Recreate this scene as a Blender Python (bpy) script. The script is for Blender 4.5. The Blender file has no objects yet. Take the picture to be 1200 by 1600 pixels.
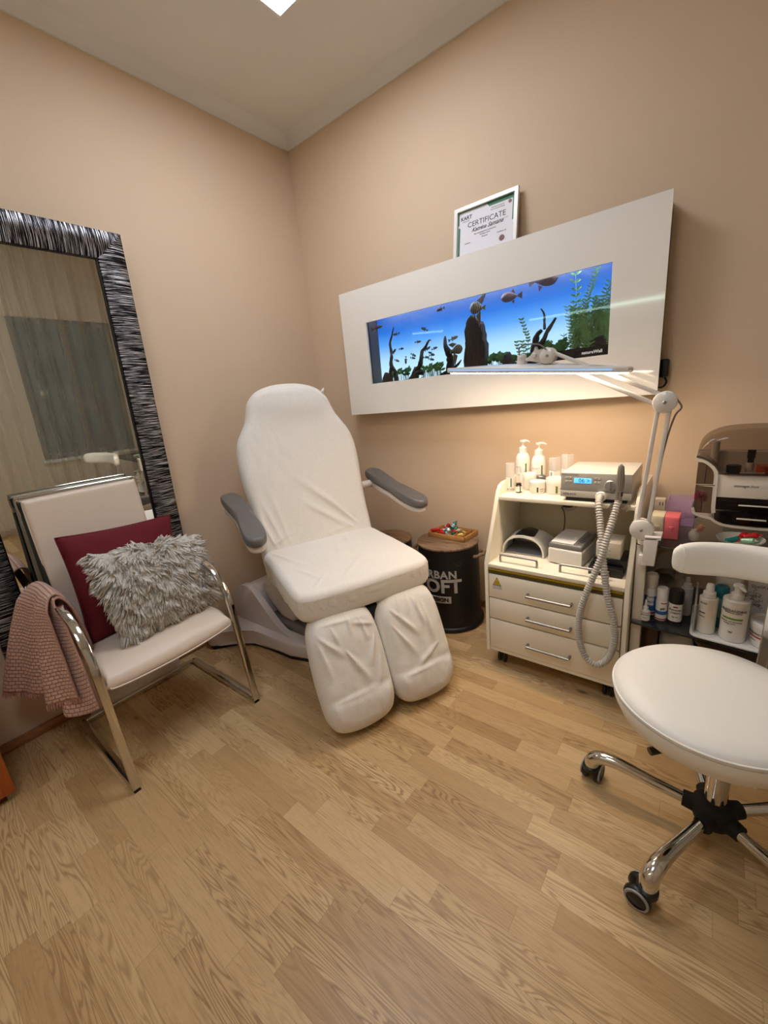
import bpy, bmesh, math, random
from mathutils import Vector, Matrix, noise
random.seed(7)
PI = math.pi
SC = bpy.context.scene
COL = SC.collection

# ------------------------------------------------------------------ camera, world, lights, exposure
def camera():
    cd = bpy.data.cameras.new('camera'); co = bpy.data.objects.new('camera', cd); COL.objects.link(co)
    R = ((-0.78615753, 0.61112945, 0.09207133), (-0.09399464, -0.26547459, 0.95952501), (0.6108366, 0.7456836, 0.26614774))
    # rows: camera right / down / forward expressed on (-X, Y, -Z) of the room
    right = Vector((-R[0][0], R[0][1], -R[0][2])); down = Vector((-R[1][0], R[1][1], -R[1][2])); fwd = Vector((-R[2][0], R[2][1], -R[2][2]))
    m = Matrix((right, -down, -fwd)).transposed().to_4x4()
    m.translation = Vector((2.324, -2.213, 1.35))
    co.matrix_world = m
    cd.sensor_fit = 'VERTICAL'; cd.sensor_height = 36.0; cd.lens = 640.8 / 1600.0 * 36.0
    cd.clip_start = 0.02; cd.clip_end = 60
    SC.camera = co
camera()
SC.view_settings.view_transform = 'Standard'
SC.view_settings.look = 'None'
SC.view_settings.gamma = 1.0
SC.view_settings.use_curve_mapping = False
SC.view_settings.exposure = 0.24
W = bpy.data.worlds.new('world'); SC.world = W; W.use_nodes = True
W.node_tree.nodes['Background'].inputs[0].default_value = (0.9, 0.78, 0.62, 1)
W.node_tree.nodes['Background'].inputs[1].default_value = 0.05

PANEL_W = 15.5      # emission strength of the ceiling panels
HEAD_W = 27.0        # emission strength of the magnifier lamp diffuser
PANEL2_W = 13.0     # the second panel, further back, is dimmer
TUBE_W = 9.0        # emission strength of the linear lamp on the wall opposite

# ------------------------------------------------------------------ colour + material helpers
def s2l(c):
    return tuple((x/12.92 if x <= 0.04045 else ((x+0.055)/1.055)**2.4) for x in c)
def rgb(r, g, b):
    return s2l((r/255., g/255., b/255.)) + (1.0,)
MATS = {}
def mat(name, col, rough=0.5, metal=0.0, spec=0.5, bump=0.0, bscale=200.0, coat=0.0, emit=None, estr=0.0, trans=0.0, alpha=1.0, var=0.0, vscale=6.0, sheen=0.0):
    if name in MATS: return MATS[name]
    m = bpy.data.materials.new(name); m.use_nodes = True
    nt = m.node_tree; b = nt.nodes['Principled BSDF']
    c = rgb(*col)
    b.inputs['Base Color'].default_value = c
    b.inputs['Roughness'].default_value = rough
    b.inputs['Metallic'].default_value = metal
    b.inputs['Specular IOR Level'].default_value = spec
    b.inputs['Coat Weight'].default_value = coat
    b.inputs['Coat Roughness'].default_value = 0.05
    b.inputs['Transmission Weight'].default_value = trans
    b.inputs['Alpha'].default_value = alpha
    b.inputs['Sheen Weight'].default_value = sheen
    if emit:
        b.inputs['Emission Color'].default_value = rgb(*emit); b.inputs['Emission Strength'].default_value = estr
    tc = nt.nodes.new('ShaderNodeTexCoord')
    if bump > 0:
        n = nt.nodes.new('ShaderNodeTexNoise'); n.inputs['Scale'].default_value = bscale; n.inputs['Detail'].default_value = 4
        nt.links.new(tc.outputs['Object'], n.inputs['Vector'])
        bp = nt.nodes.new('ShaderNodeBump'); bp.inputs['Strength'].default_value = bump; bp.inputs['Distance'].default_value = 0.002
        nt.links.new(n.outputs['Fac'], bp.inputs['Height']); nt.links.new(bp.outputs['Normal'], b.inputs['Normal'])
    if var > 0:
        n = nt.nodes.new('ShaderNodeTexNoise'); n.inputs['Scale'].default_value = vscale; n.inputs['Detail'].default_value = 3
        nt.links.new(tc.outputs['Object'], n.inputs['Vector'])
        mr = nt.nodes.new('ShaderNodeMapRange'); mr.inputs['To Min'].default_value = 1-var; mr.inputs['To Max'].default_value = 1+var
        nt.links.new(n.outputs['Fac'], mr.inputs['Value'])
        vm = nt.nodes.new('ShaderNodeVectorMath'); vm.operation = 'SCALE'; vm.inputs[0].default_value = c[:3]
        nt.links.new(mr.outputs['Result'], vm.inputs['Scale']); nt.links.new(vm.outputs[0], b.inputs['Base Color'])
    MATS[name] = m
    return m

def M_floor():
    m = bpy.data.materials.new('oak laminate strips'); m.use_nodes = True
    nt = m.node_tree; N = nt.nodes; L = nt.links; b = N['Principled BSDF']
    tc = N.new('ShaderNodeTexCoord'); sp = N.new('ShaderNodeSeparateXYZ'); L.new(tc.outputs['Object'], sp.inputs[0])
    def math_(op, a, bb=None, c=None):
        n = N.new('ShaderNodeMath'); n.operation = op
        for i, v in enumerate((a, bb, c)):
            if v is None: continue
            if isinstance(v, (int, float)): n.inputs[i].default_value = v
            else: L.new(v, n.inputs[i])
        return n.outputs[0]
    RW = 0.068
    yy = math_('DIVIDE', math_('ADD', sp.outputs['Y'], 1.449 + 10*RW*10), RW)
    row = math_('FLOOR', yy); fy = math_('FRACT', yy)
    wn = N.new('ShaderNodeTexWhiteNoise'); wn.noise_dimensions = '1D'; L.new(row, wn.inputs['W'])
    LEN = 0.46
    xx = math_('ADD', math_('DIVIDE', sp.outputs['X'], LEN), math_('MULTIPLY', wn.outputs['Value'], 7.0))
    xi = math_('FLOOR', xx); fx = math_('FRACT', xx)
    cid = N.new('ShaderNodeCombineXYZ'); L.new(row, cid.inputs[0]); L.new(xi, cid.inputs[1])
    w2 = N.new('ShaderNodeTexWhiteNoise'); w2.noise_dimensions = '2D'; L.new(cid.outputs[0], w2.inputs['Vector'])
    rs = N.new('ShaderNodeSeparateXYZ'); L.new(w2.outputs['Color'], rs.inputs[0])
    # grain coordinates: stretched along X, shifted per strip
    gx = math_('ADD', math_('MULTIPLY', sp.outputs['X'], 1.0), math_('MULTIPLY', rs.outputs['X'], 40.0))
    gy = math_('ADD', math_('MULTIPLY', sp.outputs['Y'], 1.0), math_('MULTIPLY', rs.outputs['Y'], 40.0))
    gv = N.new('ShaderNodeCombineXYZ'); L.new(gx, gv.inputs[0]); L.new(gy, gv.inputs[1]); L.new(math_('MULTIPLY', rs.outputs['Z'], 9.0), gv.inputs[2])
    mp = N.new('ShaderNodeMapping'); mp.inputs['Scale'].default_value = (2.2, 26.0, 1.0); L.new(gv.outputs[0], mp.inputs['Vector'])
    # cathedral rings
    n1 = N.new('ShaderNodeTexNoise'); n1.inputs['Scale'].default_value = 0.75; n1.inputs['Detail'].default_value = 2.0; n1.inputs['Distortion'].default_value = 0.4
    L.new(mp.outputs[0], n1.inputs['Vector'])
    ring = math_('SINE', math_('MULTIPLY', n1.outputs['Fac'], 125.0))
    ring = math_('POWER', math_('MULTIPLY_ADD', ring, 0.5, 0.5), 2.2)
    # fine pores
    mp2 = N.new('ShaderNodeMapping'); mp2.inputs['Scale'].default_value = (9.0, 240.0, 1.0); L.new(gv.outputs[0], mp2.inputs['Vector'])
    n2 = N.new('ShaderNodeTexNoise'); n2.inputs['Scale'].default_value = 1.0; n2.inputs['Detail'].default_value = 5.0; n2.inputs['Roughness'].default_value = 0.7
    L.new(mp2.outputs[0], n2.inputs['Vector'])
    # broad tone
    mp3 = N.new('ShaderNodeMapping'); mp3.inputs['Scale'].default_value = (1.6, 9.0, 1.0); L.new(gv.outputs[0], mp3.inputs['Vector'])
    n3 = N.new('ShaderNodeTexNoise'); n3.inputs['Scale'].default_value = 1.0; n3.inputs['Detail'].default_value = 3.0; L.new(mp3.outputs[0], n3.inputs['Vector'])
    # knots
    mp4 = N.new('ShaderNodeMapping'); mp4.inputs['Scale'].default_value = (5.0, 11.0, 1.0); L.new(gv.outputs[0], mp4.inputs['Vector'])
    vo = N.new('ShaderNodeTexVoronoi'); vo.inputs['Scale'].default_value = 1.0; L.new(mp4.outputs[0], vo.inputs['Vector'])
    vs = N.new('ShaderNodeSeparateXYZ'); L.new(vo.outputs['Color'], vs.inputs[0])
    kn = N.new('ShaderNodeMapRange'); kn.inputs['From Min'].default_value = 0.03; kn.inputs['From Max'].default_value = 0.16; kn.inputs['To Min'].default_value = 1; kn.inputs['To Max'].default_value = 0
    L.new(vo.outputs['Distance'], kn.inputs['Value'])
    knot = math_('MULTIPLY', kn.outputs[0], math_('GREATER_THAN', vs.outputs['X'], 0.80))
    base = N.new('ShaderNodeValToRGB'); e = base.color_ramp.elements
    e[0].position = 0.0; e[0].color = rgb(166, 130, 84); e[1].position = 1.0; e[1].color = rgb(220, 190, 142)
    x = e.new(0.5); x.color = rgb(196, 163, 115)
    tone = math_('ADD', math_('MULTIPLY', rs.outputs['X'], 0.62), math_('MULTIPLY', n3.outputs['Fac'], 0.42))
    L.new(tone, base.inputs[0])
    def mix(fac, a, colr):
        n = N.new('ShaderNodeMix'); n.data_type = 'RGBA'; n.blend_type = 'MIX'
        L.new(fac, n.inputs[0]); L.new(a, n.inputs[6]); n.inputs[7].default_value = colr
        return n.outputs[2]
    c = mix(math_('MULTIPLY', ring, math_('MULTIPLY_ADD', rs.outputs['Y'], 0.66, 0.06)), base.outputs[0], rgb(132, 94, 52))
    pores = N.new('ShaderNodeMapRange'); pores.inputs['From Min'].default_value = 0.52; pores.inputs['From Max'].default_value = 0.72; pores.inputs['To Max'].default_value = 0.5
    L.new(n2.outputs['Fac'], pores.inputs['Value'])
    c = mix(pores.outputs[0], c, rgb(126, 92, 58))
    c = mix(math_('MULTIPLY', knot, 0.8), c, rgb(66, 42, 26))
    ey = math_('MINIMUM', fy, math_('SUBTRACT', 1.0, fy)); ex = math_('MINIMUM', fx, math_('SUBTRACT', 1.0, fx))
    seam = math_('MAXIMUM', math_('LESS_THAN', math_('MULTIPLY', ey, RW), 0.0007), math_('LESS_THAN', math_('MULTIPLY', ex, LEN), 0.0007))
    c = mix(math_('MULTIPLY', seam, 0.35), c, rgb(92, 66, 40))
    L.new(c, b.inputs['Base Color'])
    b.inputs['Roughness'].default_value = 0.36
    rr = math_('MULTIPLY_ADD', n2.outputs['Fac'], 0.22, 0.27); L.new(rr, b.inputs['Roughness'])
    b.inputs['Specular IOR Level'].default_value = 0.45
    bp = N.new('ShaderNodeBump'); bp.inputs['Strength'].default_value = 0.25; bp.inputs['Distance'].default_value = 0.0008
    L.new(math_('SUBTRACT', math_('MULTIPLY', n2.outputs['Fac'], 0.6), seam), bp.inputs['Height']); L.new(bp.outputs[0], b.inputs['Normal'])
    return m

def M_wood(name, c0, c1, scale=(3, 30, 30), rough=0.5, dark=None):
    m = bpy.data.materials.new(name); m.use_nodes = True
    nt = m.node_tree; N = nt.nodes; L = nt.links; b = N['Principled BSDF']
    tc = N.new('ShaderNodeTexCoord'); mp = N.new('ShaderNodeMapping'); mp.inputs['Scale'].default_value = scale
    L.new(tc.outputs['Object'], mp.inputs['Vector'])
    n = N.new('ShaderNodeTexNoise'); n.inputs['Scale'].default_value = 1.0; n.inputs['Detail'].default_value = 6; n.inputs['Roughness'].default_value = 0.65; n.inputs['Distortion'].default_value = 0.6
    L.new(mp.outputs[0], n.inputs['Vector'])
    r = N.new('ShaderNodeValToRGB'); r.color_ramp.elements[0].position = 0.32; r.color_ramp.elements[0].color = rgb(*c0)
    r.color_ramp.elements[1].position = 0.66; r.color_ramp.elements[1].color = rgb(*c1)
    L.new(n.outputs['Fac'], r.inputs[0]); L.new(r.outputs[0], b.inputs['Base Color'])
    b.inputs['Roughness'].default_value = rough
    bp = N.new('ShaderNodeBump'); bp.inputs['Strength'].default_value = 0.2; bp.inputs['Distance'].default_value = 0.001
    L.new(n.outputs['Fac'], bp.inputs['Height']); L.new(bp.outputs[0], b.inputs['Normal'])
    return m

def M_wall(name, col, rough=0.85):
    m = bpy.data.materials.new(name); m.use_nodes = True
    nt = m.node_tree; N = nt.nodes; L = nt.links; b = N['Principled BSDF']
    b.inputs['Roughness'].default_value = rough; b.inputs['Specular IOR Level'].default_value = 0.25
    tc = N.new('ShaderNodeTexCoord')
    n = N.new('ShaderNodeTexNoise'); n.inputs['Scale'].default_value = 3.0; n.inputs['Detail'].default_value = 5; L.new(tc.outputs['Object'], n.inputs['Vector'])
    mr = N.new('ShaderNodeMapRange'); mr.inputs['To Min'].default_value = 0.97; mr.inputs['To Max'].default_value = 1.03; L.new(n.outputs['Fac'], mr.inputs['Value'])
    vm = N.new('ShaderNodeVectorMath'); vm.operation = 'SCALE'; vm.inputs[0].default_value = rgb(*col)[:3]; L.new(mr.outputs[0], vm.inputs['Scale']); L.new(vm.outputs[0], b.inputs['Base Color'])
    n2 = N.new('ShaderNodeTexNoise'); n2.inputs['Scale'].default_value = 220; n2.inputs['Detail'].default_value = 4; L.new(tc.outputs['Object'], n2.inputs['Vector'])
    n3 = N.new('ShaderNodeTexNoise'); n3.inputs['Scale'].default_value = 9; n3.inputs['Detail'].default_value = 3; L.new(tc.outputs['Object'], n3.inputs['Vector'])
    ad = N.new('ShaderNodeMath'); ad.operation = 'MULTIPLY_ADD'; ad.inputs[1].default_value = 0.25; L.new(n2.outputs['Fac'], ad.inputs[0]); L.new(n3.outputs['Fac'], ad.inputs[2])
    bp = N.new('ShaderNodeBump'); bp.inputs['Strength'].default_value = 0.35; bp.inputs['Distance'].default_value = 0.004
    L.new(ad.outputs[0], bp.inputs['Height']); L.new(bp.outputs[0], b.inputs['Normal'])
    return m

def M_weave(name, c0, c1, sx, sy, bump=0.6, rough=0.9, dist=0.003):
    """cloth with a small woven check, in object space"""
    m = bpy.data.materials.new(name); m.use_nodes = True
    nt = m.node_tree; N = nt.nodes; L = nt.links; b = N['Principled BSDF']
    b.inputs['Roughness'].default_value = rough; b.inputs['Specular IOR Level'].default_value = 0.15
    b.inputs['Sheen Weight'].default_value = 0.15
    tc = N.new('ShaderNodeTexCoord')
    n = N.new('ShaderNodeTexNoise'); n.inputs['Scale'].default_value = sx; n.inputs['Detail'].default_value = 4; n.inputs['Roughness'].default_value = 0.7
    L.new(tc.outputs['Object'], n.inputs['Vector'])
    r = N.new('ShaderNodeValToRGB'); r.color_ramp.elements[0].position = 0.35; r.color_ramp.elements[0].color = rgb(*c0)
    r.color_ramp.elements[1].position = 0.65; r.color_ramp.elements[1].color = rgb(*c1)
    L.new(n.outputs['Fac'], r.inputs[0]); L.new(r.outputs[0], b.inputs['Base Color'])
    bp = N.new('ShaderNodeBump'); bp.inputs['Strength'].default_value = bump; bp.inputs['Distance'].default_value = dist
    n2 = N.new('ShaderNodeTexNoise'); n2.inputs['Scale'].default_value = sy; n2.inputs['Detail'].default_value = 3; L.new(tc.outputs['Object'], n2.inputs['Vector'])
    L.new(n2.outputs['Fac'], bp.inputs['Height']); L.new(bp.outputs[0], b.inputs['Normal'])
    return m

# ------------------------------------------------------------------ object helpers
XF = {}
def thing(name, label, cat, loc=(0, 0, 0), rotz=0.0, group=None):
    o = bpy.data.objects.new(name, None); COL.objects.link(o); o.empty_display_size = 0.05
    o.location = loc; o.rotation_euler = (0, 0, rotz)
    o['label'] = label; o['category'] = cat
    if group: o['group'] = group
    XF[o.name] = Matrix.Translation(Vector(loc)) @ Matrix.Rotation(rotz, 4, 'Z')
    return o
def obj(name, bm, m, parent=None, smooth=True, world=False, label=None, ang=40, loc=None):
    """links the bmesh as one mesh object; world=True: the geometry was given in room coordinates"""
    if world and parent is not None:
        bm.transform(XF[parent.name].inverted())
    if loc is not None:
        bm.transform(Matrix.Translation(-Vector(loc)))
    bmesh.ops.recalc_face_normals(bm, faces=bm.faces[:]) if bm.faces else None
    me = bpy.data.meshes.new(name); bm.to_mesh(me); bm.free()
    o = bpy.data.objects.new(name, me); COL.objects.link(o)
    if loc is not None: o.location = loc
    for mm in (m if isinstance(m, (list, tuple)) else [m]): me.materials.append(mm)
    if smooth:
        me.shade_smooth()
        try: me.set_sharp_from_angle(angle=math.radians(ang))
        except Exception: pass
    if parent is not None:
        o.parent = parent
        XF[o.name] = XF[parent.name]
    else:
        XF[o.name] = Matrix.Translation(Vector(loc or (0, 0, 0)))
    if label: o['label'] = label
    return o
def tag(o, label, cat, group=None):
    o['label'] = label; o['category'] = cat
    if group: o['group'] = group
    return o
def struct(name, bm, m, **k):
    o = obj(name, bm, m, **k); o['kind'] = 'structure'; return o
def nb(): return bmesh.new()
def box(bm, x0, x1, y0, y1, z0, z1, bev=0.0, seg=2, mi=0):
    t = bmesh.new(); bmesh.ops.create_cube(t, size=1.0)
    t.transform(Matrix.Translation(((x0+x1)/2, (y0+y1)/2, (z0+z1)/2)) @ Matrix.Diagonal((abs(x1-x0), abs(y1-y0), abs(z1-z0), 1)))
    if bev > 0: bmesh.ops.bevel(t, geom=t.edges[:], offset=bev, segments=seg, affect='EDGES', profile=0.5)
    return merge(bm, t, None, mi)
def merge(bm, t, mx=None, mi=0):
    if mx is not None: t.transform(mx)
    vm = [bm.verts.new(v.co) for v in t.verts]
    t.verts.index_update()
    for f in t.faces:
        try:
            nf = bm.faces.new([vm[v.index] for v in f.verts]); nf.material_index = mi
        except ValueError: pass
    t.free(); return bm
def lathe(bm, prof, seg=32, c=(0, 0, 0), mx=None, a0=0.0, a1=2*PI, mi=0):
    """prof: (radius, z) from bottom to top, round the local z axis"""
    t = bmesh.new(); full = abs(a1-a0-2*PI) < 1e-6; n = seg if full else seg+1
    rings = []
    for r, z in prof:
        if r < 1e-6 and full: rings.append([t.verts.new((0, 0, z))])
        else: rings.append([t.verts.new((r*math.cos(a0+(a1-a0)*i/seg), r*math.sin(a0+(a1-a0)*i/seg), z)) for i in range(n)])
    for A, B in zip(rings, rings[1:]):
        for i in range(seg):
            j = (i+1) % n if full else i+1
            q = [A[i % len(A)], A[j % len(A)], B[j % len(B)], B[i % len(B)]]
            u = []
            for v in q:
                if v not in u: u.append(v)
            if len(u) > 2:
                try: t.faces.new(u)
                except ValueError: pass
    M = Matrix.Translation(c) @ (mx if mx is not None else Matrix())
    return merge(bm, t, M, mi)
def cyl(bm, p0, p1, r, r1=None, seg=20, mi=0, cap=True):
    p0 = Vector(p0); p1 = Vector(p1); d = p1-p0; h = d.length
    q = d.to_track_quat('Z', 'Y').to_matrix().to_4x4()
    r1 = r if r1 is None else r1
    prof = ([(0, 0)] if cap else []) + [(r, 0), (r1, h)] + ([(0, h)] if cap else [])
    return lathe(bm, prof, seg, p0, q, mi=mi)
def disc(bm, c, axis, r, h, bev=0.003, seg=32, mi=0):
    q = Vector(axis).to_track_quat('Z', 'Y').to_matrix().to_4x4()
    return lathe(bm, [(0, -h/2), (r-bev, -h/2), (r, -h/2+bev), (r, h/2-bev), (r-bev, h/2), (0, h/2)], seg, c, q, mi=mi)
def ball(bm, c, r, sx=1, sy=1, sz=1, seg=20, mi=0, mx=None):
    t = bmesh.new(); bmesh.ops.create_uvsphere(t, u_segments=seg, v_segments=max(6, seg//2), radius=r)
    M = Matrix.Translation(c) @ (mx if mx is not None else Matrix()) @ Matrix.Diagonal((sx, sy, sz, 1))
    return merge(bm, t, M, mi)
def smooth_path(pts, n=8, closed=False):
    P = [Vector(p) for p in pts]; out = []
    m = len(P); rng = range(m) if closed else range(m-1)
    for i in rng:
        a = P[(i-1) % m] if (closed or i > 0) else P[0]*2-P[1]
        b = P[i]; c = P[(i+1) % m]
        d = P[(i+2) % m] if (closed or i+2 < m) else P[-1]*2-P[-2]
        for k in range(n):
            t = k/n
            out.append(0.5*((2*b)+(c-a)*t+(2*a-5*b+4*c-d)*t*t+(3*b-a-3*c+d)*t**3))
    if not closed: out.append(P[-1])
    return out
def tube(bm, pts, r, seg=12, radii=None, cap=True, mi=0, prof=None, side=None, closed=False):
    """sweep a circle (or prof, list of (a,b)) along pts; side = fixed side axis for flat bars"""
    P = [Vector(p) for p in pts]; n = len(P); rings = []
    up = None
    for i, p in enumerate(P):
        if closed: t = (P[(i+1) % n]-P[i-1]).normalized()
        else: t = (P[min(i+1, n-1)]-P[max(i-1, 0)]).normalized()
        if side is not None:
            s = Vector(side); s = (s-t*s.dot(t)).normalized(); nn = t.cross(s)
        else:
            if up is None:
                up = Vector((0, 0, 1)) if abs(t.z) < 0.9 else Vector((1, 0, 0))
            s = (up-t*up.dot(t)).normalized(); up = s; nn = t.cross(s)
        rr = radii[i] if radii else r
        if prof: ring = [bm.verts.new(p+s*a+nn*b) for a, b in prof]
        else: ring = [bm.verts.new(p+(s*math.cos(2*PI*k/seg)+nn*math.sin(2*PI*k/seg))*rr) for k in range(seg)]
        rings.append(ring)
    m = len(rings[0])
    prs = list(zip(rings, rings[1:])) + ([(rings[-1], rings[0])] if closed else [])
    for A, B in prs:
        for k in range(m):
            f = bm.faces.new([A[k], A[(k+1) % m], B[(k+1) % m], B[k]]); f.material_index = mi
    if cap and not closed:
        for R in (rings[0], rings[-1]):
            try: f = bm.faces.new(R); f.material_index = mi
            except ValueError: pass
    return bm
def rrect(w, h, r, n=4):
    out = []
    for cx, cy, a in ((w/2-r, h/2-r, 0), (-w/2+r, h/2-r, PI/2), (-w/2+r, -h/2+r, PI), (w/2-r, -h/2+r, 1.5*PI)):
        for k in range(n+1): out.append((cx+r*math.cos(a+PI/2*k/n), cy+r*math.sin(a+PI/2*k/n)))
    return out
def prism(bm, poly, h0, h1, f=lambda a, b, h: (a, b, h), bev=0.0, mi=0):
    """extrude a polygon (a,b) between h0 and h1; f maps (a,b,h) to room space"""
    t = bmesh.new()
    A = [t.verts.new((p[0], p[1], h0)) for p in poly]; B = [t.verts.new((p[0], p[1], h1)) for p in poly]
    fa = t.faces.new(A); fb = t.faces.new(B); m = len(poly)
    for k in range(m): t.faces.new([A[k], A[(k+1) % m], B[(k+1) % m], B[k]])
    if bev > 0:
        ed = [e for e in t.edges if (len(e.link_faces) == 2 and (fa in e.link_faces or fb in e.link_faces))]
        bmesh.ops.bevel(t, geom=ed, offset=bev, segments=2, affect='EDGES', profile=0.5)
    for v in t.verts: v.co = Vector(f(*v.co))
    bmesh.ops.triangulate(t, faces=[q for q in t.faces if len(q.verts) > 4])
    return merge(bm, t, None, mi)
def grid(bm, nu, nv, f, mi=0, closed_u=False):
    V = [[bm.verts.new(f(i/nu, j/nv)) for j in range(nv+1)] for i in range(nu if closed_u else nu+1)]
    n = len(V)
    for i in range(nu):
        for j in range(nv):
            fa = bm.faces.new([V[i][j], V[(i+1) % n][j], V[(i+1) % n][j+1], V[i][j+1]]); fa.material_index = mi
    return bm
def slab(bm, outline, t, er, f, n=260, rings=44, crown=0.0, disp=None, center=None, mi=0, backflat=True):
    """soft pad: closed outline (u,v), thickness t, edge radius er, disp(u,v)->height added on the front"""
    pts = smooth_path([(p[0], p[1], 0) for p in outline], 12, closed=True)
    # resample by length
    L = [0]
    for i in range(len(pts)): L.append(L[-1]+(pts[(i+1) % len(pts)]-pts[i]).length)
    rs = []; k = 0
    for i in range(n):
        d = L[-1]*i/n
        while L[k+1] < d: k += 1
        q = (d-L[k])/max(1e-9, L[k+1]-L[k]); rs.append(pts[k % len(pts)].lerp(pts[(k+1) % len(pts)], q))
    c = Vector((center[0], center[1], 0)) if center else sum(rs, Vector())/n
    def h(d):
        if d >= er: return t/2
        return t/2-er+math.sqrt(max(0, er*er-(er-d)**2))
    hx = max(abs(p.x-c.x) for p in rs); hy = max(abs(p.y-c.y) for p in rs)
    def row(s, sg):
        out = []
        for p in rs:
            q = c+(p-c)*s; d = (1-s)*(p-c).length
            w = h(d)+(crown*max(0, 1-((q.x-c.x)/hx)**2)*max(0, 1-((q.y-c.y)/hy)**2) if sg > 0 else 0)
            if disp and sg > 0: w += disp(q.x, q.y)*min(1, d/er*1.0+0.15)
            out.append(bm.verts.new(f(q.x, q.y, w*sg)))
        return out
    R = []
    for j in range(rings): R.append(row(1-(1-j/rings)**1.7 if j else 0.015, 1))
    R = [r for r in R]
    R.append(row(1.0, 1)); 
    for j in range(0, 14):
        R.append(row(1-(j/14)**1.7, -1))
    for A, B in zip(R, R[1:]):
        for i in range(n):
            fa = bm.faces.new([A[i], A[(i+1) % n], B[(i+1) % n], B[i]]); fa.material_index = mi
    for r in (R[0], R[-1]): 
        cc = sum((v.co for v in r), Vector())/n; cv = bm.verts.new(cc)
        for i in range(n): bm.faces.new([r[i], r[(i+1) % n], cv])
    return bm
def pad(bm, w, h, t, er, f, nu=40, nv=50, crown=0.0):
    """rectangular soft pad on a regular grid, (0,0) to (w,h)"""
    def ease(k, n, L):   # denser rows near the edges
        q = k/n; return L*(0.5-0.5*math.cos(PI*q))
    def hh(d): return t/2 if d >= er else t/2-er+math.sqrt(max(0, er*er-(er-d)**2))
    F = {}
    for s in (1, -1):
        for i in range(nu+1):
            for j in range(nv+1):
                u, v = ease(i, nu, w), ease(j, nv, h); d = min(u, w-u, v, h-v)
                edge = i in (0, nu) or j in (0, nv)
                z = hh(d)+crown*math.sin(PI*u/w)*math.sin(PI*v/h)
                F[s, i, j] = bm.verts.new(f(u, v, z*s))
    for s in (1, -1):
        for i in range(nu):
            for j in range(nv): bm.faces.new([F[s, i, j], F[s, i+1, j], F[s, i+1, j+1], F[s, i, j+1]])
    ring = [(i, 0) for i in range(nu)]+[(nu, j) for j in range(nv)]+[(i, nv) for i in range(nu, 0, -1)]+[(0, j) for j in range(nv, 0, -1)]
    for a, b_ in zip(ring, ring[1:]+ring[:1]): bm.faces.new([F[(1,)+a], F[(1,)+b_], F[(-1,)+b_], F[(-1,)+a]])
    return bm
def ridges(lst):
    """sum of soft folds: each (u0,v0,u1,v1,width,amp)"""
    def g(u, v):
        s = 0.0
        for u0, v0, u1, v1, w, a in lst:
            dx, dy = u1-u0, v1-v0; L2 = dx*dx+dy*dy
            t = ((u-u0)*dx+(v-v0)*dy)/L2; tt = min(1, max(0, t))
            px, py = u0+dx*tt, v0+dy*tt
            d = math.hypot(u-px, v-py)
            L = math.sqrt(L2); sd = ((u-u0)*dy-(v-v0)*dx)/L
            wob = w*(0.55+0.9*tt)
            fade = math.sin(PI*min(1, max(0.0, 0.12+0.88*tt))) if a > 0 else math.sin(PI*min(1, max(0.0, 0.12+0.88*tt)))
            s += a*fade*math.exp(-(d/wob)**2)*(1.0+0.8*math.tanh(sd/wob))
        return s
    return g
def text_mesh(s, size, fn, name_bm, extr=0.0004, bold=0.0, ax='CENTER', mi=0, shear=0.0, space=1.0):
    """text laid out flat in (a,b), each vertex mapped by fn(a,b,h)"""
    cu = bpy.data.curves.new('t', 'FONT'); cu.body = s; cu.size = size; cu.extrude = extr; cu.offset = bold
    cu.align_x = ax; cu.align_y = 'CENTER'; cu.resolution_u = 3; cu.shear = shear; cu.space_character = space
    o = bpy.data.objects.new('t', cu); COL.objects.link(o)
    bpy.context.view_layer.update()
    me = bpy.data.meshes.new_from_object(o.evaluated_get(bpy.context.evaluated_depsgraph_get()))
    t = bmesh.new(); t.from_mesh(me)
    bpy.data.objects.remove(o); bpy.data.curves.remove(cu); bpy.data.meshes.remove(me)
    for v in t.verts: v.co = Vector(fn(*v.co))
    return merge(name_bm, t, None, mi)

# ------------------------------------------------------------------ materials
wallm = M_wall('peach wall paint', (219, 194, 164))
ceilm = M_wall('white ceiling paint', (236, 234, 230))
floorm = M_floor()
basem = M_wood('oak skirting', (132, 84, 46), (176, 122, 72), (40, 3, 40), 0.4)
chrome = mat('polished chrome', (214, 212, 208), rough=0.10, metal=1.0, bump=0.02, bscale=900)
steel = mat('brushed steel', (160, 156, 150), rough=0.36, metal=1.0, bump=0.03, bscale=900)
lacq = mat('glossy cream lacquer', (243, 238, 228), rough=0.06, coat=0.6, var=0.01)
greyside = mat('grey tank side', (120, 114, 104), rough=0.5, bump=0.05)
blackp = mat('black plastic', (16, 16, 17), rough=0.35, bump=0.03)
darkgrey = mat('dark grey plastic', (52, 50, 49), rough=0.4, bump=0.03)
whitep = mat('white plastic', (232, 228, 220), rough=0.3, bump=0.02)
clampw = mat('lamp enamel', (222, 216, 208), rough=0.25, coat=0.2, bump=0.02)
cream = mat('cream melamine', (240, 232, 212), rough=0.35, bump=0.04, bscale=600)
creamedge = mat('cream edge band', (238, 230, 206), rough=0.4, bump=0.02)
black = mat('matt black', (8, 8, 8), rough=0.7, bump=0.03)

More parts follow.
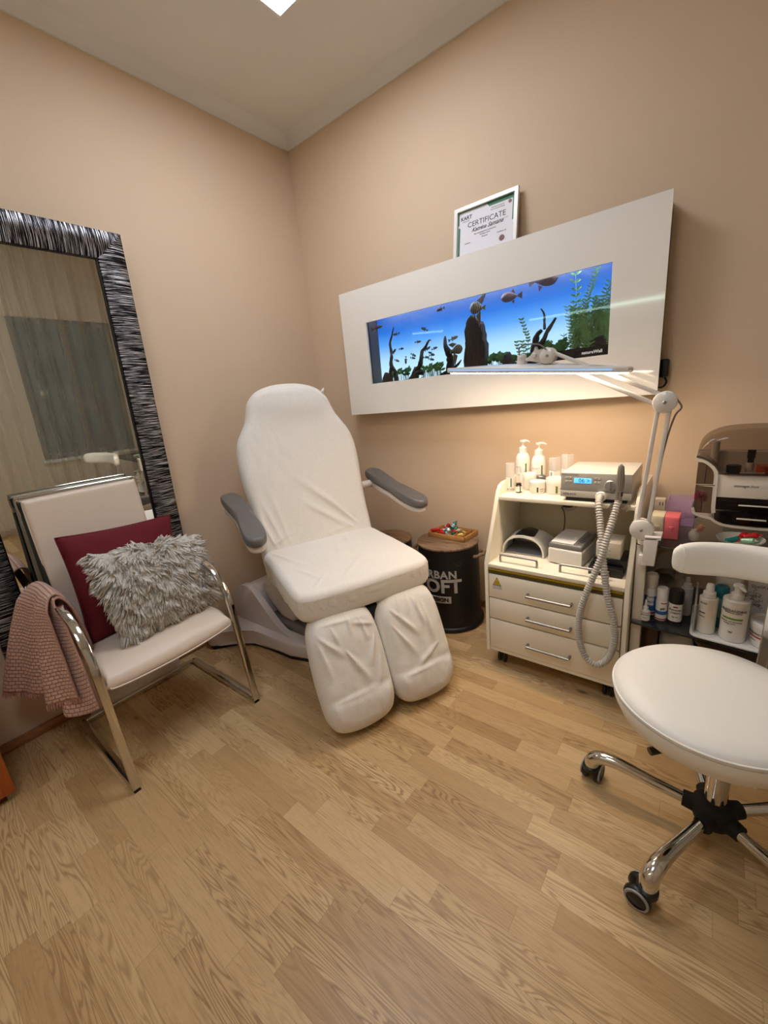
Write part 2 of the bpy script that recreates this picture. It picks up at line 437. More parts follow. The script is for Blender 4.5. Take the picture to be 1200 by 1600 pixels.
# ------------------------------------------------------------------ the room
XW, YF, ZC, ZW = 3.40, -3.30, 2.991, 2.931
bm = nb(); box(bm, -0.15, XW+0.15, YF-0.15, 0.15, -0.12, 0.0); struct('floor', bm, floorm, smooth=False)
bm = nb(); box(bm, -0.15, XW+0.15, YF-0.15, 0.15, ZC, ZC+0.12); struct('ceiling', bm, ceilm, smooth=False)
bm = nb(); box(bm, -0.15, 0.0, YF, 0.15, 0.0, ZC); struct('wall_left', bm, wallm, smooth=False)
bm = nb(); box(bm, 0.0, XW, 0.0, 0.15, 0.0, ZC); struct('wall_back', bm, wallm, smooth=False)
bm = nb(); box(bm, -0.15, XW+0.15, YF-0.15, YF, 0.0, ZC); struct('wall_front', bm, wallm, smooth=False)
WY0, WY1, WZ0, WZ1 = -1.0, -0.08, 0.70, 2.12
bm = nb()
box(bm, XW, XW+0.15, YF, WY0, 0, ZC); box(bm, XW, XW+0.15, WY1, 0.15, 0, ZC)
box(bm, XW, XW+0.15, WY0, WY1, 0, WZ0); box(bm, XW, XW+0.15, WY0, WY1, WZ1, ZC)
struct('wall_right', bm, wallm, smooth=False)
# window: dark glass at night, brown frame, sill
bm = nb()
fw = 0.05
for a in ((WY0, WY0+fw, WZ0, WZ1), (WY1-fw, WY1, WZ0, WZ1), (WY0+fw, WY1-fw, WZ0, WZ0+fw), (WY0+fw, WY1-fw, WZ1-fw, WZ1), ((WY0+WY1)/2-.03, (WY0+WY1)/2+.03, WZ0+fw, WZ1-fw)):
    box(bm, XW+0.03, XW+0.08, a[0], a[1], a[2], a[3], 0.004)
win = struct('window_1', bm, mat('brown window frame', (92, 74, 60), rough=0.45, bump=0.05), ang=30)
bm = nb(); box(bm, XW+0.05, XW+0.056, WY0+fw, WY1-fw, WZ0+fw, WZ1-fw)
p_ = obj('pane', bm, mat('night window pane', (30, 34, 40), rough=0.06, spec=0.8, bump=0.01), win, smooth=False)
bm = nb(); box(bm, XW-0.04, XW+0.05, WY0-0.03, WY1+0.03, WZ0-0.03, WZ0, 0.004)
obj('sill', bm, mat('white sill', (225, 220, 210), rough=0.4, bump=0.03), win)

def cove(name, f):
    bm = nb(); R_ = ZC-ZW
    prof = [(0, ZW), (0.010, ZW)] + [(0.010+(R_-0.010)*(1-math.cos(a))/0.5, ZW+R_*math.sin(a)/0.866) for a in [PI/3*k/8 for k in range(9)]] + [(0, ZC)]
    A = [bm.verts.new(f(d, z, 0)) for d, z in prof]; B = [bm.verts.new(f(d, z, 1)) for d, z in prof]
    for k in range(len(prof)): bm.faces.new([A[k], A[(k+1) % len(prof)], B[(k+1) % len(prof)], B[k]])
    bm.faces.new(A); bm.faces.new(B)
    struct(name, bm, ceilm)
cove('trim_1', lambda d, z, t: (d, -t*3.3, z))
cove('trim_2', lambda d, z, t: (t*3.4, -d, z))
def skirt(name, x0, x1, y0, y1, xa=True):
    bm = nb(); box(bm, x0, x1, y0, y1, 0, 0.045, 0.006)
    return struct(name, bm, basem)
skirt('baseboard_left', 0, 0.018, YF, 0)
skirt('baseboard_back', 0.018, XW, -0.018, 0)
skirt('baseboard_right', XW-0.018, XW, YF, -0.018)

# ceiling panels
def panel(x0, y0, label, power, mname, sz=0.6):
    t = thing('ceiling_light', label, 'ceiling light', (x0+sz/2, y0-sz/2, ZC-0.05), 0, 'square ceiling panels')
    bm = nb(); s = sz/2
    for a in ((-s, s, s-.012, s), (-s, s, -s, -s+.012), (-s, -s+.012, -s+.012, s-.012), (s-.012, s, -s+.012, s-.012)): box(bm, a[0], a[1], a[2], a[3], 0.0, 0.05)
    obj('frame', bm, mat('white panel frame', (240, 240, 240), rough=0.4, bump=0.01), t, smooth=False)
    bm = nb(); box(bm, -s+.012, s-.012, -s+.012, s-.012, 0.003, 0.02)
    obj('diffuser', bm, mat(mname, (255, 255, 255), rough=0.5, emit=(234, 241, 254), estr=power), t, smooth=False)
panel(0.712, -0.620, 'square white ceiling light panel nearest the room corner, its tip at the top edge', PANEL_W, 'lit panel diffuser')
panel(1.45, -2.15, 'square white ceiling light panel over the middle of the room', PANEL2_W, 'dimmer panel diffuser')

# linear lamp on the wall opposite the tank: its reflection is the bright line on the lacquer
t = thing('linear_lamp', 'long thin white linear lamp seen as a bright line reflected in the tank front', 'lamp', (1.18, YF, 2.06))
bm = nb(); box(bm, 0.50, 1.86, YF, YF+0.03, 2.045, 2.085, 0.004); obj('housing', bm, whitep, t, world=True)
bm = nb(); tube(bm, [(0.51, YF+0.042, 2.078), (1.85, YF+0.042, 2.05)], 0.011, 12); obj('tube', bm, mat('lit tube', (255, 255, 255), emit=(215, 255, 235), estr=TUBE_W), t, world=True)

# sheer curtain before the window
bm = nb()
def cur(u, v):
    y = -3.15+u*3.05
    x = 3.24+0.045*math.sin(u*118+math.sin(u*17)*1.8)+0.02*math.sin(u*43)+0.01*math.sin(v*3+u*30)
    return (x, y, 0.03+v*2.84)
grid(bm, 420, 10, cur)
m = bpy.data.materials.new('sheer voile'); m.use_nodes = True; nt = m.node_tree; N = nt.nodes; L = nt.links
b = N['Principled BSDF']; b.inputs['Base Color'].default_value = rgb(228, 230, 218); b.inputs['Roughness'].default_value = 0.9
tr = N.new('ShaderNodeBsdfTransparent'); mx = N.new('ShaderNodeMixShader')
lw = N.new('ShaderNodeLayerWeight'); lw.inputs[0].default_value = 0.35
mr = N.new('ShaderNodeMapRange'); mr.inputs['To Min'].default_value = 0.26; mr.inputs['To Max'].default_value = 0.62; L.new(lw.outputs['Facing'], mr.inputs['Value'])
L.new(mr.outputs[0], mx.inputs[0]); L.new(tr.outputs[0], mx.inputs[1]); L.new(b.outputs[0], mx.inputs[2]); L.new(mx.outputs[0], N['Material Output'].inputs[0])
tag(obj('sheer_curtain', bm, m, loc=(3.24, -1.6, 0.03)), 'sheer cream voile curtain seen only as a reflection in the big mirror', 'curtain')

# ------------------------------------------------------------------ mirror hung on the left wall, leaning forward at the top
TY, BY = -1.225, -2.062            # right / left outer edges
MT = Vector((0.112, 0, 2.173)); MD = Vector((-0.0508, 0, -0.9987)); MN = Vector((0.9987, 0, -0.0508)); MH = 1.83
def mir(y, s, w): # y, distance down from the top edge, height above the glass plane
    p = MT+MD*s+MN*w; return (p.x, y, p.z)
t = thing('wall_mirror', 'tall wall mirror in a wide black and silver ribbed frame leaning off the left wall', 'mirror', (0.03, (TY+BY)/2, MT.z-MH))
FW = 0.112
def frame_bar(bm, p0, p1, q0, q1):
    """p0-p1 outer edge, q0-q1 inner edge, (y,s) pairs; ribbed slightly domed face"""
    n, k = 26, 10
    def f(u, v):
        a = (p0[0]*(1-u)+p1[0]*u, p0[1]*(1-u)+p1[1]*u); b_ = (q0[0]*(1-u)+q1[0]*u, q0[1]*(1-u)+q1[1]*u)
        y = a[0]*(1-v)+b_[0]*v; s = a[1]*(1-v)+b_[1]*v
        return mir(y, s, 0.010+0.020*math.sin(PI*min(1, v*0.8+0.12))**0.7)
    grid(bm, n, k, f)
    # sides down to the back board
    def side(P, Q, w): 
        V = [bm.verts.new(mir(P[0], P[1], w)), bm.verts.new(mir(Q[0], Q[1], w)), bm.verts.new(mir(Q[0], Q[1], -0.02)), bm.verts.new(mir(P[0], P[1], -0.02))]
        bm.faces.new(V)
    side(p0, p1, 0.010+0.020*math.sin(PI*0.12)**0.7); side(q0, q1, 0.010+0.020*math.sin(PI*0.92)**0.7)
def M_frame(name, vertical):
    m = bpy.data.materials.new(name); m.use_nodes = True; nt = m.node_tree; N = nt.nodes; L = nt.links; b = N['Principled BSDF']
    tc = N.new('ShaderNodeTexCoord'); mp = N.new('ShaderNodeMapping')
    mp.inputs['Scale'].default_value = (1, 9, 380) if vertical else (1, 380, 9)
    L.new(tc.outputs['Object'], mp.inputs['Vector'])
    n = N.new('ShaderNodeTexNoise'); n.inputs['Scale'].default_value = 1.0; n.inputs['Detail'].default_value = 3; n.inputs['Roughness'].default_value = 0.6; L.new(mp.outputs[0], n.inputs['Vector'])
    r = N.new('ShaderNodeValToRGB'); r.color_ramp.elements[0].position = 0.51; r.color_ramp.elements[0].color = rgb(3, 3, 5)
    r.color_ramp.elements[1].position = 0.64; r.color_ramp.elements[1].color = rgb(236, 234, 236)
    L.new(n.outputs['Fac'], r.inputs[0]); L.new(r.outputs[0], b.inputs['Base Color'])
    b.inputs['Metallic'].default_value = 0.7; b.inputs['Roughness'].default_value = 0.24
    bp = N.new('ShaderNodeBump'); bp.inputs['Strength'].default_value = 0.9; bp.inputs['Distance'].default_value = 0.003; L.new(n.outputs['Fac'], bp.inputs['Height']); L.new(bp.outputs[0], b.inputs['Normal'])
    return m
fv, fh = M_frame('ribbed silver black frame upright', True), M_frame('ribbed silver black frame rail', False)
o = [(TY, 0), (BY, 0), (BY, MH), (TY, MH)]; q = [(TY-FW, FW), (BY+FW, FW), (BY+FW, MH-FW), (TY-FW, MH-FW)]
for i, mt_ in ((0, fh), (1, fv), (2, fh), (3, fv)):
    bm = nb(); frame_bar(bm, o[i], o[(i+1) % 4], q[i], q[(i+1) % 4]); obj('frame_rail', bm, mt_, t, world=True, ang=80)
bm = nb(); a_, b_, c_, d_ = [mir(y, s, 0.0) for y, s in q]
bm.faces.new([bm.verts.new(v) for v in (a_, b_, c_, d_)]); f0 = [bm.verts.new(mir(y, s, -0.012)) for y, s in q]; bm.faces.new(f0)
obj('mirror_glass', bm, mat('mirror glass', (228, 231, 226), rough=0.01, metal=1.0, bump=0.0), t, world=True, smooth=False, label='mirror glass')
bm = nb(); 
for i in range(4):
    pass
tube(bm, [mir(y, s, 0.006) for y, s in [(q[0][0]-.003, q[0][1]+.003), (q[1][0]+.003, q[1][1]+.003), (q[2][0]+.003, q[2][1]-.003), (q[3][0]-.003, q[3][1]-.003)]], 0.004, 6, closed=True)
obj('inner_bead', bm, blackp, t, world=True)
bm = nb(); prism(bm, [(y, s) for y, s in o], -0.022, -0.016, lambda y, s, w: mir(y, s, w)); obj('back_board', bm, black, t, world=True, smooth=False)

# wooden cabinet at the left edge: only its base corner shows
woodc = M_wood('orange varnished wood', (150, 70, 22), (196, 104, 40), (30, 30, 3), 0.35)
t = thing('wooden_cabinet', 'orange varnished wooden cabinet corner at the left edge of the floor', 'cabinet', (0.18, -2.42, 0))
bm = nb(); box(bm, 0.012, 0.335, -2.66, -2.20, 0.035, 0.62, 0.003); obj('carcass', bm, woodc, t, world=True)
bm = nb(); box(bm, 0.03, 0.325, -2.64, -2.215, 0.0, 0.035, 0.002); obj('plinth', bm, M_wood('dark varnished plinth', (70, 30, 14), (96, 44, 20), (30, 30, 3), 0.4), t, world=True)
bm = nb(); box(bm, 0.335, 0.353, -2.66, -2.185, 0.035, 0.60, 0.003); obj('door', bm, woodc, t, world=True)
bm = nb(); box(bm, 0.0, 0.36, -2.67, -2.18, 0.62, 0.64, 0.004); obj('top', bm, woodc, t, world=True)

# ------------------------------------------------------------------ aquarium on the back wall
AX0, AX1, AZ0, AZ1, AYF = 0.417, 2.130, 1.262, 1.992, -0.125
SX0, SX1, SZ0, SZ1 = 0.612, 1.939, 1.443, 1.799
t = thing('wall_aquarium', 'wide glossy cream framed wall aquarium glowing blue under the certificate', 'aquarium', ((AX0+AX1)/2, -0.06, AZ0))
bm = nb()
for a in ((AX0, SX0, AZ0, AZ1), (SX1, AX1, AZ0, AZ1), (SX0, SX1, SZ1, AZ1), (SX0, SX1, AZ0, SZ0)): box(bm, a[0], a[1], AYF, AYF+0.014, a[2], a[3])
bmesh.ops.remove_doubles(bm, verts=bm.verts[:], dist=1e-5)
bmesh.ops.dissolve_limit(bm, angle_limit=0.01, verts=bm.verts[:], edges=bm.edges[:])
obj('front_frame', bm, lacq, t, world=True, smooth=False, label='glossy cream front frame')
bm = nb()
box(bm, AX1-0.026, AX1-0.008, AYF+0.014, 0.0, AZ0+0.01, AZ1-0.015); box(bm, AX0+0.008, AX0+0.026, AYF+0.014, 0.0, AZ0+0.01, AZ1-0.015)
box(bm, AX0+0.026, AX1-0.026, AYF+0.014, 0.0, AZ0+0.01, AZ0+0.028); box(bm, AX0+0.026, AX1-0.026, AYF+0.014, 0.0, AZ1-0.033, AZ1-0.015)
obj('casing', bm, greyside, t, world=True, smooth=False)
# backlight panel of the tank (a real glowing panel, white at the bottom turning deep blue at the top)
bl = bpy.data.materials.new('tank backlight'); bl.use_nodes = True; nt = bl.node_tree; N = nt.nodes; L = nt.links; b = N['Principled BSDF']
tc = N.new('ShaderNodeTexCoord'); sp = N.new('ShaderNodeSeparateXYZ'); L.new(tc.outputs['Object'], sp.inputs[0])
mr = N.new('ShaderNodeMapRange'); mr.inputs['From Min'].default_value = SZ0-AZ0; mr.inputs['From Max'].default_value = SZ1-AZ0; L.new(sp.outputs['Z'], mr.inputs['Value'])
r = N.new('ShaderNodeValToRGB'); e = r.color_ramp.elements; e[0].position = 0.0; e[0].color = rgb(205, 240, 255); e[1].position = 1.0; e[1].color = rgb(0, 88, 188)
x = e.new(0.36); x.color = rgb(168, 216, 250); x = e.new(0.62); x.color = rgb(80, 156, 238); x = e.new(0.82); x.color = rgb(0, 108, 214)
L.new(mr.outputs[0], r.inputs[0]); b.inputs['Base Color'].default_value = (0, 0, 0, 1); L.new(r.outputs[0], b.inputs['Emission Color']); b.inputs['Emission Strength'].default_value = 1.0
bm = nb(); box(bm, SX0-0.1, SX1+0.1, -0.018, -0.012, SZ0-0.08, SZ1+0.08); obj('backlight', bm, bl, t, world=True, smooth=False, label='glowing blue back panel')
bm = nb(); box(bm, SX0-0.03, SX0+0.004, AYF+0.016, -0.018, SZ0-0.03, SZ1+0.03); obj('filter_column', bm, mat('dark filter column', (34, 34, 40), rough=0.5, bump=0.1), t, world=True, smooth=False, label='dark filter column at the left end')
bm = nb(); box(bm, SX0+0.004, SX1+0.08, AYF+0.016, AYF+0.020, SZ0-0.05, SZ1+0.05)
m = bpy.data.materials.new('tank glass'); m.use_nodes = True; nt = m.node_tree; N = nt.nodes; L = nt.links; N.remove(N['Principled BSDF'])
g = N.new('ShaderNodeBsdfGlossy'); g.inputs['Roughness'].default_value = 0.02; tr = N.new('ShaderNodeBsdfTransparent'); mx = N.new('ShaderNodeMixShader'); fr = N.new('ShaderNodeFresnel'); fr.inputs[0].default_value = 1.28
L.new(fr.outputs[0], mx.inputs[0]); L.new(tr.outputs[0], mx.inputs[1]); L.new(g.outputs[0], mx.inputs[2]); L.new(mx.outputs[0], N['Material Output'].inputs[0])
clearg = m
obj('front_glass', bm, clearg, t, world=True, smooth=False)
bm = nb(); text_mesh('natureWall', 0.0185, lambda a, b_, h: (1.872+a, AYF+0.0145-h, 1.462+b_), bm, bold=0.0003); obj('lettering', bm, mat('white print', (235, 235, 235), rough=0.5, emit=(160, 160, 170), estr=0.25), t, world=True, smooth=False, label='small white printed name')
bm = nb(); box(bm, SX0+0.02, SX1-0.02, -0.095, -0.045, SZ1+0.055, SZ1+0.062); obj('tank_light', bm, mat('tank light strip', (255, 255, 255), emit=(235, 245, 255), estr=14.0), t, world=True, smooth=False, label='light strip above the water')
# gravel
bm = nb()
def grav(u, v):
    x = SX0+0.004+u*(SX1-SX0+0.06); h = 0.008+0.006*noise.noise((x*22, v*3, 0))
    if x > 1.35: h += 0.018*min(1, (x-1.35)/0.1)
    if x > 1.60: h += 0.024*min(1, (x-1.6)/0.10)
    return (x, -0.104+v*0.084, SZ0-0.008+h+0.003*noise.noise((x*90, v*20, 2)))
grid(bm, 240, 12, grav)
x0 = SX0+0.004; x1 = x0+(SX1-SX0+0.06)
A = [grav(i/240, 0) for i in range(241)]
for i in range(240):
    p, q = A[i], A[i+1]; bm.faces.new([bm.verts.new(v) for v in (p, q, (q[0], q[1], SZ0-0.05), (p[0], p[1], SZ0-0.05))])
tag(obj('gravel_bed', bm, mat('dark gravel', (34, 28, 26), rough=0.9, bump=0.8, bscale=160), loc=(1.27, -0.06, SZ0)), 'dark gravel bed along the bottom of the aquarium', 'gravel')['kind'] = 'stuff'

# things in the tank: driftwood, rock, plants, fish
bark = mat('black driftwood', (24, 17, 16), rough=0.85, bump=0.9, bscale=70, var=0.4, vscale=30)
rockm = M_wood('dark slate rock', (14, 12, 12), (58, 48, 44), (60, 40, 14), 0.85)
def drift(label, branches, y=-0.062):
    bm = nb()
    for pts, rad in branches:
        P = smooth_path([(x, y+0.012*math.sin(k*1.7+x*30), z) for k, (x, z) in enumerate(pts)], 6)
        n = len(P); rr = [rad[0]+(rad[1]-rad[0])*(i/(n-1))**0.8 for i in range(n)]
        rr = [0.85*r_*(1+0.28*noise.noise((p.x*60, p.z*60, 3))) for r_, p in zip(rr, P)]
        tube(bm, P, 0.01, 9, radii=rr)
    return tag(obj('driftwood', bm, bark, loc=(branches[0][0][-1][0], y, SZ0)), label, 'driftwood', 'driftwood in the aquarium')
drift('tall thin wavy driftwood at the left of the tank', [([(0.782, 1.750), (0.757, 1.70), (0.733, 1.665), (0.731, 1.62), (0.745, 1.585), (0.737, 1.54), (0.752, 1.49), (0.765, 1.44)], (0.003, 0.017)), ([(0.737, 1.545), (0.73, 1.50), (0.724, 1.44)], (0.010, 0.014))])
drift('bent driftwood with a beak-like tip amid green moss', [([(1.028, 1.640), (1.005, 1.640), (0.975, 1.607), (0.956, 1.592), (0.958, 1.552), (0.945, 1.515), (0.915, 1.49), (0.88, 1.455), (0.865, 1.44)], (0.003, 0.022)), ([(0.965, 1.47), (0.93, 1.475), (0.905, 1.445)], (0.015, 0.022)), ([(0.902, 1.51), (0.893, 1.47), (0.89, 1.44)], (0.010, 0.02))])
drift('upright driftwood stump with pale purplish tip', [([(1.109, 1.648), (1.119, 1.600), (1.133, 1.560), (1.136, 1.52), (1.132, 1.44)], (0.006, 0.030)), ([(1.122, 1.575), (1.160, 1.560), (1.170, 1.552)], (0.016, 0.004)), ([(1.215, 1.512), (1.185, 1.488), (1.13, 1.46), (1.08, 1.445)], (0.003, 0.016))])
drift('forked black driftwood pointing up right behind the lamp', [([(1.70, 1.637), (1.68, 1.61), (1.662, 1.58), (1.650, 1.545), (1.62, 1.515), (1.60, 1.47), (1.595, 1.44)], (0.006, 0.020)), ([(1.637, 1.686), (1.645, 1.665), (1.648, 1.635), (1.655, 1.595)], (0.003, 0.008)), ([(1.640, 1.59), (1.618, 1.575), (1.605, 1.545), (1.598, 1.50)], (0.010, 0.020))])
bm = nb()
prism(bm, [(1.231, 1.44), (1.233, 1.50), (1.240, 1.545), (1.243, 1.575), (1.255, 1.592), (1.249, 1.612), (1.247, 1.63), (1.252, 1.65), (1.252, 1.690), (1.262, 1.708), (1.283, 1.724), (1.297, 1.712), (1.305, 1.700), (1.318, 1.695), (1.320, 1.684), (1.340, 1.672), (1.344, 1.655), (1.340, 1.620), (1.350, 1.60), (1.349, 1.575), (1.357, 1.545), (1.354, 1.52), (1.347, 1.50), (1.348, 1.44)], -0.085, -0.035, lambda a, b_, h: (a, h, b_), bev=0.008)
tag(obj('rock', bm, rockm, loc=(1.29, -0.06, SZ0)), 'tall dark slate rock standing in the aquarium below the striped angelfish', 'rock')
for xx, w, h, lb in ((0.690, 0.035, 0.06, 'round dark stone at the left end of the aquarium floor'), (1.47, 0.03, 0.075, 'dark stone among the leafy plants left of the lamp arm'), (1.90, 0.10, 0.085, 'low dark stone ridge at the right end of the tank floor')):
    bm = nb(); ball(bm, (0, 0, 0), 1.0, w, 0.026, h, 18)
    for v in bm.verts: v.co *= 1+0.14*noise.noise(v.co*40)
    tag(obj('rock', bm, rockm, loc=None), lb, 'rock').location = (xx, -0.06, SZ0)
leafd = mat('dark green leaf', (44, 104, 48), rough=0.5, var=0.35, vscale=40)
leafg = mat('feathery green leaf', (120, 168, 104), rough=0.6, var=0.3, vscale=40)
leafp = mat('pale green leaf', (128, 168, 120), rough=0.6, var=0.25, vscale=40)
def leaf(bm, p, d, l, w, th=0.0008):
    d = Vector(d).normalized(); s = d.cross(Vector((0, 1, 0.15))).normalized(); n = d.cross(s).normalized()*th
    p = Vector(p); q = [p, p+d*l*0.35+s*w, p+d*l*0.75+s*w*0.7, p+d*l, p+d*l*0.75-s*w*0.7, p+d*l*0.35-s*w]
    A = [bm.verts.new(v+n) for v in q]; B = [bm.verts.new(v-n) for v in q]
    bm.faces.new(A); bm.faces.new(B[::-1])
    for k in range(6): bm.faces.new([A[k], B[k], B[(k+1) % 6], A[(k+1) % 6]])
def stem_plant(label, stems, m, l=0.022, w=0.0035, step=0.012, cat='aquatic plant', y=-0.06, group='feathery plants at the right of the tank'):
    bm = nb(); b0 = stems[0][0]
    for st in stems:
        P = smooth_path([(x, y+0.02*math.sin(x*70+k), z) for k, (x, z) in enumerate(st)], 10)
        tube(bm, P, 0.0011, 5)
        L_ = 0; last = 0
        for a, c in zip(P, P[1:]):
            L_ += (c-a).length
            if L_-last > step:
                last = L_; tt = (c-a).normalized()
                for s in (-1, 1):
                    for yy in (-0.5, 0.5):
                        leaf(bm, c, (s*1.0, yy, 0.55+0.2*random.random()), l*(0.8+0.4*random.random()), w)
    return tag(obj('aquatic_plant', bm, m, smooth=False, loc=(b0[0], y, SZ0)), label, cat, group)
stem_plant('tall sparse leafy stem touching the top of the tank', [[(1.787, 1.46), (1.787, 1.62), (1.783, 1.72), (1.778, 1.80)]], leafg, 0.026, 0.004, 0.026)
stem_plant('tallest feathery stem in the middle of the right bush', [[(1.845, 1.46), (1.832, 1.60), (1.838, 1.68), (1.850, 1.745), (1.873, 1.81)]], leafg, 0.018, 0.003, 0.011)
stem_plant('feathery stem beside the right end of the tank', [[(1.91, 1.46), (1.895, 1.60), (1.897, 1.67), (1.925, 1.735)], [(1.94, 1.46), (1.93, 1.6), (1.935, 1.71)]], leafg, 0.022, 0.003, 0.011)
bs = []
for k in range(44):
    x0 = 1.770+0.170*(k/43.0); top = 1.60+0.09*random.random()-0.0*(k % 3)
    bs.append([(x0+0.03*(random.random()-.5), 1.452), (x0+0.02*(random.random()-.5), 1.53), (x0+0.05*(random.random()-.5), top)])
stem_plant('dense feathery green bush filling the right end of the tank', bs, leafg, 0.019, 0.0022, 0.008)
stem_plant('small pale feathery plant behind the lamp socket', [[(1.562, 1.45), (1.580, 1.55), (1.566, 1.60), (1.548, 1.652)], [(1.54, 1.45), (1.52, 1.52), (1.508, 1.565)], [(1.56, 1.45), (1.548, 1.52), (1.545, 1.56)]], leafp, 0.016, 0.004, 0.013, group=None)
stem_plant('wispy twig plant between the forked driftwood and the big bush', [[(1.74, 1.45), (1.735, 1.50), (1.745, 1.56)], [(1.76, 1.45), (1.762, 1.50), (1.77, 1.54)]], leafd, 0.02, 0.0015, 0.014, group=None)
def leafy(label, x0, x1, h, n, lw=0.014, y=-0.06, group='leafy plants low in the tank', m=leafd):
    bm = nb()
    for k in range(n):
        x = x0+(x1-x0)*random.random(); z = SZ0+0.004; hh = h*(0.4+0.6*random.random()); yy = y+0.03*(random.random()-.5)
        tube(bm, [(x, yy, z), (x+0.008*(random.random()-.5), yy, z+hh*0.7)], 0.001, 5)
        leaf(bm, (x, yy, z+hh*0.7), ((random.random()-.5)*2.2, 0.2, 0.6*random.random()+0.1), 0.03, lw)
    return tag(obj('aquatic_plant', bm, m, smooth=False, loc=((x0+x1)/2, y, SZ0)), label, 'aquatic plant', group)
leafy('green leafy plant at the foot of the tall thin driftwood', 0.71, 0.86, 0.075, 34, 0.008)
leafy('bright moss clump on the bent driftwood', 0.95, 1.08, 0.085, 60, 0.007, m=mat('moss green', (56, 116, 44), rough=0.7, var=0.3, vscale=40))
leafy('broad-leaved plant just right of the slate rock', 1.37, 1.46, 0.085, 30, 0.012)
leafy('dark bushy plant right of the forked driftwood', 1.63, 1.74, 0.11, 60, 0.012)
leafy('low dark plant under the pale feathery plant', 1.48, 1.60, 0.06, 36, 0.010)

fishg = mat('silver grey fish', (70, 78, 88), rough=0.4, var=0.4, vscale=120)
def fish(x, z, l, ang=0.0, flip=1, y=-0.085, h=0.32, m=None, label='', name='fish', cat='fish', group=None, fins=None, stripes=None):
    bm = nb(); n = 12
    R_ = []
    for i in range(n+1):
        u = i/n; r = h*l*0.5*math.sin(PI*u**0.75)**0.8 if 0 < u < 1 else 0.0005; r = max(r*(1 if u < .8 else 1), 0.0012+0.01*l*(u > .85))
        R_.append([bm.verts.new((l*(0.5-u*0.8), math.cos(2*PI*k/10)*r*0.42, math.sin(2*PI*k/10)*r)) for k in range(10)])
    for A, B in zip(R_, R_[1:]):
        for k in range(10): bm.faces.new([A[k], A[(k+1) % 10], B[(k+1) % 10], B[k]])
    bm.faces.new(R_[0]); bm.faces.new(R_[-1])
    fl = fins or [[(-0.28, 0.02), (-0.5, 0.16), (-0.46, 0.0), (-0.5, -0.16), (-0.28, -0.02)], [(0.05, h*0.45), (-0.12, h*0.8), (-0.16, h*0.3)], [(-0.02, -h*0.45), (-0.14, -h*0.75), (-0.18, -h*0.3)]]
    for F in fl: prism(bm, [(a*l, b_*l) for a, b_ in F], -0.0008, 0.0008, lambda a, b_, hh: (a, hh, b_))
    for v in bm.verts: v.co.x *= flip
    bm.transform(Matrix.Rotation(-ang, 4, 'Y'))
    o = obj(name, bm, m or fishg); o.location = (x, y, z)
    return tag(o, label, cat, group)
G = 'small fish in the wall aquarium'
small = [
 (0.803, 1.707, .050, 0.05, -1, 'small grey fish just right of the tall thin driftwood tip'),
 (0.999, 1.702, .048, -0.5, -1, 'small fish nosing up left in open water above the bent driftwood'),
 (0.951, 1.642, .042, 0.0, 1, 'small fish just left of the bent driftwood beak'),
 (0.774, 1.611, .048, 0.7, 1, 'small steeply tilted fish right of the tall thin driftwood'),
 (0.832, 1.621, .036, 0.0, 1, 'small level fish mid-water between the two left driftwoods'),
 (0.793, 1.560, .038, -0.4, 1, 'small fish diving right beside the tall thin driftwood'),
 (0.858, 1.554, .044, 1.45, -1, 'small fish seen end-on standing upright in the water'),
 (0.914, 1.576, .040, -0.5, 1, 'upper of the two small fish left of the bent driftwood stem'),
 (0.909, 1.560, .036, -0.25, 1, 'lower of the two small fish left of the bent driftwood stem'),
 (1.012, 1.596, .044, 0.4, 1, 'small fish just right of the bent driftwood stem, tilted up'),
 (1.058, 1.592, .040, 0.2, 1, 'small fish close to the tip of the driftwood stump'),
 (1.031, 1.571, .036, -0.4, -1, 'small fish of the group over the moss, topmost'),
 (1.039, 1.559, .038, 0.0, 1, 'small fish of the group over the moss, middle one'),
 (1.000, 1.552, .040, -0.1, 1, 'small fish of the group over the moss, leftmost'),
 (1.033, 1.537, .040, -0.25, 1, 'small fish of the group over the moss, lowest'),
 (0.816, 1.508, .024, 0.4, 1, 'tiny dark fish low above the left gravel')]
for x, z, l, a, fl, lb in small: fish(x, z, l, a, fl, label=lb, group=G)
fish(0.665, 1.764, .085, 0.12, 1, label='brown fish in front of the dark filter column at the left end', m=mat('brown fish', (86, 48, 40), rough=0.5, var=0.3, vscale=60), h=0.2)
fish(1.108, 1.784, .052, 0.1, -1, label='small purplish fish alone close to the water top', m=mat('purplish fish', (70, 52, 66), rough=0.5, var=0.3, vscale=60), h=0.36)
fish(1.177, 1.625, .060, 0.25, 1, label='pale fish with forked tail left of the slate rock', m=mat('pale green fish', (110, 124, 108), rough=0.4, var=0.3, vscale=60), h=0.3)
def M_stripe(name, c0, c1, sc):
    m = bpy.data.materials.new(name); m.use_nodes = True; nt = m.node_tree; N = nt.nodes; L = nt.links; b = N['Principled BSDF']
    tc = N.new('ShaderNodeTexCoord'); w = N.new('ShaderNodeTexWave'); w.bands_direction = 'X'; w.inputs['Scale'].default_value = sc; w.inputs['Distortion'].default_value = 0.6
    L.new(tc.outputs['Object'], w.inputs['Vector']); r = N.new('ShaderNodeValToRGB'); r.color_ramp.elements[0].position = 0.35; r.color_ramp.elements[0].color = rgb(*c0); r.color_ramp.elements[1].position = 0.55; r.color_ramp.elements[1].color = rgb(*c1)
    L.new(w.outputs['Fac'], r.inputs[0]); L.new(r.outputs[0], b.inputs['Base Color']); b.inputs['Roughness'].default_value = 0.45
    b.inputs['Emission Color'].default_value = rgb(*c1); b.inputs['Emission Strength'].default_value = 0.0
    return m
strp = M_stripe('striped angelfish', (26, 22, 20), (128, 118, 92), 34)
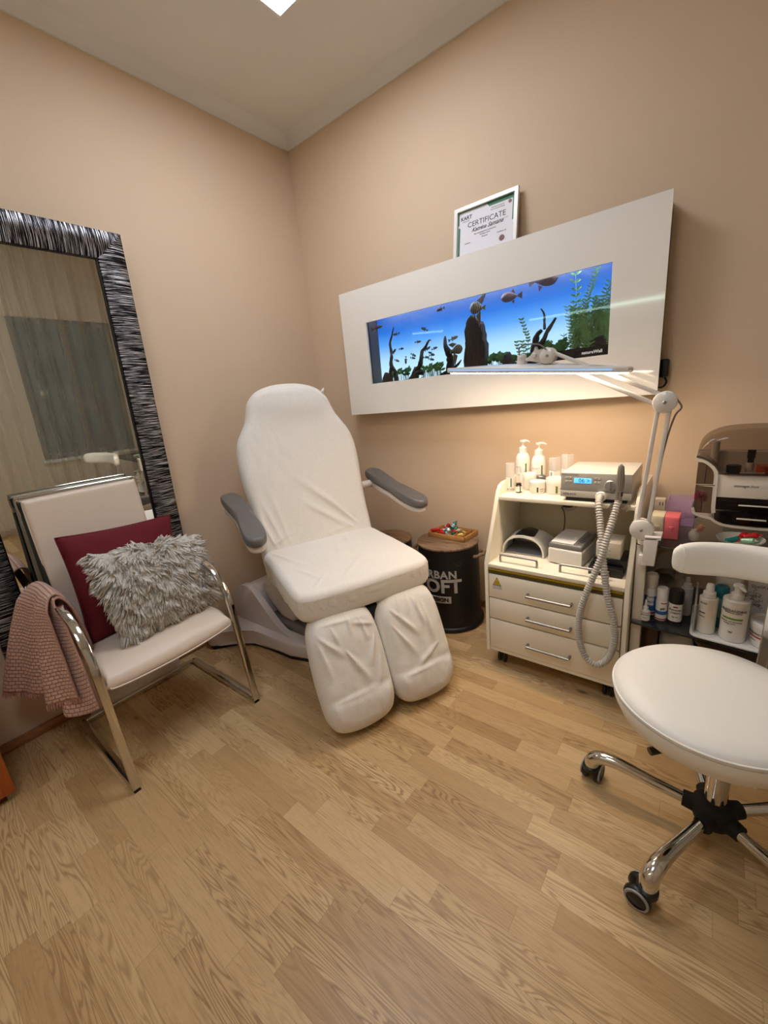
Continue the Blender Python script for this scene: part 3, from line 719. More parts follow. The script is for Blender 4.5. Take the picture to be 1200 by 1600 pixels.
AF = [[(-0.26, 0.05), (-0.46, 0.16), (-0.44, -0.13), (-0.26, -0.05)], [(0.10, 0.36), (-0.20, 0.62), (-0.48, 0.92), (-0.30, 0.50), (-0.22, 0.18)], [(0.06, -0.38), (-0.10, -0.62), (-0.20, -1.00), (-0.24, -0.55), (-0.20, -0.15)], [(0.24, -0.30), (0.05, -0.60), (-0.08, -0.78), (0.02, -0.55), (0.18, -0.30)]]
fish(1.325, 1.748, .092, -0.15, -1, h=0.66, m=strp, fins=AF, label='striped angelfish swimming above the slate rock', name='angelfish', cat='fish')
fish(1.190, 1.566, .082, 0.05, 1, h=0.62, m=strp, fins=[[(-0.26, 0.05), (-0.50, 0.10), (-0.44, -0.18), (-0.26, -0.05)], [(0.10, 0.36), (-0.20, 0.48), (-0.55, 0.42), (-0.30, 0.30), (-0.22, 0.18)], [(0.10, -0.38), (-0.06, -0.62), (-0.16, -1.0), (-0.24, -0.55), (-0.20, -0.15)]], label='striped angelfish half hidden at the left side of the slate rock', name='angelfish', cat='fish')
gour = mat('brown purple gourami', (108, 90, 100), rough=0.45, var=0.35, vscale=50)
fish(1.500, 1.764, .105, -0.05, -1, h=0.44, m=gour, label='brownish broad fish swimming left near the water top', cat='fish')
fish(1.652, 1.802, .130, -0.05, 1, h=0.46, m=gour, label='dark broad fish cut off by the top edge of the tank opening', cat='fish')

# plug on the casing side
t = thing('power_plug', 'black plug on the right side of the aquarium casing', 'plug', (2.135, -0.035, 1.32))
bm = nb(); box(bm, 2.124, 2.156, -0.052, -0.012, 1.325, 1.400, 0.008, 3); obj('body', bm, blackp, t, world=True)
bm = nb(); tube(bm, smooth_path([(2.142, -0.03, 1.33), (2.150, -0.025, 1.305), (2.135, -0.02, 1.285), (2.10, -0.02, 1.290)], 6), 0.004, 8); obj('cable', bm, blackp, t, world=True)

# certificate standing on top of the aquarium
CX0, CX1 = 1.190, 1.520
t = thing('certificate_frame', 'white framed certificate with green corner bands standing on the aquarium', 'picture frame', ((CX0+CX1)/2, -0.05, AZ1-0.015))
cz0, cz1 = AZ1-0.015, 2.232
def cf(x, s, w): # s height above base, leans back to the wall
    return (x, -0.060+s*0.16-w, cz0+s)
bm = nb(); H = cz1-cz0; fwid = 0.018
for a in ((CX0, CX0+fwid, 0, H), (CX1-fwid, CX1, 0, H), (CX0+fwid, CX1-fwid, 0, fwid), (CX0+fwid, CX1-fwid, H-fwid, H)):
    prism(bm, [(a[0], a[2]), (a[1], a[2]), (a[1], a[3]), (a[0], a[3])], 0, 0.018, cf)
obj('frame', bm, whitep, t, world=True, smooth=False)
bm = nb(); prism(bm, [(CX0+fwid, fwid), (CX1-fwid, fwid), (CX1-fwid, H-fwid), (CX0+fwid, H-fwid)], 0.001, 0.004, cf); obj('paper', bm, mat('certificate paper', (228, 224, 226), rough=0.6, bump=0.02), t, world=True, smooth=False)
green = mat('green print', (58, 118, 82), rough=0.6)
bm = nb(); xa, xb, sa, sb = CX0+fwid, CX1-fwid, fwid, H-fwid; w = 0.012
prism(bm, [(xa+0.15, sb), (xb, sb), (xb, sb-0.11), (xb-w*0.9, sb-0.115), (xb-w*0.9, sb-w*1.6), (xa+0.165, sb-w*1.6)], 0.0042, 0.0048, cf)
prism(bm, [(xa, sb), (xa+0.15, sb), (xa+0.15, sb-0.004), (xa+0.006, sb-0.004), (xa+0.006, sb-0.06), (xa, sb-0.06)], 0.0042, 0.0048, cf)
prism(bm, [(xa+0.002, sa), (xa+w, sa), (xa+w, sb-0.075), (xa+0.002, sb-0.068)], 0.0042, 0.0048, cf)
prism(bm, [(xb-0.006, sa), (xb, sa), (xb, sb-0.125), (xb-0.006, sb-0.125)], 0.0042, 0.0048, cf)
obj('border', bm, green, t, world=True, smooth=False, label='green border bands')
ink = mat('dark print', (58, 54, 56), rough=0.6)
bm = nb(); cxm = (CX0+CX1)/2
def ct(s, size, x, z, **k): text_mesh(s, size, lambda a, b_, h: cf(x+a, z+b_, 0.0046+h*0.5), bm, **k)
ct('CERTIFICATE', 0.034, cxm+0.005, H-0.090); ct('Katrina Samane', 0.026, cxm+0.010, H-0.118, shear=0.5, bold=0.0003)
ct('has completed the professional', 0.009, cxm, H-0.138); ct('training course', 0.009, cxm, H-0.148)
ct('KART', 0.024, xa+0.045, sb-0.035, bold=0.0006); ct('PODOLOGY', 0.007, xa+0.045, sb-0.050)
ct('International School of', 0.007, xb-0.085, sb-0.030); ct('Foot Care and Podology', 0.007, xb-0.085, sb-0.039)
ct('Lecturer', 0.009, xa+0.055, H-0.170); ct('Director', 0.009, cxm+0.0, H-0.160); ct('Certificate No.', 0.008, xb-0.060, H-0.165)
prism(bm, [(cxm+0.03, H-0.112), (xb-0.03, H-0.112), (xb-0.03, H-0.1112), (cxm+0.03, H-0.1112)], 0.0042, 0.0046, cf)
obj('lettering', bm, ink, t, world=True, smooth=False, label='printed dark lettering')
bm = nb(); prism(bm, [(xb-0.058+0.013*math.cos(k*PI/8), H-0.195+0.013*math.sin(k*PI/8)) for k in range(16)], 0.0042, 0.006, cf)
obj('seal', bm, mat('wine red seal', (112, 52, 58), rough=0.5), t, world=True, smooth=False, label='wine red seal')
bm = nb(); prism(bm, [(xb-0.024+0.008*math.cos(k*PI/8), sb-0.030+0.008*math.sin(k*PI/8)) for k in range(16)], 0.0042, 0.005, cf)
obj('round_stamp', bm, mat('wine red seal', (112, 52, 58), rough=0.5), t, world=True, smooth=False, label='wine red seal')

# ------------------------------------------------------------------ treatment chair under fitted covers
cover = M_weave('stretch terry cover', (226, 220, 210), (242, 237, 228), 260, 420, 0.5, 0.95, 0.0016)
padgrey = mat('grey leatherette', (104, 101, 99), rough=0.38, bump=0.15, bscale=300)
plast = mat('pale chair plastic', (216, 204, 196), rough=0.4, bump=0.02)
BA = math.radians(-23.5); BO = Vector((0.60, -0.70, 0))
bed = thing('treatment_chair', 'tall pedicure treatment chair under light fabric covers with grey armrests', 'treatment chair', BO, BA)
REC = math.radians(16)
def fback(u, v, w):   # u across (b), v up the backrest, w out of the front face
    return (-v*math.sin(REC)+(w-0.055)*math.cos(REC), u, 0.6+v*math.cos(REC)+(w-0.055)*math.sin(REC))
half = [(0.325, -0.10), (0.340, 0.02), (0.340, 0.15), (0.345, 0.28), (0.356, 0.42), (0.354, 0.54), (0.335, 0.62), (0.300, 0.68), (0.270, 0.73), (0.252, 0.785), (0.232, 0.84), (0.180, 0.893), (0.095, 0.924)]
out = [(a, b_) for a, b_ in half] + [(0.0, 0.932)] + [(-a, b_) for a, b_ in reversed(half)] + [(-0.2, -0.115), (0.2, -0.115)]
rb = ridges([(0.22, 0.06, -0.10, 0.40, 0.016, 0.010), (0.24, 0.04, 0.02, 0.30, 0.012, 0.008), (0.16, 0.04, -0.10, 0.26, 0.014, 0.008), (0.20, 0.03, -0.02, 0.20, 0.010, 0.007),
    (-0.22, 0.02, -0.30, 0.30, 0.012, 0.006), (-0.26, 0.0, -0.33, 0.22, 0.010, 0.007), (-0.18, 0.0, -0.24, 0.34, 0.014, 0.005), (-0.14, 0.04, -0.05, 0.30, 0.016, 0.004),
    (0.25, 0.80, 0.31, 0.66, 0.010, 0.007), (0.19, 0.84, 0.33, 0.63, 0.012, 0.006), (0.235, 0.86, 0.30, 0.72, 0.008, 0.006), (-0.25, 0.76, -0.32, 0.64, 0.012, 0.004),
    (-0.20, 0.86, 0.20, 0.87, 0.02, 0.003), (-0.30, 0.02, -0.12, 0.10, 0.010, 0.006), (0.02, 0.02, 0.28, 0.06, 0.010, 0.005)])
def db(u, v):
    head = 0.030*math.exp(-((v-0.82)/0.10)**2)*math.exp(-(u/0.20)**4)
    return rb(u, v)+head+0.004*noise.noise((u*7, v*7, 1.0))+0.0018*noise.noise((u*24, v*14, 4.0))
bm = nb(); slab(bm, out, 0.11, 0.052, fback, 300, 60, 0.012, db, center=(0, 0.42))
# little pointed corner of the cover at the head end
tube(bm, [fback(0.205, 0.850, 0.045), fback(0.222, 0.878, 0.050)], 0.01, 8, radii=[0.014, 0.003])
back = obj('backrest', bm, cover, bed, ang=180, label='backrest under a light stretch cover')
# seat
def fseat(u, v, w): return (v, u, 0.535+w)
so = [(-0.335, 0.0), (-0.345, 0.15), (-0.350, 0.42), (-0.350, 0.60), (-0.325, 0.655), (-0.24, 0.675), (0.0, 0.680), (0.20, 0.672), (0.285, 0.650), (0.318, 0.60), (0.336, 0.42), (0.338, 0.15), (0.325, -0.02), (0.20, -0.07), (-0.20, -0.07)]
rs_ = ridges([(-0.10, 0.58, 0.20, 0.30, 0.020, 0.0035), (0.05, 0.08, -0.05, 0.42, 0.02, 0.004), (0.20, 0.06, 0.16, 0.34, 0.016, 0.004), (-0.30, 0.05, -0.22, 0.35, 0.014, 0.005), (-0.26, 0.38, -0.20, 0.55, 0.010, 0.005), (0.12, 0.04, 0.08, 0.24, 0.012, 0.004), (-0.25, 0.60, -0.15, 0.50, 0.010, 0.004)])
bm = nb(); slab(bm, so, 0.13, 0.034, fseat, 300, 52, 0.010, lambda u, v: rs_(u, v)+0.003*noise.noise((u*9, v*9, 7)), center=(0, 0.3))
# hanging skirt of the cover with soft gathers on the front and sides
sm = smooth_path([(a, b_, 0) for a, b_ in so], 14, closed=True); n = len(sm)
cc = Vector((0, 0.3, 0))
def sk(i, j):
    p = sm[i % n]; v = j/14.0; a = i/n
    d = (p-cc); out_ = 1.0-0.035*v*v+0.006*math.sin(v*PI)
    q = cc+d*out_
    g = 0.005*math.sin(a*190+4*math.sin(a*37)-v*5)*v+0.0035*noise.noise((a*60, v*3, 2))
    q += d.normalized()*g
    drop = 0.105+0.018*math.sin(a*2*PI+2.2)+0.008*math.sin(a*26)
    return (q.y, q.x, 0.575-drop*v)
V = [[bm.verts.new(sk(i, j)) for j in range(15)] for i in range(n)]
for i in range(n):
    for j in range(14): bm.faces.new([V[i][j], V[(i+1) % n][j], V[(i+1) % n][j+1], V[i][j+1]])
obj('seat', bm, cover, bed, ang=180, label='seat pad under a light stretch cover')
# two leg rests
LU = Vector((-0.36, 0, 0.93)).normalized(); LN = Vector((0.93, 0, 0.36)).normalized()
def legrest(cx, lst, sgn):
    def fl(u, v, w):
        bulge = 0.03*math.exp(-((v-0.20)/0.10)**2)*(-1)
        p = Vector((0.77, cx+u, 0.28))+LU*v+LN*(w-0.062)
        p.x -= 0.10*max(0, v-0.10)**2*10
        return tuple(p)
    o_ = [(-0.150, 0.18), (-0.165, 0.05), (-0.163, -0.10), (-0.150, -0.20), (-0.105, -0.252), (0.0, -0.268), (0.105, -0.252), (0.150, -0.20), (0.163, -0.08), (0.160, 0.08), (0.142, 0.19), (0.10, 0.232), (0.0, 0.245), (-0.10, 0.235)]
    g = ridges(lst)
    def dd(u, v): return g(u, v)+0.004*noise.noise((u*10+cx*9, v*10, 3))+0.002*noise.noise((u*30, v*22, cx))+0.010*math.exp(-((v+0.15)/0.06)**2)-0.006*math.exp(-((v+0.105)/0.02)**2)
    bm = nb(); slab(bm, o_, 0.135, 0.060, fl, 220, 50, 0.012, dd, center=(0, 0))
    return obj('leg_rest', bm, cover, bed, ang=180)
legrest(-0.182, [(-0.12, 0.16, -0.02, 0.05, 0.014, 0.008), (-0.02, 0.07, 0.06, -0.08, 0.013, 0.010), (0.12, 0.10, 0.07, -0.03, 0.010, 0.008), (0.13, 0.14, 0.00, 0.18, 0.010, 0.007), (-0.13, 0.14, -0.10, -0.02, 0.012, 0.006), (-0.06, 0.18, -0.04, 0.10, 0.009, 0.006), (0.02, 0.20, 0.02, 0.12, 0.009, 0.006), (0.07, 0.18, 0.09, 0.08, 0.009, 0.007), (-0.10, 0.20, 0.10, 0.19, 0.010, 0.005), (0.13, 0.02, 0.09, -0.12, 0.010, 0.006), (-0.10, -0.11, 0.10, -0.10, 0.012, 0.006)], 1)
legrest(0.140, [(-0.10, 0.17, 0.02, 0.02, 0.013, 0.010), (0.02, 0.19, 0.05, 0.05, 0.012, 0.009), (0.06, 0.16, 0.08, -0.05, 0.014, 0.009), (0.08, -0.04, -0.06, -0.12, 0.012, 0.008), (-0.11, 0.10, -0.02, -0.06, 0.012, 0.008), (0.0, 0.21, -0.02, 0.12, 0.008, 0.006), (0.04, 0.21, 0.02, 0.13, 0.008, 0.006), (-0.05, 0.21, -0.07, 0.12, 0.008, 0.006), (-0.10, -0.12, 0.10, -0.11, 0.012, 0.007)], 1)
# black gap bracket between seat and leg rests
bm = nb(); box(bm, 0.50, 0.66, -0.26, 0.26, 0.36, 0.46, 0.01); box(bm, 0.05, 0.55, -0.24, 0.24, 0.40, 0.465, 0.01)
obj('seat_carrier', bm, black, bed, label='black seat carrier')
# armrests: grey pad on a pale plastic support
def arm(side):
    cy0, cy1 = (-0.432, -0.408) if side < 0 else (0.472, 0.502)
    def fa(u, v, w):
        k = (v+0.26)/0.60; y = cy0+(cy1-cy0)*k
        bend = 0.014*math.sin(k*PI)*(1 if side < 0 else -1)
        return (v+(w*0.2), y+u+bend, 0.852-0.22*(v-0.05)+w-0.022)
    o_ = [(-0.052, -0.20), (-0.050, -0.05), (-0.046, 0.08), (-0.053, 0.20), (-0.050, 0.29), (-0.030, 0.332), (0.0, 0.342), (0.030, 0.332), (0.050, 0.29), (0.053, 0.20), (0.047, 0.08), (0.050, -0.05), (0.050, -0.19), (0.030, -0.245), (0.0, -0.255), (-0.034, -0.24)]
    bm = nb(); slab(bm, o_, 0.048, 0.020, fa, 140, 24, 0.004, lambda u, v: 0.001*noise.noise((u*30, v*14, 1)), center=(0, 0.04))
    a_ = obj('armrest', bm, padgrey, bed, ang=180)
    def fs(u, v, w):
        x, y, z = fa(u*0.86, v*0.93+0.006, 0); return (x-w*0.1, y, z-0.040+w-0.03*max(0, 0.1-v))
    bm = nb(); slab(bm, o_, 0.034, 0.015, fs, 120, 14, 0.0, None, center=(0, 0.04))
    if side < 0: prism(bm, [(0.10, 0.80), (0.27, 0.762), (0.20, 0.735), (0.02, 0.775), (-0.14, 0.845), (-0.20, 0.86)], -0.452, -0.388, lambda a, b_, h: (a, h, b_), bev=0.010)
    else: prism(bm, [(0.10, 0.80), (0.27, 0.762), (0.20, 0.735), (0.02, 0.765), (-0.14, 0.80), (-0.20, 0.86)], 0.452, 0.516, lambda a, b_, h: (a, h, b_), bev=0.010)
    cyl(bm, (-0.155, side*0.33, 0.835), (-0.155, side*0.47, 0.835), 0.022)
    obj('armrest_support', bm, plast, a_, ang=60)
    bm = nb(); tube(bm, [fa(-0.046, 0.28, -0.004), fa(-0.02, 0.336, -0.004), fa(0.02, 0.336, -0.004), fa(0.046, 0.28, -0.004)], 0.0016, 6); obj('seam', bm, darkgrey, a_)
arm(-1); arm(1)
# base: floor plate with two stabiliser wings, side cheeks, housing
bm = nb()
def cm(y): return -1.44-y
P = [(0.72, -1.010), (0.60, -1.046), (0.42, -1.052), (0.30, -1.068), (0.235, -1.085), (0.18, -1.125), (0.13, -1.195), (0.095, -1.232), (0.055, -1.228), (0.030, -1.19), (0.028, -1.10), (0.040, -1.00)]
Q = P+[(x, -1.44-y) for x, y in reversed(P)]
prism(bm, Q, 0.018, 0.105, bev=0.016)
obj('base_plate', bm, plast, bed, world=True, ang=50)
bm = nb(); prism(bm, [(x*0.97+0.01, y*0.985-0.01) for x, y in Q], 0.0, 0.022); obj('base_gasket', bm, black, bed, world=True)
prof = [(0.040, 0.10), (0.055, 0.20), (0.090, 0.285), (0.135, 0.330), (0.190, 0.345), (0.245, 0.343), (0.33, 0.265), (0.42, 0.180), (0.50, 0.125), (0.58, 0.105)]
for y in (-1.005, -0.475):
    bm = nb(); prism(bm, [(p.x, p.y) for p in smooth_path([(a, b_, 0) for a, b_ in prof], 4)]+[(0.58, 0.09), (0.04, 0.09)], y, y+0.04, lambda a, b_, h: (a, h, b_), bev=0.010)
    obj('side_cheek', bm, plast, bed, world=True, ang=50)
bm = nb(); prism(bm, [(0.045, 0.10), (0.060, 0.20), (0.095, 0.28), (0.14, 0.322), (0.19, 0.335), (0.25, 0.33), (0.28, 0.30), (0.30, 0.10)], -0.965, -0.475, lambda a, b_, h: (a, h, b_), bev=0.006)
obj('rear_housing', bm, plast, bed, world=True, ang=50)
bm = nb(); prism(bm, [(0.26, 0.34), (0.52, 0.36), (0.60, 0.22), (0.52, 0.15), (0.42, 0.16), (0.34, 0.22)], -0.94, -0.50, lambda a, b_, h: (a, h, b_), bev=0.03)
obj('lift_housing', bm, plast, bed, world=True, ang=50)
bm = nb(); box(bm, 0.30, 0.74, -0.955, -0.485, 0.10, 0.155, 0.02, 3); obj('foot_well', bm, mat('mid grey plastic', (120, 112, 106), rough=0.5, bump=0.03), bed, world=True)  # foot well in a plain grey, darker than the rest of the base
bm = nb(); prism(bm, [(0.50, 0.12), (0.54, 0.45), (0.68, 0.45), (0.64, 0.12)], -0.84, -0.60, lambda a, b_, h: (a, h, b_), bev=0.02); obj('lift_column', bm, black, bed, world=True, ang=50)

# ------------------------------------------------------------------ cantilever visitor chair
leather = mat('cream leather', (222, 206, 188), rough=0.42, bump=0.10, bscale=260, var=0.03)
ch = thing('cantilever_chair', 'cream leather cantilever chair with chrome frame holding the red and fluffy cushions', 'chair', (0.42, -1.628, 0))
YL, YR = -1.903, -1.353
FB = rrect(0.030, 0.018, 0.005, 2)
def sidepath(y, dx):
    fp = [(0.392, 0.705), (0.45, 0.700), (0.52, 0.682), (0.585, 0.645), (0.635, 0.585), (0.660, 0.52), (0.672, 0.44), (0.690, 0.30), (0.708, 0.14), (0.722, 0.016)]
    return [(x+dx, y, z) for x, z in fp]
for y, dx in ((YL, 0.008), (YR, -0.006)):
    arc = smooth_path(sidepath(y, dx), 5)
    rearm = smooth_path([(0.10, y, 0.665), (0.20, y, 0.690), (0.30, y, 0.703), (0.392+dx, y, 0.705)], 5)
    bm = nb(); tube(bm, rearm[:-1]+arc, 0.01, prof=FB, side=(0, 1, 0)); obj('arm_frame', bm, chrome, ch, world=True, ang=35)
    bm = nb(); tube(bm, [(0.722+dx, y, 0.016), (0.125, y, 0.016)], 0.01, prof=rrect(0.030, 0.026, 0.004, 2), side=(0, 1, 0)); obj('floor_runner', bm, chrome, ch, world=True, ang=35)
    bm = nb(); box(bm, 0.705+dx, 0.728+dx, y-0.012, y+0.012, 0.0, 0.004, 0.001); obj('glide', bm, blackp, ch, world=True)
bm = nb(); tube(bm, [(0.128, YL, 0.016), (0.128, YR, 0.016)], 0.01, prof=rrect(0.026, 0.022, 0.004, 2), side=(0, 0, 1)); obj('rear_bar', bm, chrome, ch, world=True)
bm = nb(); tube(bm, [(0.668, YL, 0.425), (0.655, YR, 0.425)], 0.009, 10); tube(bm, [(0.30, YL, 0.425), (0.30, YR, 0.425)], 0.009, 10); obj('seat_bar', bm, chrome, ch, world=True)
# seat pad
def fs2(u, v, w): # u across y, v along x
    z = 0.458+w+0.018*math.sin(max(0, (v-0.10)/0.60)*PI)*0.0-0.055*max(0, (v-0.58)/0.12)**2*(1)
    return (v+w*0.0, -1.628+u, z+0.012*max(0, v-0.3))
hs = 0.252
bm = nb(); slab(bm, [(-hs, 0.22), (-hs, 0.45), (-hs, 0.65), (-hs+0.02, 0.680), (0, 0.687), (hs-0.02, 0.676), (hs, 0.64), (hs, 0.45), (hs, 0.22), (hs-0.02, 0.17), (0, 0.165), (-hs+0.02, 0.17)], 0.042, 0.019, fs2, 200, 34, 0.006, lambda u, v: 0.002*noise.noise((u*6, v*6, 5)), center=(0, 0.43))
seat = obj('seat', bm, leather, ch, world=True, ang=180)
def rim(pts, r, f): 
    P_ = [f(*p) for p in pts]; return P_
bm = nb(); tube(bm, smooth_path([fs2(-hs, 0.25, -0.005), fs2(-hs, 0.55, -0.005), fs2(-hs+0.006, 0.660, -0.008), fs2(-hs+0.03, 0.682, -0.010), fs2(0, 0.689, -0.010), fs2(hs-0.03, 0.677, -0.010), fs2(hs-0.004, 0.655, -0.008), fs2(hs, 0.55, -0.005), fs2(hs, 0.25, -0.005)], 6), 0.0035, 8); obj('piping', bm, leather, seat, world=True)
# backrest: leather front pad leaning back, dark side wedge, chrome top bar, leather-covered back board reaching the floor bar
YB0, YB1 = -1.865, -1.425
def fb2(u, v, w): # u 0..1 across, v height 0..1
    xb, xt = 0.250, 0.135
    x = xb+(xt-xb)*v+0.025*math.sin(v*PI)*-1+(0.010-0.028*u)*v
    return (x+w, YB0+(YB1-YB0)*u, 0.43+(1.085-0.43)*v)
bw, bh = YB1-YB0, 0.655
bm = nb(); pad(bm, bw, bh, 0.034, 0.015, lambda u, v, w: fb2(u/bw, v/bh, w+0.008), 40, 50, 0.003)
bp_ = obj('backrest', bm, leather, ch, world=True, ang=180)
bm = nb(); tube(bm, smooth_path([fb2(0, 0.02, 0.012), fb2(0, 0.5, 0.012), fb2(0.0, 0.94, 0.012), fb2(0.02, 0.985, 0.012), fb2(0.08, 0.998, 0.012), fb2(0.5, 1.0, 0.012), fb2(0.92, 0.998, 0.012), fb2(0.98, 0.985, 0.012), fb2(1.0, 0.94, 0.012), fb2(1, 0.5, 0.012), fb2(1, 0.02, 0.012)], 6), 0.003, 8); obj('piping', bm, leather, bp_, world=True)
bm = nb(); W_ = [(0.106, 1.078), (0.135, 1.075), (0.165, 0.90), (0.195, 0.72), (0.232, 0.46), (0.118, 0.46), (0.112, 0.72)]
prism(bm, W_, YB0-0.006, YB0+0.006, lambda a, b_, h: (a, h, b_)); obj('side_wedge', bm, mat('dark green grey cloth', (44, 48, 44), rough=0.9, bump=0.3, bscale=400), ch, world=True, smooth=False, label='dark cloth side of the backrest')
bm = nb(); prism(bm, W_, YB1-0.012, YB1-0.004, lambda a, b_, h: (a-0.02 if a > 0.12 else a, h, b_)); obj('side_wedge', bm, mat('dark green grey cloth', (44, 48, 44)), ch, world=True, smooth=False, label='dark cloth side of the backrest')
bm = nb(); prism(bm, rrect(YB1-YB0, 1.07, 0.02, 4), 0.100, 0.112, lambda a, b_, h: (h+0.012*(0.5-b_)*0.0, (YB0+YB1)/2+a, 0.553+b_), bev=0.003); obj('back_board', bm, leather, ch, world=True, ang=50, label='leather covered board reaching down behind the seat')
bm = nb(); tube(bm, smooth_path([(0.110, YB0-0.004, 1.02), (0.112, YB0-0.008, 1.06), (0.113, YB0-0.004, 1.088), (0.113, YB0+0.03, 1.095), (0.113, YB1-0.03, 1.095), (0.113, YB1+0.006, 1.085), (0.112, YB1+0.009, 1.04), (0.112, YB1+0.010, 0.62)], 5), 0.0055, 10); obj('back_frame', bm, chrome, ch, world=True)
bm = nb(); tube(bm, [(0.11, YL, 0.668), (0.11, YR, 0.668)], 0.008, 10); obj('arm_crossbar', bm, chrome, ch, world=True)

# ------------------------------------------------------------------ cushions
velvet = mat('dark red velvet', (98, 2, 18), rough=0.85, sheen=0.0, bump=0.08, bscale=300, var=0.2, vscale=9)
def cushion_pts(bm, corners, t, n=40, pinch=0.06, wr=0.0, seed=0, normal=None):
    """corners: four 3D points BL,BR,TR,TL of the front plane; returns surface function"""
    BL, BR, TR, TL = [Vector(c) for c in corners]
    nrm = (BR-BL).cross(TL-BL).normalized() if normal is None else Vector(normal).normalized()
    def f(u, v, s):
        # pinch the sides inwards
        uu, vv = 2*u-1, 2*v-1
        pu = uu*(1-pinch*(1-vv*vv)); pv = vv*(1-pinch*(1-uu*uu))
        a, b_ = (pu+1)/2, (pv+1)/2
        p = (BL*(1-a)+BR*a)*(1-b_)+(TL*(1-a)+TR*a)*b_
        h = (max(0, 1-uu**2)**0.5)*(max(0, 1-vv**2)**0.5)
        h = h**0.75*t/2
        h += wr*noise.noise((u*5+seed, v*5, s))*(1-abs(uu)**6)*(1-abs(vv)**6)
        return p+nrm*h*s
    for s in (1, -1): grid(bm, n, n, lambda u, v: f(u, v, s))
    bmesh.ops.remove_doubles(bm, verts=bm.verts[:], dist=0.0004)
    return f, nrm
bm = nb()
RC = [(0.385, -1.835, 0.475), (0.330, -1.410, 0.480), (0.275, -1.362, 0.900), (0.255, -1.815, 0.925)]
f_, nn_ = cushion_pts(bm, RC, 0.15, 44, 0.05, 0.010, 3)
c1 = obj('red_cushion', bm, velvet, ang=180, loc=(0.33, -1.61, 0.46))
tag(c1, 'dark red velvet cushion leaning on the chair back behind the fluffy one', 'cushion')
bm = nb(); E_ = []
for k in range(80):
    a = k/20.0; s_ = int(a) % 4; q_ = a-int(a)
    uv = [(q_, 0), (1, q_), (1-q_, 1), (0, 1-q_)][s_]; E_.append(f_(uv[0], uv[1], 1))
tube(bm, [p-Vector((0.33, -1.61, 0.46)) for p in E_], 0.0035, 6, closed=True); pi_ = obj('piping', bm, velvet, c1)
# fluffy cushion
fur = bpy.data.materials.new('ivory long pile'); fur.use_nodes = True; nt = fur.node_tree; N = nt.nodes; L = nt.links; b = N['Principled BSDF']
b.inputs['Roughness'].default_value = 0.75; b.inputs['Specular IOR Level'].default_value = 0.2
tc = N.new('ShaderNodeTexCoord'); nz_ = N.new('ShaderNodeTexNoise'); nz_.inputs['Scale'].default_value = 45; L.new(tc.outputs['Object'], nz_.inputs['Vector'])
r = N.new('ShaderNodeValToRGB'); r.color_ramp.elements[0].position = 0.3; r.color_ramp.elements[0].color = rgb(246, 240, 230); r.color_ramp.elements[1].position = 0.7; r.color_ramp.elements[1].color = rgb(255, 254, 250)
L.new(nz_.outputs['Fac'], r.inputs[0]); L.new(r.outputs[0], b.inputs['Base Color'])
tl_ = N.new('ShaderNodeBsdfTranslucent'); L.new(r.outputs[0], tl_.inputs[0]); mx = N.new('ShaderNodeMixShader'); mx.inputs[0].default_value = 0.5
L.new(b.outputs[0], mx.inputs[1]); L.new(tl_.outputs[0], mx.inputs[2]); L.new(mx.outputs[0], N['Material Output'].inputs[0])
FC = [(0.545, -1.755, 0.505), (0.490, -1.330, 0.510), (0.395, -1.325, 0.800), (0.405, -1.765, 0.850)]
bm = nb(); f2_, n2_ = cushion_pts(bm, FC, 0.13, 30, 0.04, 0.006, 9)
c2 = obj('fluffy_cushion', bm, fur, ang=180, loc=(0.47, -1.54, 0.49)); tag(c2, 'ivory shaggy fluffy cushion in front of the red cushion on the cream chair', 'cushion')
bm = nb(); rnd = random.Random(5)
down = Vector((0.35, 0.0, -1.0)).normalized()
off = Vector((0.47, -1.54, 0.49))
for k in range(5600):
    u, v = rnd.random(), rnd.random(); s = 1 if rnd.random() < 0.86 else -1
    if rnd.random() < 0.20:
        e_ = rnd.random(); u, v = rnd.choice([(e_, 0.0), (e_, 1.0), (0.0, e_), (1.0, e_)])
    p = f2_(u, v, s); uu, vv = 2*u-1, 2*v-1
    # swirl directions, clumped by noise
    nz = noise.noise_vector(p*9.0); nz2 = noise.noise_vector(p*34.0)
    outw = (f2_(min(1, max(0, u)), min(1, max(0, v)), s)-f2_(0.5, 0.5, 0)); outw.normalize()
    edge = max(abs(uu), abs(vv))**5
    d = (n2_*s*(0.20-0.12*edge)+down*0.70+nz*0.5+nz2*0.7+outw*(0.35+0.75*edge)).normalized()
    l = 0.028+0.022*rnd.random(); w = 0.0024+0.0026*rnd.random()
    bend = (nz2*0.8+down*0.6)*l*0.5
    side = d.cross(n2_+Vector((0.01, 0.02, 0.03))).normalized()*w; th = side.cross(d).normalized()*w*0.6
    rings = []
    for q, tt in ((0.0, 1.0), (0.4, 1.15), (0.75, 0.8)):
        c_ = p+d*l*q+bend*q*q-off
        rings.append([bm.verts.new(c_+side*tt), bm.verts.new(c_-side*0.5*tt+th*tt), bm.verts.new(c_-side*0.5*tt-th*tt)])
    tip = bm.verts.new(p+d*l+bend-off)
    for A, B in zip(rings, rings[1:]):
        for i in range(3): bm.faces.new([A[i], A[(i+1) % 3], B[(i+1) % 3], B[i]])
    for i in range(3): bm.faces.new([rings[-1][i], rings[-1][(i+1) % 3], tip])
me = bpy.data.meshes.new('pile'); bm.to_mesh(me); bm.free(); me.materials.append(fur); me.shade_smooth()
o = bpy.data.objects.new('pile', me); COL.objects.link(o); o.parent = c2

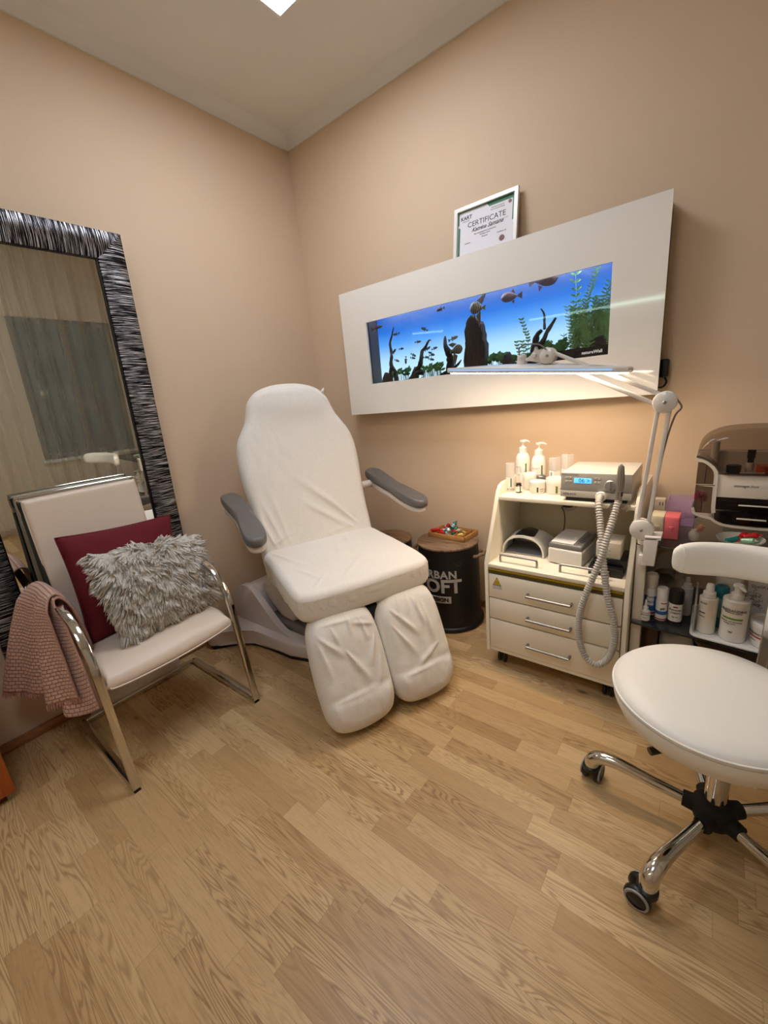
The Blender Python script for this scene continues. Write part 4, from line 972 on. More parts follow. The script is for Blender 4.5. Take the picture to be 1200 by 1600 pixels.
# ------------------------------------------------------------------ throw over the left arm
kn = bpy.data.materials.new('pink waffle knit'); kn.use_nodes = True; nt = kn.node_tree; N = nt.nodes; L = nt.links; b = N['Principled BSDF']
b.inputs['Roughness'].default_value = 0.95; b.inputs['Specular IOR Level'].default_value = 0.1; b.inputs['Sheen Weight'].default_value = 0.2
uv = N.new('ShaderNodeUVMap'); br = N.new('ShaderNodeTexBrick'); br.inputs['Scale'].default_value = 1.0
br.inputs['Brick Width'].default_value = 0.024; br.inputs['Row Height'].default_value = 0.0135; br.inputs['Mortar Size'].default_value = 0.0022; br.inputs['Mortar Smooth'].default_value = 1.0; br.inputs['Bias'].default_value = 0
br.inputs['Color1'].default_value = rgb(222, 182, 164); br.inputs['Color2'].default_value = rgb(212, 172, 154); br.inputs['Mortar'].default_value = rgb(172, 128, 112)
L.new(uv.outputs[0], br.inputs['Vector']); L.new(br.outputs['Color'], b.inputs['Base Color'])
bp = N.new('ShaderNodeBump'); bp.invert = True; bp.inputs['Strength'].default_value = 1.0; bp.inputs['Distance'].default_value = 0.004; L.new(br.outputs['Fac'], bp.inputs['Height']); L.new(bp.outputs[0], b.inputs['Normal'])
def drape(pathfn, x0f, x1f, nu, nv, th=0.007):
    """pathfn(u,v)->3D; a thick cloth sheet with uv in metres"""
    bm = nb(); uvl = bm.loops.layers.uv.new('UVMap')
    P_ = [[Vector(pathfn(i/nu, j/nv)) for j in range(nv+1)] for i in range(nu+1)]
    for side in (0, 1):
        V = []
        for i in range(nu+1):
            r_ = []
            for j in range(nv+1):
                a = P_[min(i+1, nu)][j]-P_[max(i-1, 0)][j]; c = P_[i][min(j+1, nv)]-P_[i][max(j-1, 0)]
                n_ = a.cross(c).normalized(); r_.append(bm.verts.new(P_[i][j]+n_*th*(side-0.5)))
            V.append(r_)
        for i in range(nu):
            for j in range(nv):
                f = bm.faces.new([V[i][j], V[i+1][j], V[i+1][j+1], V[i][j+1]])
                for lp, (ii, jj) in zip(f.loops, ((i, j), (i+1, j), (i+1, j+1), (i, j+1))): lp[uvl].uv = (ii/nu*0.50, jj/nv*0.62)
        if side == 0: V0 = V
    for i in range(nu):
        bm.faces.new([V0[i][0], V0[i+1][0], V[i+1][0], V[i][0]]); bm.faces.new([V0[i][nv], V0[i+1][nv], V[i+1][nv], V[i][nv]])
    for j in range(nv):
        bm.faces.new([V0[0][j], V0[0][j+1], V[0][j+1], V[0][j]]); bm.faces.new([V0[nu][j], V0[nu][j+1], V[nu][j+1], V[nu][j]])
    return bm
def lerp(a, b_, t): return a+(b_-a)*t
def thr(u, v):
    # v: 0 inner hem -> 0.28 crest over the arm -> 1 outer hem ; u: 0 wall side -> 1 room side
    xt = lerp(0.165, 0.415, u); xb = lerp(0.10, 0.52, u)
    if v < 0.28:
        k = v/0.28; z = lerp(0.50, 0.748, math.sin(k*PI/2)); y = -1.842-0.060*(1-math.cos(k*PI/2)); x = lerp(lerp(0.20, 0.44, u), xt, k)
        y += 0.008*math.sin(u*11)*(1-k)
    else:
        k = (v-0.28)/0.72; kk = k
        z = 0.748-0.405*k**1.25+0.0; z += 0.06*(u-0.3)*k*0.5-0.03*math.sin(u*PI)*k
        y = -1.902-0.040*min(1, k*5)**0.5-k*lerp(0.135, 0.010, u)
        y -= 0.026*math.sin(u*9.5+0.6)*k+0.012*math.sin(u*19+1)*k
        x = lerp(xt, xb, k**0.8)
    z += 0.012*math.sin(u*PI)*math.exp(-((v-0.28)/0.12)**2)
    return (x, y, z)
th = obj('throw_blanket', drape(thr, 0, 0, 60, 80), kn, ang=180, loc=(0.30, -1.92, 0.34)); tag(th, 'dusty pink knitted throw with fringe hanging over the left chair arm', 'blanket')
def thr2(u, v):
    x, y, z = thr(0.25+0.78*u, v); k = max(0, (v-0.28)/0.72)
    return (x+0.055*k, y+0.028*min(1, k*4)+0.004, z-0.012-0.035*k+0.02*math.sin(u*6)*k)
bm = drape(thr2, 0, 0, 50, 70); bm.transform(Matrix.Translation((-0.30, 1.92, -0.34))); o = obj('inner_layer', bm, kn, th, ang=180)
bm = nb(); rnd = random.Random(2)
for k in range(150):
    u = k/149.0; p = Vector(thr(u, 1.0)); q = Vector(thr(u, 0.97)); d = (p-q).normalized()
    e_ = p+d*(0.022+0.010*rnd.random())+Vector(((rnd.random()-.5)*0.012, (rnd.random()-.5)*0.010, 0))
    tube(bm, [p-d*0.003, (p+e_)/2+Vector(((rnd.random()-.5)*0.004, (rnd.random()-.5)*0.004, 0)), e_], 0.0016, 5, radii=[0.0020, 0.0017, 0.0007])
for v in bm.verts: v.co -= Vector((0.30, -1.92, 0.34))
obj('fringe', bm, mat('pink wool fringe', (186, 140, 124), rough=0.95, bump=0.1), th)

# ------------------------------------------------------------------ black metal drums with wooden lids
drumm = mat('black painted metal', (12, 12, 13), rough=0.5, bump=0.06, bscale=40, var=0.3, vscale=20)
lidm = M_wood('weathered plank lid', (84, 62, 46), (158, 128, 98), (8, 46, 10), 0.6)
rope = mat('jute rope', (150, 122, 92), rough=0.95, bump=0.8, bscale=500)
stencil = mat('stencil grey paint', (182, 178, 170), rough=0.7)
CAM = Vector((2.324, -2.213, 1.35))
def drum(name, label, c, r, h, text=False, hang=None, rbase=None):
    rbase = rbase or r*1.08
    t = thing(name, label, 'storage drum', (c[0], c[1], 0), 0)
    bm = nb(); lathe(bm, [(0, 0.004), (rbase, 0.004), (rbase+0.004, 0.010), (rbase+0.002, 0.022), (rbase-0.008, 0.028), (r*1.0, 0.20*h), (r*0.985, 0.9*h), (r*0.97, h-0.018), (0, h-0.018)], 72)
    obj('body', bm, drumm, t, ang=50)
    bm = nb(); lathe(bm, [(0, h-0.016), (r-0.004, h-0.016), (r+0.001, h-0.011), (r+0.001, h-0.003), (r-0.003, h), (0, h)], 72); obj('lid', bm, lidm, t, ang=40, label='weathered wooden lid')
    a = hang
    for s in (0, 1):
        aa = a+s*PI
        bm = nb(); n_ = Vector((math.cos(aa), math.sin(aa), 0)); tt = Vector((-math.sin(aa), math.cos(aa), 0))
        z = h-0.075
        P = smooth_path([n_*(r-0.01)+tt*0.045+Vector((0, 0, z)), n_*(r+0.012)+tt*0.045+Vector((0, 0, z+0.004)), n_*(r+0.030)+tt*0.030+Vector((0, 0, z+0.012)), n_*(r+0.034)+Vector((0, 0, z+0.004)), n_*(r+0.030)-tt*0.030+Vector((0, 0, z+0.012)), n_*(r+0.012)-tt*0.045+Vector((0, 0, z+0.004)), n_*(r-0.01)-tt*0.045+Vector((0, 0, z))], 8)
        tube(bm, P, 0.009, 10, radii=[0.009+0.0015*math.sin(i*2.1) for i in range(len(P))]); obj('rope_handle', bm, rope, t)
    return t
d1 = drum('drum_stool', 'black metal drum with stencilled white letters and a plank lid beside the white trolley', (1.150, -0.212), 0.180, 0.515, True, hang=math.radians(8))
facing = math.atan2(CAM.y+0.212, CAM.x-1.150)-math.radians(22)
def cylmap(r, z0, cx=0, cy=0, f0=0, tilt=0):
    def m(a, b_, h):
        an = f0+a/r; rr = r+h+0.0006
        return (cx+rr*math.cos(an), cy+rr*math.sin(an), z0+b_)
    return m
bm = nb()
text_mesh('URBAN', 0.064, cylmap(0.181, 0.360, f0=facing), bm, bold=0.0020, space=1.08)
text_mesh('LOFT', 0.112, cylmap(0.182, 0.288, f0=facing), bm, bold=0.0036, space=1.02)
obj('lettering', bm, stencil, d1, smooth=False, label='stencilled grey letters')
bm = nb(); lathe(bm, [(0.1835, 0.188), (0.1843, 0.190), (0.1843, 0.229), (0.1835, 0.231)], 24, a0=facing-0.40, a1=facing+0.40); obj('badge', bm, stencil, d1, smooth=False)
bm = nb(); text_mesh('DESIGN', 0.034, cylmap(0.1846, 0.2095, f0=facing), bm, bold=0.0014); obj('badge_lettering', bm, drumm, d1, smooth=False)
bm = nb(); rnd = random.Random(4)
for aa, zz in ((0.62, 0.425), (-0.36, 0.440), (0.58, 0.060), (-0.5, 0.07)):
    mp = cylmap(0.183, zz, f0=facing+aa)
    for k in range(16):
        a, l = rnd.random()*6.28, 0.006+0.014*rnd.random(); x, z = 0.045*(rnd.random()-.5), 0.03*(rnd.random()-.5)
        prism(bm, [(x, z), (x+l*math.cos(a), z+l*math.sin(a)*0.7), (x+l*math.cos(a)+0.001, z+l*math.sin(a)*0.7+0.0012), (x+0.0008, z+0.0012)], 0, 0.0002, mp)
obj('worn_print', bm, mat('worn grey print', (84, 82, 78), rough=0.8), d1, smooth=False)
drum('drum_stool', 'second drum with plank lid half hidden behind the treatment chair seat', (0.690, -0.215), 0.165, 0.462, hang=math.radians(-75), rbase=0.172)
drum('drum_stool', 'third drum with plank lid under the lower glass shelf behind the stool', (2.500, -0.222), 0.168, 0.270, hang=math.radians(100), rbase=0.172)

# wooden tray with wrapped sweets
TZ = 0.5155
trm = M_wood('acacia tray', (150, 98, 48), (196, 146, 88), (10, 40, 20), 0.45)
TA = math.radians(-3)
t = thing('wooden_tray', 'small divided wooden tray of sweets on the drum lid', 'tray', (1.152, -0.148, TZ), TA)
tl, tw, th_ = 0.125, 0.080, 0.030
bm = nb(); box(bm, -tl, tl, -tw, tw, 0, 0.006, 0.001)
for a in ((-tl, tl, -tw, -tw+0.008), (-tl, tl, tw-0.008, tw), (-tl, -tl+0.008, -tw, tw), (tl-0.008, tl, -tw, tw)): box(bm, a[0], a[1], a[2], a[3], 0.0, th_, 0.0015)
obj('tray_box', bm, trm, t)
for xx in (0.030, 0.078):
    bm = nb(); box(bm, xx, xx+0.005, -tw+0.008, tw-0.008, 0.005, 0.024, 0.001); obj('divider', bm, trm, t)
def foil(name, c): return mat(name, c, rough=0.25, metal=0.35, bump=0.5, bscale=260, var=0.3, vscale=90)
red, teal_, gold, pal = foil('red wrapper', (196, 34, 38)), foil('teal wrapper', (16, 118, 112)), foil('gold wrapper', (206, 178, 96)), foil('silver white wrapper', (206, 222, 226))
def sweet(x, y, z, l, r, az, el, m, label, m2=None):
    bm = nb(); n = 14
    P = []; R_ = []
    for i in range(n+1):
        u = i/n-0.5; au = abs(u)*2
        rr = r if au < 0.62 else (r*0.35 if au < 0.76 else r*(0.35+1.6*(au-0.76)))
        P.append((u*l, 0, 0)); R_.append(rr*(1+0.15*noise.noise((i*1.3, x*50, y*50))))
    tube(bm, P, r, 10, radii=R_)
    for v in bm.verts:
        if abs(v.co.x) > l*0.36: v.co.z *= 0.35
    mx = Matrix.Rotation(az, 4, 'Z') @ Matrix.Rotation(-el, 4, 'Y'); bm.transform(mx)
    o = obj('wrapped_sweet', bm, m, ang=60); o.location = (x, y, z); tag(o, label, 'sweet', 'wrapped sweets in the tray')
    if m2:
        bm = nb(); tube(bm, [(-l*0.14, 0, 0), (l*0.14, 0, 0)], r*1.04, 10); bm.transform(mx); obj('label_band', bm, m2, o)
zb = TZ+0.006
sweet(1.050, -0.185, zb+0.030, 0.075, 0.010, 0.3, 0.15, red, 'red wrapped sweet whose twist pokes out over the left end of the tray')
sweet(1.075, -0.140, zb+0.014, 0.070, 0.012, 1.2, 0.2, red, 'red wrapped sweet at the bottom left of the pile')
sweet(1.098, -0.120, zb+0.040, 0.070, 0.013, -0.5, 0.5, red, 'red wrapped sweet on top of the pile, the highest red one', pal)
sweet(1.115, -0.165, zb+0.018, 0.072, 0.012, -0.6, -0.25, pal, 'white and teal wrapped sweet at the front of the pile', teal_)
sweet(1.135, -0.110, zb+0.044, 0.070, 0.013, 0.9, 0.8, teal_, 'teal wrapped sweet standing tallest in the pile', pal)
sweet(1.135, -0.175, zb+0.040, 0.066, 0.011, -0.9, 0.1, pal, 'white and teal wrapped sweet lying across the pile', teal_)
sweet(1.158, -0.140, zb+0.020, 0.072, 0.012, 1.3, 0.9, teal_, 'teal wrapped sweet at the right side of the pile', red)
sweet(1.090, -0.170, zb+0.013, 0.070, 0.012, 0.1, 0.0, red, 'red wrapped sweet under the white one')
sweet(1.212, -0.170, zb+0.014, 0.045, 0.011, 0.6, 0.1, gold, 'gold wrapped sweet at the front of the right compartment')
sweet(1.214, -0.130, zb+0.016, 0.046, 0.011, -0.5, 0.2, gold, 'pale gold wrapped sweet at the back of the right compartment', pal)
sweet(1.196, -0.150, zb+0.034, 0.046, 0.010, 0.2, 0.2, gold, 'gold wrapped sweet lying on top of the other two gold ones', pal)

# ------------------------------------------------------------------ trolley
KX0, KX1, KYF, KYB = 1.532, 2.132, -0.535, -0.035
tr_ = thing('instrument_trolley', 'cream foot care trolley on castors with three drawers and an open upper bay', 'trolley', ((KX0+KX1)/2, (KYF+KYB)/2, 0))
side = [(KYB, 0.090), (KYF, 0.090), (KYF, 0.560), (-0.402, 0.835), (-0.385, 0.872), (-0.360, 0.896), (-0.325, 0.905), (KYB, 0.905)]
for x in (KX0, KX1-0.018):
    bm = nb(); prism(bm, side, x, x+0.018, lambda a, b_, h: (h, a, b_), bev=0.002); obj('side_panel', bm, cream, tr_, world=True, ang=30)
X0, X1 = KX0+0.018, KX1-0.018
bm = nb(); box(bm, X0, X1, -0.400, KYB+0.01, 0.832, 0.850, 0.002); obj('top_shelf', bm, cream, tr_, world=True)
bm = nb(); box(bm, X0, X1, KYF, KYB+0.01, 0.538, 0.556, 0.002); obj('worktop', bm, cream, tr_, world=True)
bm = nb(); box(bm, X0, X1, KYF+0.004, KYB+0.01, 0.092, 0.110, 0.002); obj('bottom_panel', bm, cream, tr_, world=True)
bm = nb(); box(bm, X0, X1, -0.115, -0.100, 0.110, 0.832, 0.001); obj('back_panel', bm, mat('beige back panel', (214, 205, 180), rough=0.5, bump=0.03), tr_, world=True)
for z0, z1 in ((0.386, 0.508), (0.274, 0.383), (0.112, 0.271)):
    bm = nb(); box(bm, X0+0.003, X1-0.003, KYF, KYF+0.018, z0+0.0018, z1-0.0018, 0.0016); d = obj('drawer', bm, cream, tr_, world=True)
    bm = nb(); box(bm, X0+0.02, X1-0.02, KYF+0.018, -0.13, z0+0.01, z1-0.02); obj('drawer_box', bm, mat('drawer inside', (190, 186, 176), rough=0.6, bump=0.02), d, world=True, smooth=False)
    zz = z0+(z1-z0)*0.45; cx = (X0+X1)/2
    bm = nb(); tube(bm, smooth_path([(cx-0.092, KYF+0.002, zz), (cx-0.092, KYF-0.018, zz), (cx-0.088, KYF-0.026, zz), (cx-0.078, KYF-0.028, zz), (cx+0.078, KYF-0.028, zz), (cx+0.088, KYF-0.026, zz), (cx+0.092, KYF-0.018, zz), (cx+0.092, KYF+0.002, zz)], 5), 0.0062, 12); obj('handle', bm, steel, d, world=True, label='brushed steel bar handle')
# slot with the amber tinted visor tray
amber = mat('amber acrylic', (186, 150, 10), rough=0.15, trans=0.25, spec=0.6, bump=0.01)
bm = nb(); box(bm, X0+0.004, X1-0.004, KYF+0.0005, -0.14, 0.5265, 0.536); obj('uv_cover', bm, amber, tr_, world=True, smooth=False, label='amber acrylic pull-out cover')
bm = nb(); box(bm, X0, X1, KYF+0.004, KYF+0.012, 0.508, 0.5262); obj('slot_back', bm, mat('dark olive board', (78, 72, 26), rough=0.5, bump=0.02), tr_, world=True, smooth=False)  # dark olive board across the slot, under the amber cover
# rails on the worktop
for x0, x1 in ((1.592, 1.762), (1.862, 2.045)):
    bm = nb(); y = -0.488
    tube(bm, smooth_path([(x0, y, 0.555), (x0, y, 0.580), (x0+0.003, y, 0.588), (x0+0.012, y, 0.592), (x1-0.012, y, 0.592), (x1-0.003, y, 0.588), (x1, y, 0.580), (x1, y, 0.555)], 5), 0.0054, 10); obj('rail', bm, steel, tr_, world=True, label='steel guard rail')
# castors
for x, y in ((KX0+0.055, KYF+0.07), (KX1-0.065, KYF+0.07), (KX0+0.055, KYB-0.07), (KX1-0.065, KYB-0.07)):
    bm = nb(); disc(bm, (x-0.013, y, 0.032), (1, 0.2, 0), 0.031, 0.016, 0.004); disc(bm, (x+0.013, y, 0.032), (1, 0.2, 0), 0.031, 0.016, 0.004); c_ = obj('castor', bm, blackp, tr_, world=True)
    bm = nb(); box(bm, x-0.006, x+0.006, y-0.016, y+0.020, 0.032, 0.076, 0.003); cyl(bm, (x, y, 0.07), (x, y, 0.092), 0.014, seg=14); obj('castor_fork', bm, darkgrey, c_, world=True)
# warning sticker
bm = nb(); f = lambda a, b_, h: (a, KYF-h, b_)
prism(bm, [(1.574, 0.4545), (1.613, 0.4545), (1.5935, 0.494)], 0.0002, 0.0008, f)
s_ = obj('warning_sticker', bm, mat('yellow sticker', (206, 178, 20), rough=0.4), tr_, world=True, smooth=False, label='yellow triangular warning sticker')
bm = nb(); 
P3 = [(1.574, 0.4545), (1.613, 0.4545), (1.5935, 0.494)]
for k in range(3): tube(bm, [f(*P3[k], 0.0009), f(*P3[(k+1) % 3], 0.0009)], 0.0008, 6)
for k in range(8): 
    a = k*PI/4; tube(bm, [f(1.5935+0.003*math.cos(a), 0.467+0.003*math.sin(a), 0.0009), f(1.5935+0.008*math.cos(a), 0.467+0.008*math.sin(a), 0.0009)], 0.0005, 5)
obj('sticker_symbol', bm, ink, s_, world=True, smooth=False)
bm = nb(); box(bm, 1.572, 1.616, KYF-0.0006, KYF-0.0001, 0.436, 0.4535); q_ = obj('sticker_label', bm, mat('white sticker', (226, 224, 228), rough=0.5), s_, world=True, smooth=False)
bm = nb(); text_mesh('Warning', 0.010, lambda a, b_, h: (1.594+a, KYF-0.0007-h*0.2, 0.4490+b_), bm); text_mesh('Laserstrahlung', 0.0062, lambda a, b_, h: (1.594+a, KYF-0.0007-h*0.2, 0.4405+b_), bm)
for a_ in ((1.572, 1.616, 0.436, 0.4366), (1.572, 1.616, 0.4529, 0.4535), (1.572, 1.5726, 0.436, 0.4535), (1.6154, 1.616, 0.436, 0.4535)): box(bm, a_[0], a_[1], KYF-0.0009, KYF-0.0005, a_[2], a_[3])
obj('sticker_text', bm, mat('purple ink', (70, 52, 110), rough=0.6), s_, world=True, smooth=False)

# socket under the top shelf + cable
t = thing('cable_grommet_socket', 'round grey socket with black plug at the back of the trolley bay', 'socket', (1.805, -0.118, 0.775))
bm = nb(); disc(bm, (1.795, -0.119, 0.772), (0, 1, 0), 0.046, 0.008, 0.003, 36); obj('socket_ring', bm, mat('grey socket ring', (182, 176, 164), rough=0.4, bump=0.02), t, world=True)
bm = nb(); ball(bm, (1.795, -0.132, 0.757), 0.016, 1.7, 0.9, 0.7, 20); obj('plug', bm, blackp, t, world=True)
bm = nb(); tube(bm, smooth_path([(1.780, -0.140, 0.755), (1.772, -0.145, 0.745), (1.782, -0.14, 0.72), (1.785, -0.14, 0.66), (1.775, -0.15, 0.605), (1.745, -0.17, 0.567), (1.70, -0.19, 0.561)], 8), 0.0022, 8); obj('cable', bm, blackp, t, world=True)

# UV nail lamp
t = thing('uv_lamp', 'white arched nail lamp with black display on the trolley worktop', 'nail lamp', (1.655, -0.285, 0.556), math.radians(2))
def arch(w, h, l, z=0, n=30, y0=0):
    return None
bm = nb()
prof = []
for k in range(31):
    a = PI*k/30; prof.append((0.106*math.cos(a), 0.098*math.sin(a)**0.75 if 0 < k < 30 else 0.0))
inn = []
for k in range(31):
    a = PI*k/30; inn.append((0.098*math.cos(a), 0.088*math.sin(a)**0.72 if 0 < k < 30 else 0.0))
def lamp_pt(p, v, k_=1.0):  # v 0 front .. 1 back
    y = -0.095+0.19*v; s = math.sin(min(1, 0.80+v*0.2)*PI/2); sh = (1-0.25*max(0, v-0.5)**2*4)
    return (p[0]*(1-0.06*(1-v)), y-0.020*(1-v)*0+p[1]*0.0, 0.004+p[1]*sh*k_)
nv = 14
O = [[bm.verts.new(lamp_pt(p, j/nv)) for j in range(nv+1)] for p in prof]; I = [[bm.verts.new(lamp_pt(p, j/nv)) for j in range(nv+1)] for p in inn]
for A in (O, I):
    for i in range(30):
        for j in range(nv): bm.faces.new([A[i][j], A[i+1][j], A[i+1][j+1], A[i][j+1]])
for i in range(30): bm.faces.new([O[i][0], O[i+1][0], I[i+1][0], I[i][0]])
bm.faces.new([O[i][nv] for i in range(31)])
obj('shell', bm, whitep, t, ang=50)
bm = nb(); prism(bm, [(a*0.995, b_) for a, b_ in inn], -0.088, 0.080, lambda a, b_, h: (a*(1-0.03), h, 0.0045+b_*0.97)); 
bm.free(); bm = nb()
for i in range(30):
    a, c_ = inn[i], inn[i+1]
    bm.faces.new([bm.verts.new((a[0]*0.985, -0.086, 0.0045+a[1]*0.975)), bm.verts.new((c_[0]*0.985, -0.086, 0.0045+c_[1]*0.975)), bm.verts.new((c_[0]*0.985, 0.085, 0.0045+c_[1]*0.90)), bm.verts.new((a[0]*0.985, 0.085, 0.0045+a[1]*0.90))])
obj('lining', bm, mat('dark lamp lining', (40, 40, 42), rough=0.35, metal=0.4, bump=0.03), t)
bm = nb(); slab(bm, [(-0.040, -0.075), (0.040, -0.075), (0.046, -0.01), (0.038, 0.040), (-0.038, 0.040), (-0.046, -0.01)], 0.008, 0.003, lambda u, v, w: (u, v, 0.1035+w-u*u*6.5-max(0, v)*0.1), 60, 10); obj('display', bm, mat('black display', (18, 19, 22), rough=0.08, bump=0.01), t)
bm = nb(); box(bm, -0.098, 0.098, -0.082, 0.09, 0.0, 0.008, 0.003); obj('base_tray', bm, mat('grey tray', (150, 150, 150), rough=0.4, bump=0.02), t)
# sterilizer box
t = thing('sterilizer_box', 'rounded white box with grey ribbed side on the trolley worktop', 'appliance', (1.868, -0.310, 0.556), math.radians(-5))
bm = nb(); slab(bm, [(-0.072, -0.095), (-0.06, -0.105), (0.06, -0.105), (0.072, -0.095), (0.074, 0.0), (0.072, 0.095), (0.06, 0.105), (-0.06, 0.105), (-0.072, 0.095), (-0.074, 0.0)], 0.074, 0.010, lambda u, v, w: (u, v, 0.040+w), 90, 16); obj('body', bm, whitep, t, ang=60)
bm = nb(); slab(bm, [(-0.070, -0.093), (-0.058, -0.102), (0.058, -0.102), (0.070, -0.093), (0.072, 0.0), (0.070, 0.093), (0.058, 0.102), (-0.058, 0.102), (-0.070, 0.093), (-0.072, 0.0)], 0.030, 0.012, lambda u, v, w: (u, v, 0.090+w-0.04*max(0, -v-0.02)*1.2), 90, 16); obj('lid', bm, mat('grey lid rim', (120, 118, 116), rough=0.3, bump=0.02), t, ang=60)
bm = nb(); slab(bm, [(-0.062, -0.086), (-0.05, -0.094), (0.026, -0.094), (0.034, -0.086), (0.034, 0.086), (0.026, 0.094), (-0.05, 0.094), (-0.062, 0.086)], 0.006, 0.002, lambda u, v, w: (u, v, 0.1065+w-0.04*max(0, -v-0.02)*1.2), 60, 8); obj('lid_plate', bm, mat('glossy white plate', (236, 234, 230), rough=0.1, coat=0.4, bump=0.01), t, ang=60)
bm = nb()
for k in range(9): tube(bm, [(0.045+0.003*(k % 2), -0.08+k*0.018, 0.1055), (0.064, -0.075+k*0.018, 0.1045)], 0.0012, 6)
obj('ribs', bm, darkgrey, t)

# boxes at the right of the bay
def carton(name, label, x0, x1, y0, y1, z0, z1, m, group=None, cat='box', rot=0):
    o = obj(name, box(nb(), (x0-x1)/2, (x1-x0)/2, (y0-y1)/2, (y1-y0)/2, 0, z1-z0, 0.0012), m); o.location = ((x0+x1)/2, (y0+y1)/2, z0); o.rotation_euler = (0, 0, rot); XF[o.name] = Matrix.Translation(o.location) @ Matrix.Rotation(rot, 4, 'Z')
    return tag(o, label, cat, group)
bk = carton('black_box', 'black carton with pale letters under the white one in the trolley bay', 1.966, 2.092, -0.455, -0.300, 0.556, 0.592, mat('black carton', (24, 22, 24), rough=0.4, bump=0.02))
bm = nb(); text_mesh('NEO NAIL', 0.018, lambda a, b_, h: (2.002+a*0.8, -0.4555-h*0.3, 0.574+b_), bm, ax='CENTER', bold=0.0004); obj('lettering', bm, mat('pale print', (190, 186, 190), rough=0.6), bk, world=True, smooth=False)
bm = nb(); box(bm, 1.967, 2.091, -0.4557, -0.4547, 0.5885, 0.5915); obj('edge_line', bm, darkgrey, bk, world=True, smooth=False)
bk2 = carton('black_box', 'upper glossy black carton directly beneath the small white carton', 1.978, 2.100, -0.425, -0.290, 0.5925, 0.622, mat('glossy black carton', (30, 28, 32), rough=0.25, bump=0.02))
wb = carton('white_box', 'small white carton with fine print stacked on the black cartons', 1.985, 2.075, -0.415, -0.290, 0.6225, 0.690, mat('white carton', (226, 220, 206), rough=0.5, bump=0.02))
bm = nb()
for k in range(4): box(bm, 1.992, 2.030+0.01*(k % 2), -0.4156, -0.4148, 0.663-k*0.008, 0.6645-k*0.008)
obj('print', bm, mat('grey print', (120, 116, 110), rough=0.6), wb, world=True, smooth=False)

# ------------------------------------------------------------------ bottle maker
lw = mat('white bottle plastic', (236, 230, 220), rough=0.3, bump=0.015)
gp = mat('green stripe', (84, 112, 42), rough=0.5); gd = mat('dark green stripe', (38, 84, 50), rough=0.5); tp = mat('teal stripe', (70, 140, 150), rough=0.5)
clearp = bpy.data.materials.new('clear plastic'); clearp.use_nodes = True; nt = clearp.node_tree; N = nt.nodes; L = nt.links; b = N['Principled BSDF']; b.inputs['Base Color'].default_value = rgb(236, 232, 226); b.inputs['Roughness'].default_value = 0.15
tr = N.new('ShaderNodeBsdfTransparent'); mx = N.new('ShaderNodeMixShader'); mx.inputs[0].default_value = 0.42; L.new(tr.outputs[0], mx.inputs[1]); L.new(b.outputs[0], mx.inputs[2]); L.new(mx.outputs[0], N['Material Output'].inputs[0])
def bottle(name, label, cat, c, prof, m, caps=(), bands=(), texts=(), group=None, turn=0.0, extra=None):
    """prof, caps: lathe profiles; bands: (r, z0, z1, a0, a1, mat); texts: (string, size, r, z, a, mat)"""
    t = thing(name, label, cat, c, 0, group)
    f0 = math.atan2(CAM.y-c[1], CAM.x-c[0])+turn
    obj('body', lathe(nb(), prof, 32), m, t, ang=35)
    for k, cp in enumerate(caps):
        nm, pr, cmx = cp; obj(nm, lathe(nb(), pr, 28), cmx, t, ang=35)
    for nm, r, z0, z1, a0, a1, bmx in bands:
        bm = nb(); lathe(bm, [(r, z0), (r+0.0005, z0), (r+0.0005, z1), (r, z1)], 16, a0=f0+a0, a1=f0+a1); obj(nm, bm, bmx, t, smooth=False)
    if texts:
        bm = nb()
        for s, sz, r, z, a, tm in texts: text_mesh(s, sz, cylmap(r+0.0006, z, f0=f0+a), bm)
        obj('print', bm, texts[0][5], t, smooth=False)
    if extra: extra(t, f0)
    return t
Z1 = 0.8505
def jar(label, c, r, h, stripe=gp, a=0.0, lid=whitep, name='jar', extra=None, turn=0.0):
    return bottle(name, label, 'jar', (c[0], c[1], Z1), [(0, 0.001), (r-0.003, 0.001), (r-0.001, 0.004), (r-0.001, h*0.60), (0, h*0.60)], lw,
        caps=[('lid', [(0, h*0.60), (r, h*0.60), (r+0.0005, h*0.64), (r+0.0005, h*0.95), (r-0.002, h), (0, h)], lid)],
        bands=[('stripe', r-0.0009, 0.006, h*0.54, a-0.10, a+0.10, stripe)], texts=[('krem', 0.009, r-0.0005, h*0.38, a+0.55, mat('mauve print', (110, 84, 96), rough=0.6)), ('foot', 0.008, r-0.0005, h*0.20, a+0.55, ink)], turn=turn, extra=extra)
def pump(t, z, m, ang, s=1.0):
    bm = nb(); cyl(bm, (0, 0, z), (0, 0, z+0.022*s), 0.004*s); d = Vector((math.cos(ang), math.sin(ang), 0))
    bm2 = nb(); lathe(bm2, [(0, z+0.020*s), (0.012*s, z+0.020*s), (0.014*s, z+0.024*s), (0.013*s, z+0.030*s), (0, z+0.031*s)], 20)
    tube(bm2, [Vector((0, 0, z+0.027*s)), Vector((0, 0, z+0.028*s))+d*0.02*s, Vector((0, 0, z+0.022*s))+d*0.036*s], 0.004*s, 8, radii=[0.006*s, 0.0055*s, 0.003*s])
    obj('pump_stem', bm, m, t); obj('pump_head', bm2, m, t)
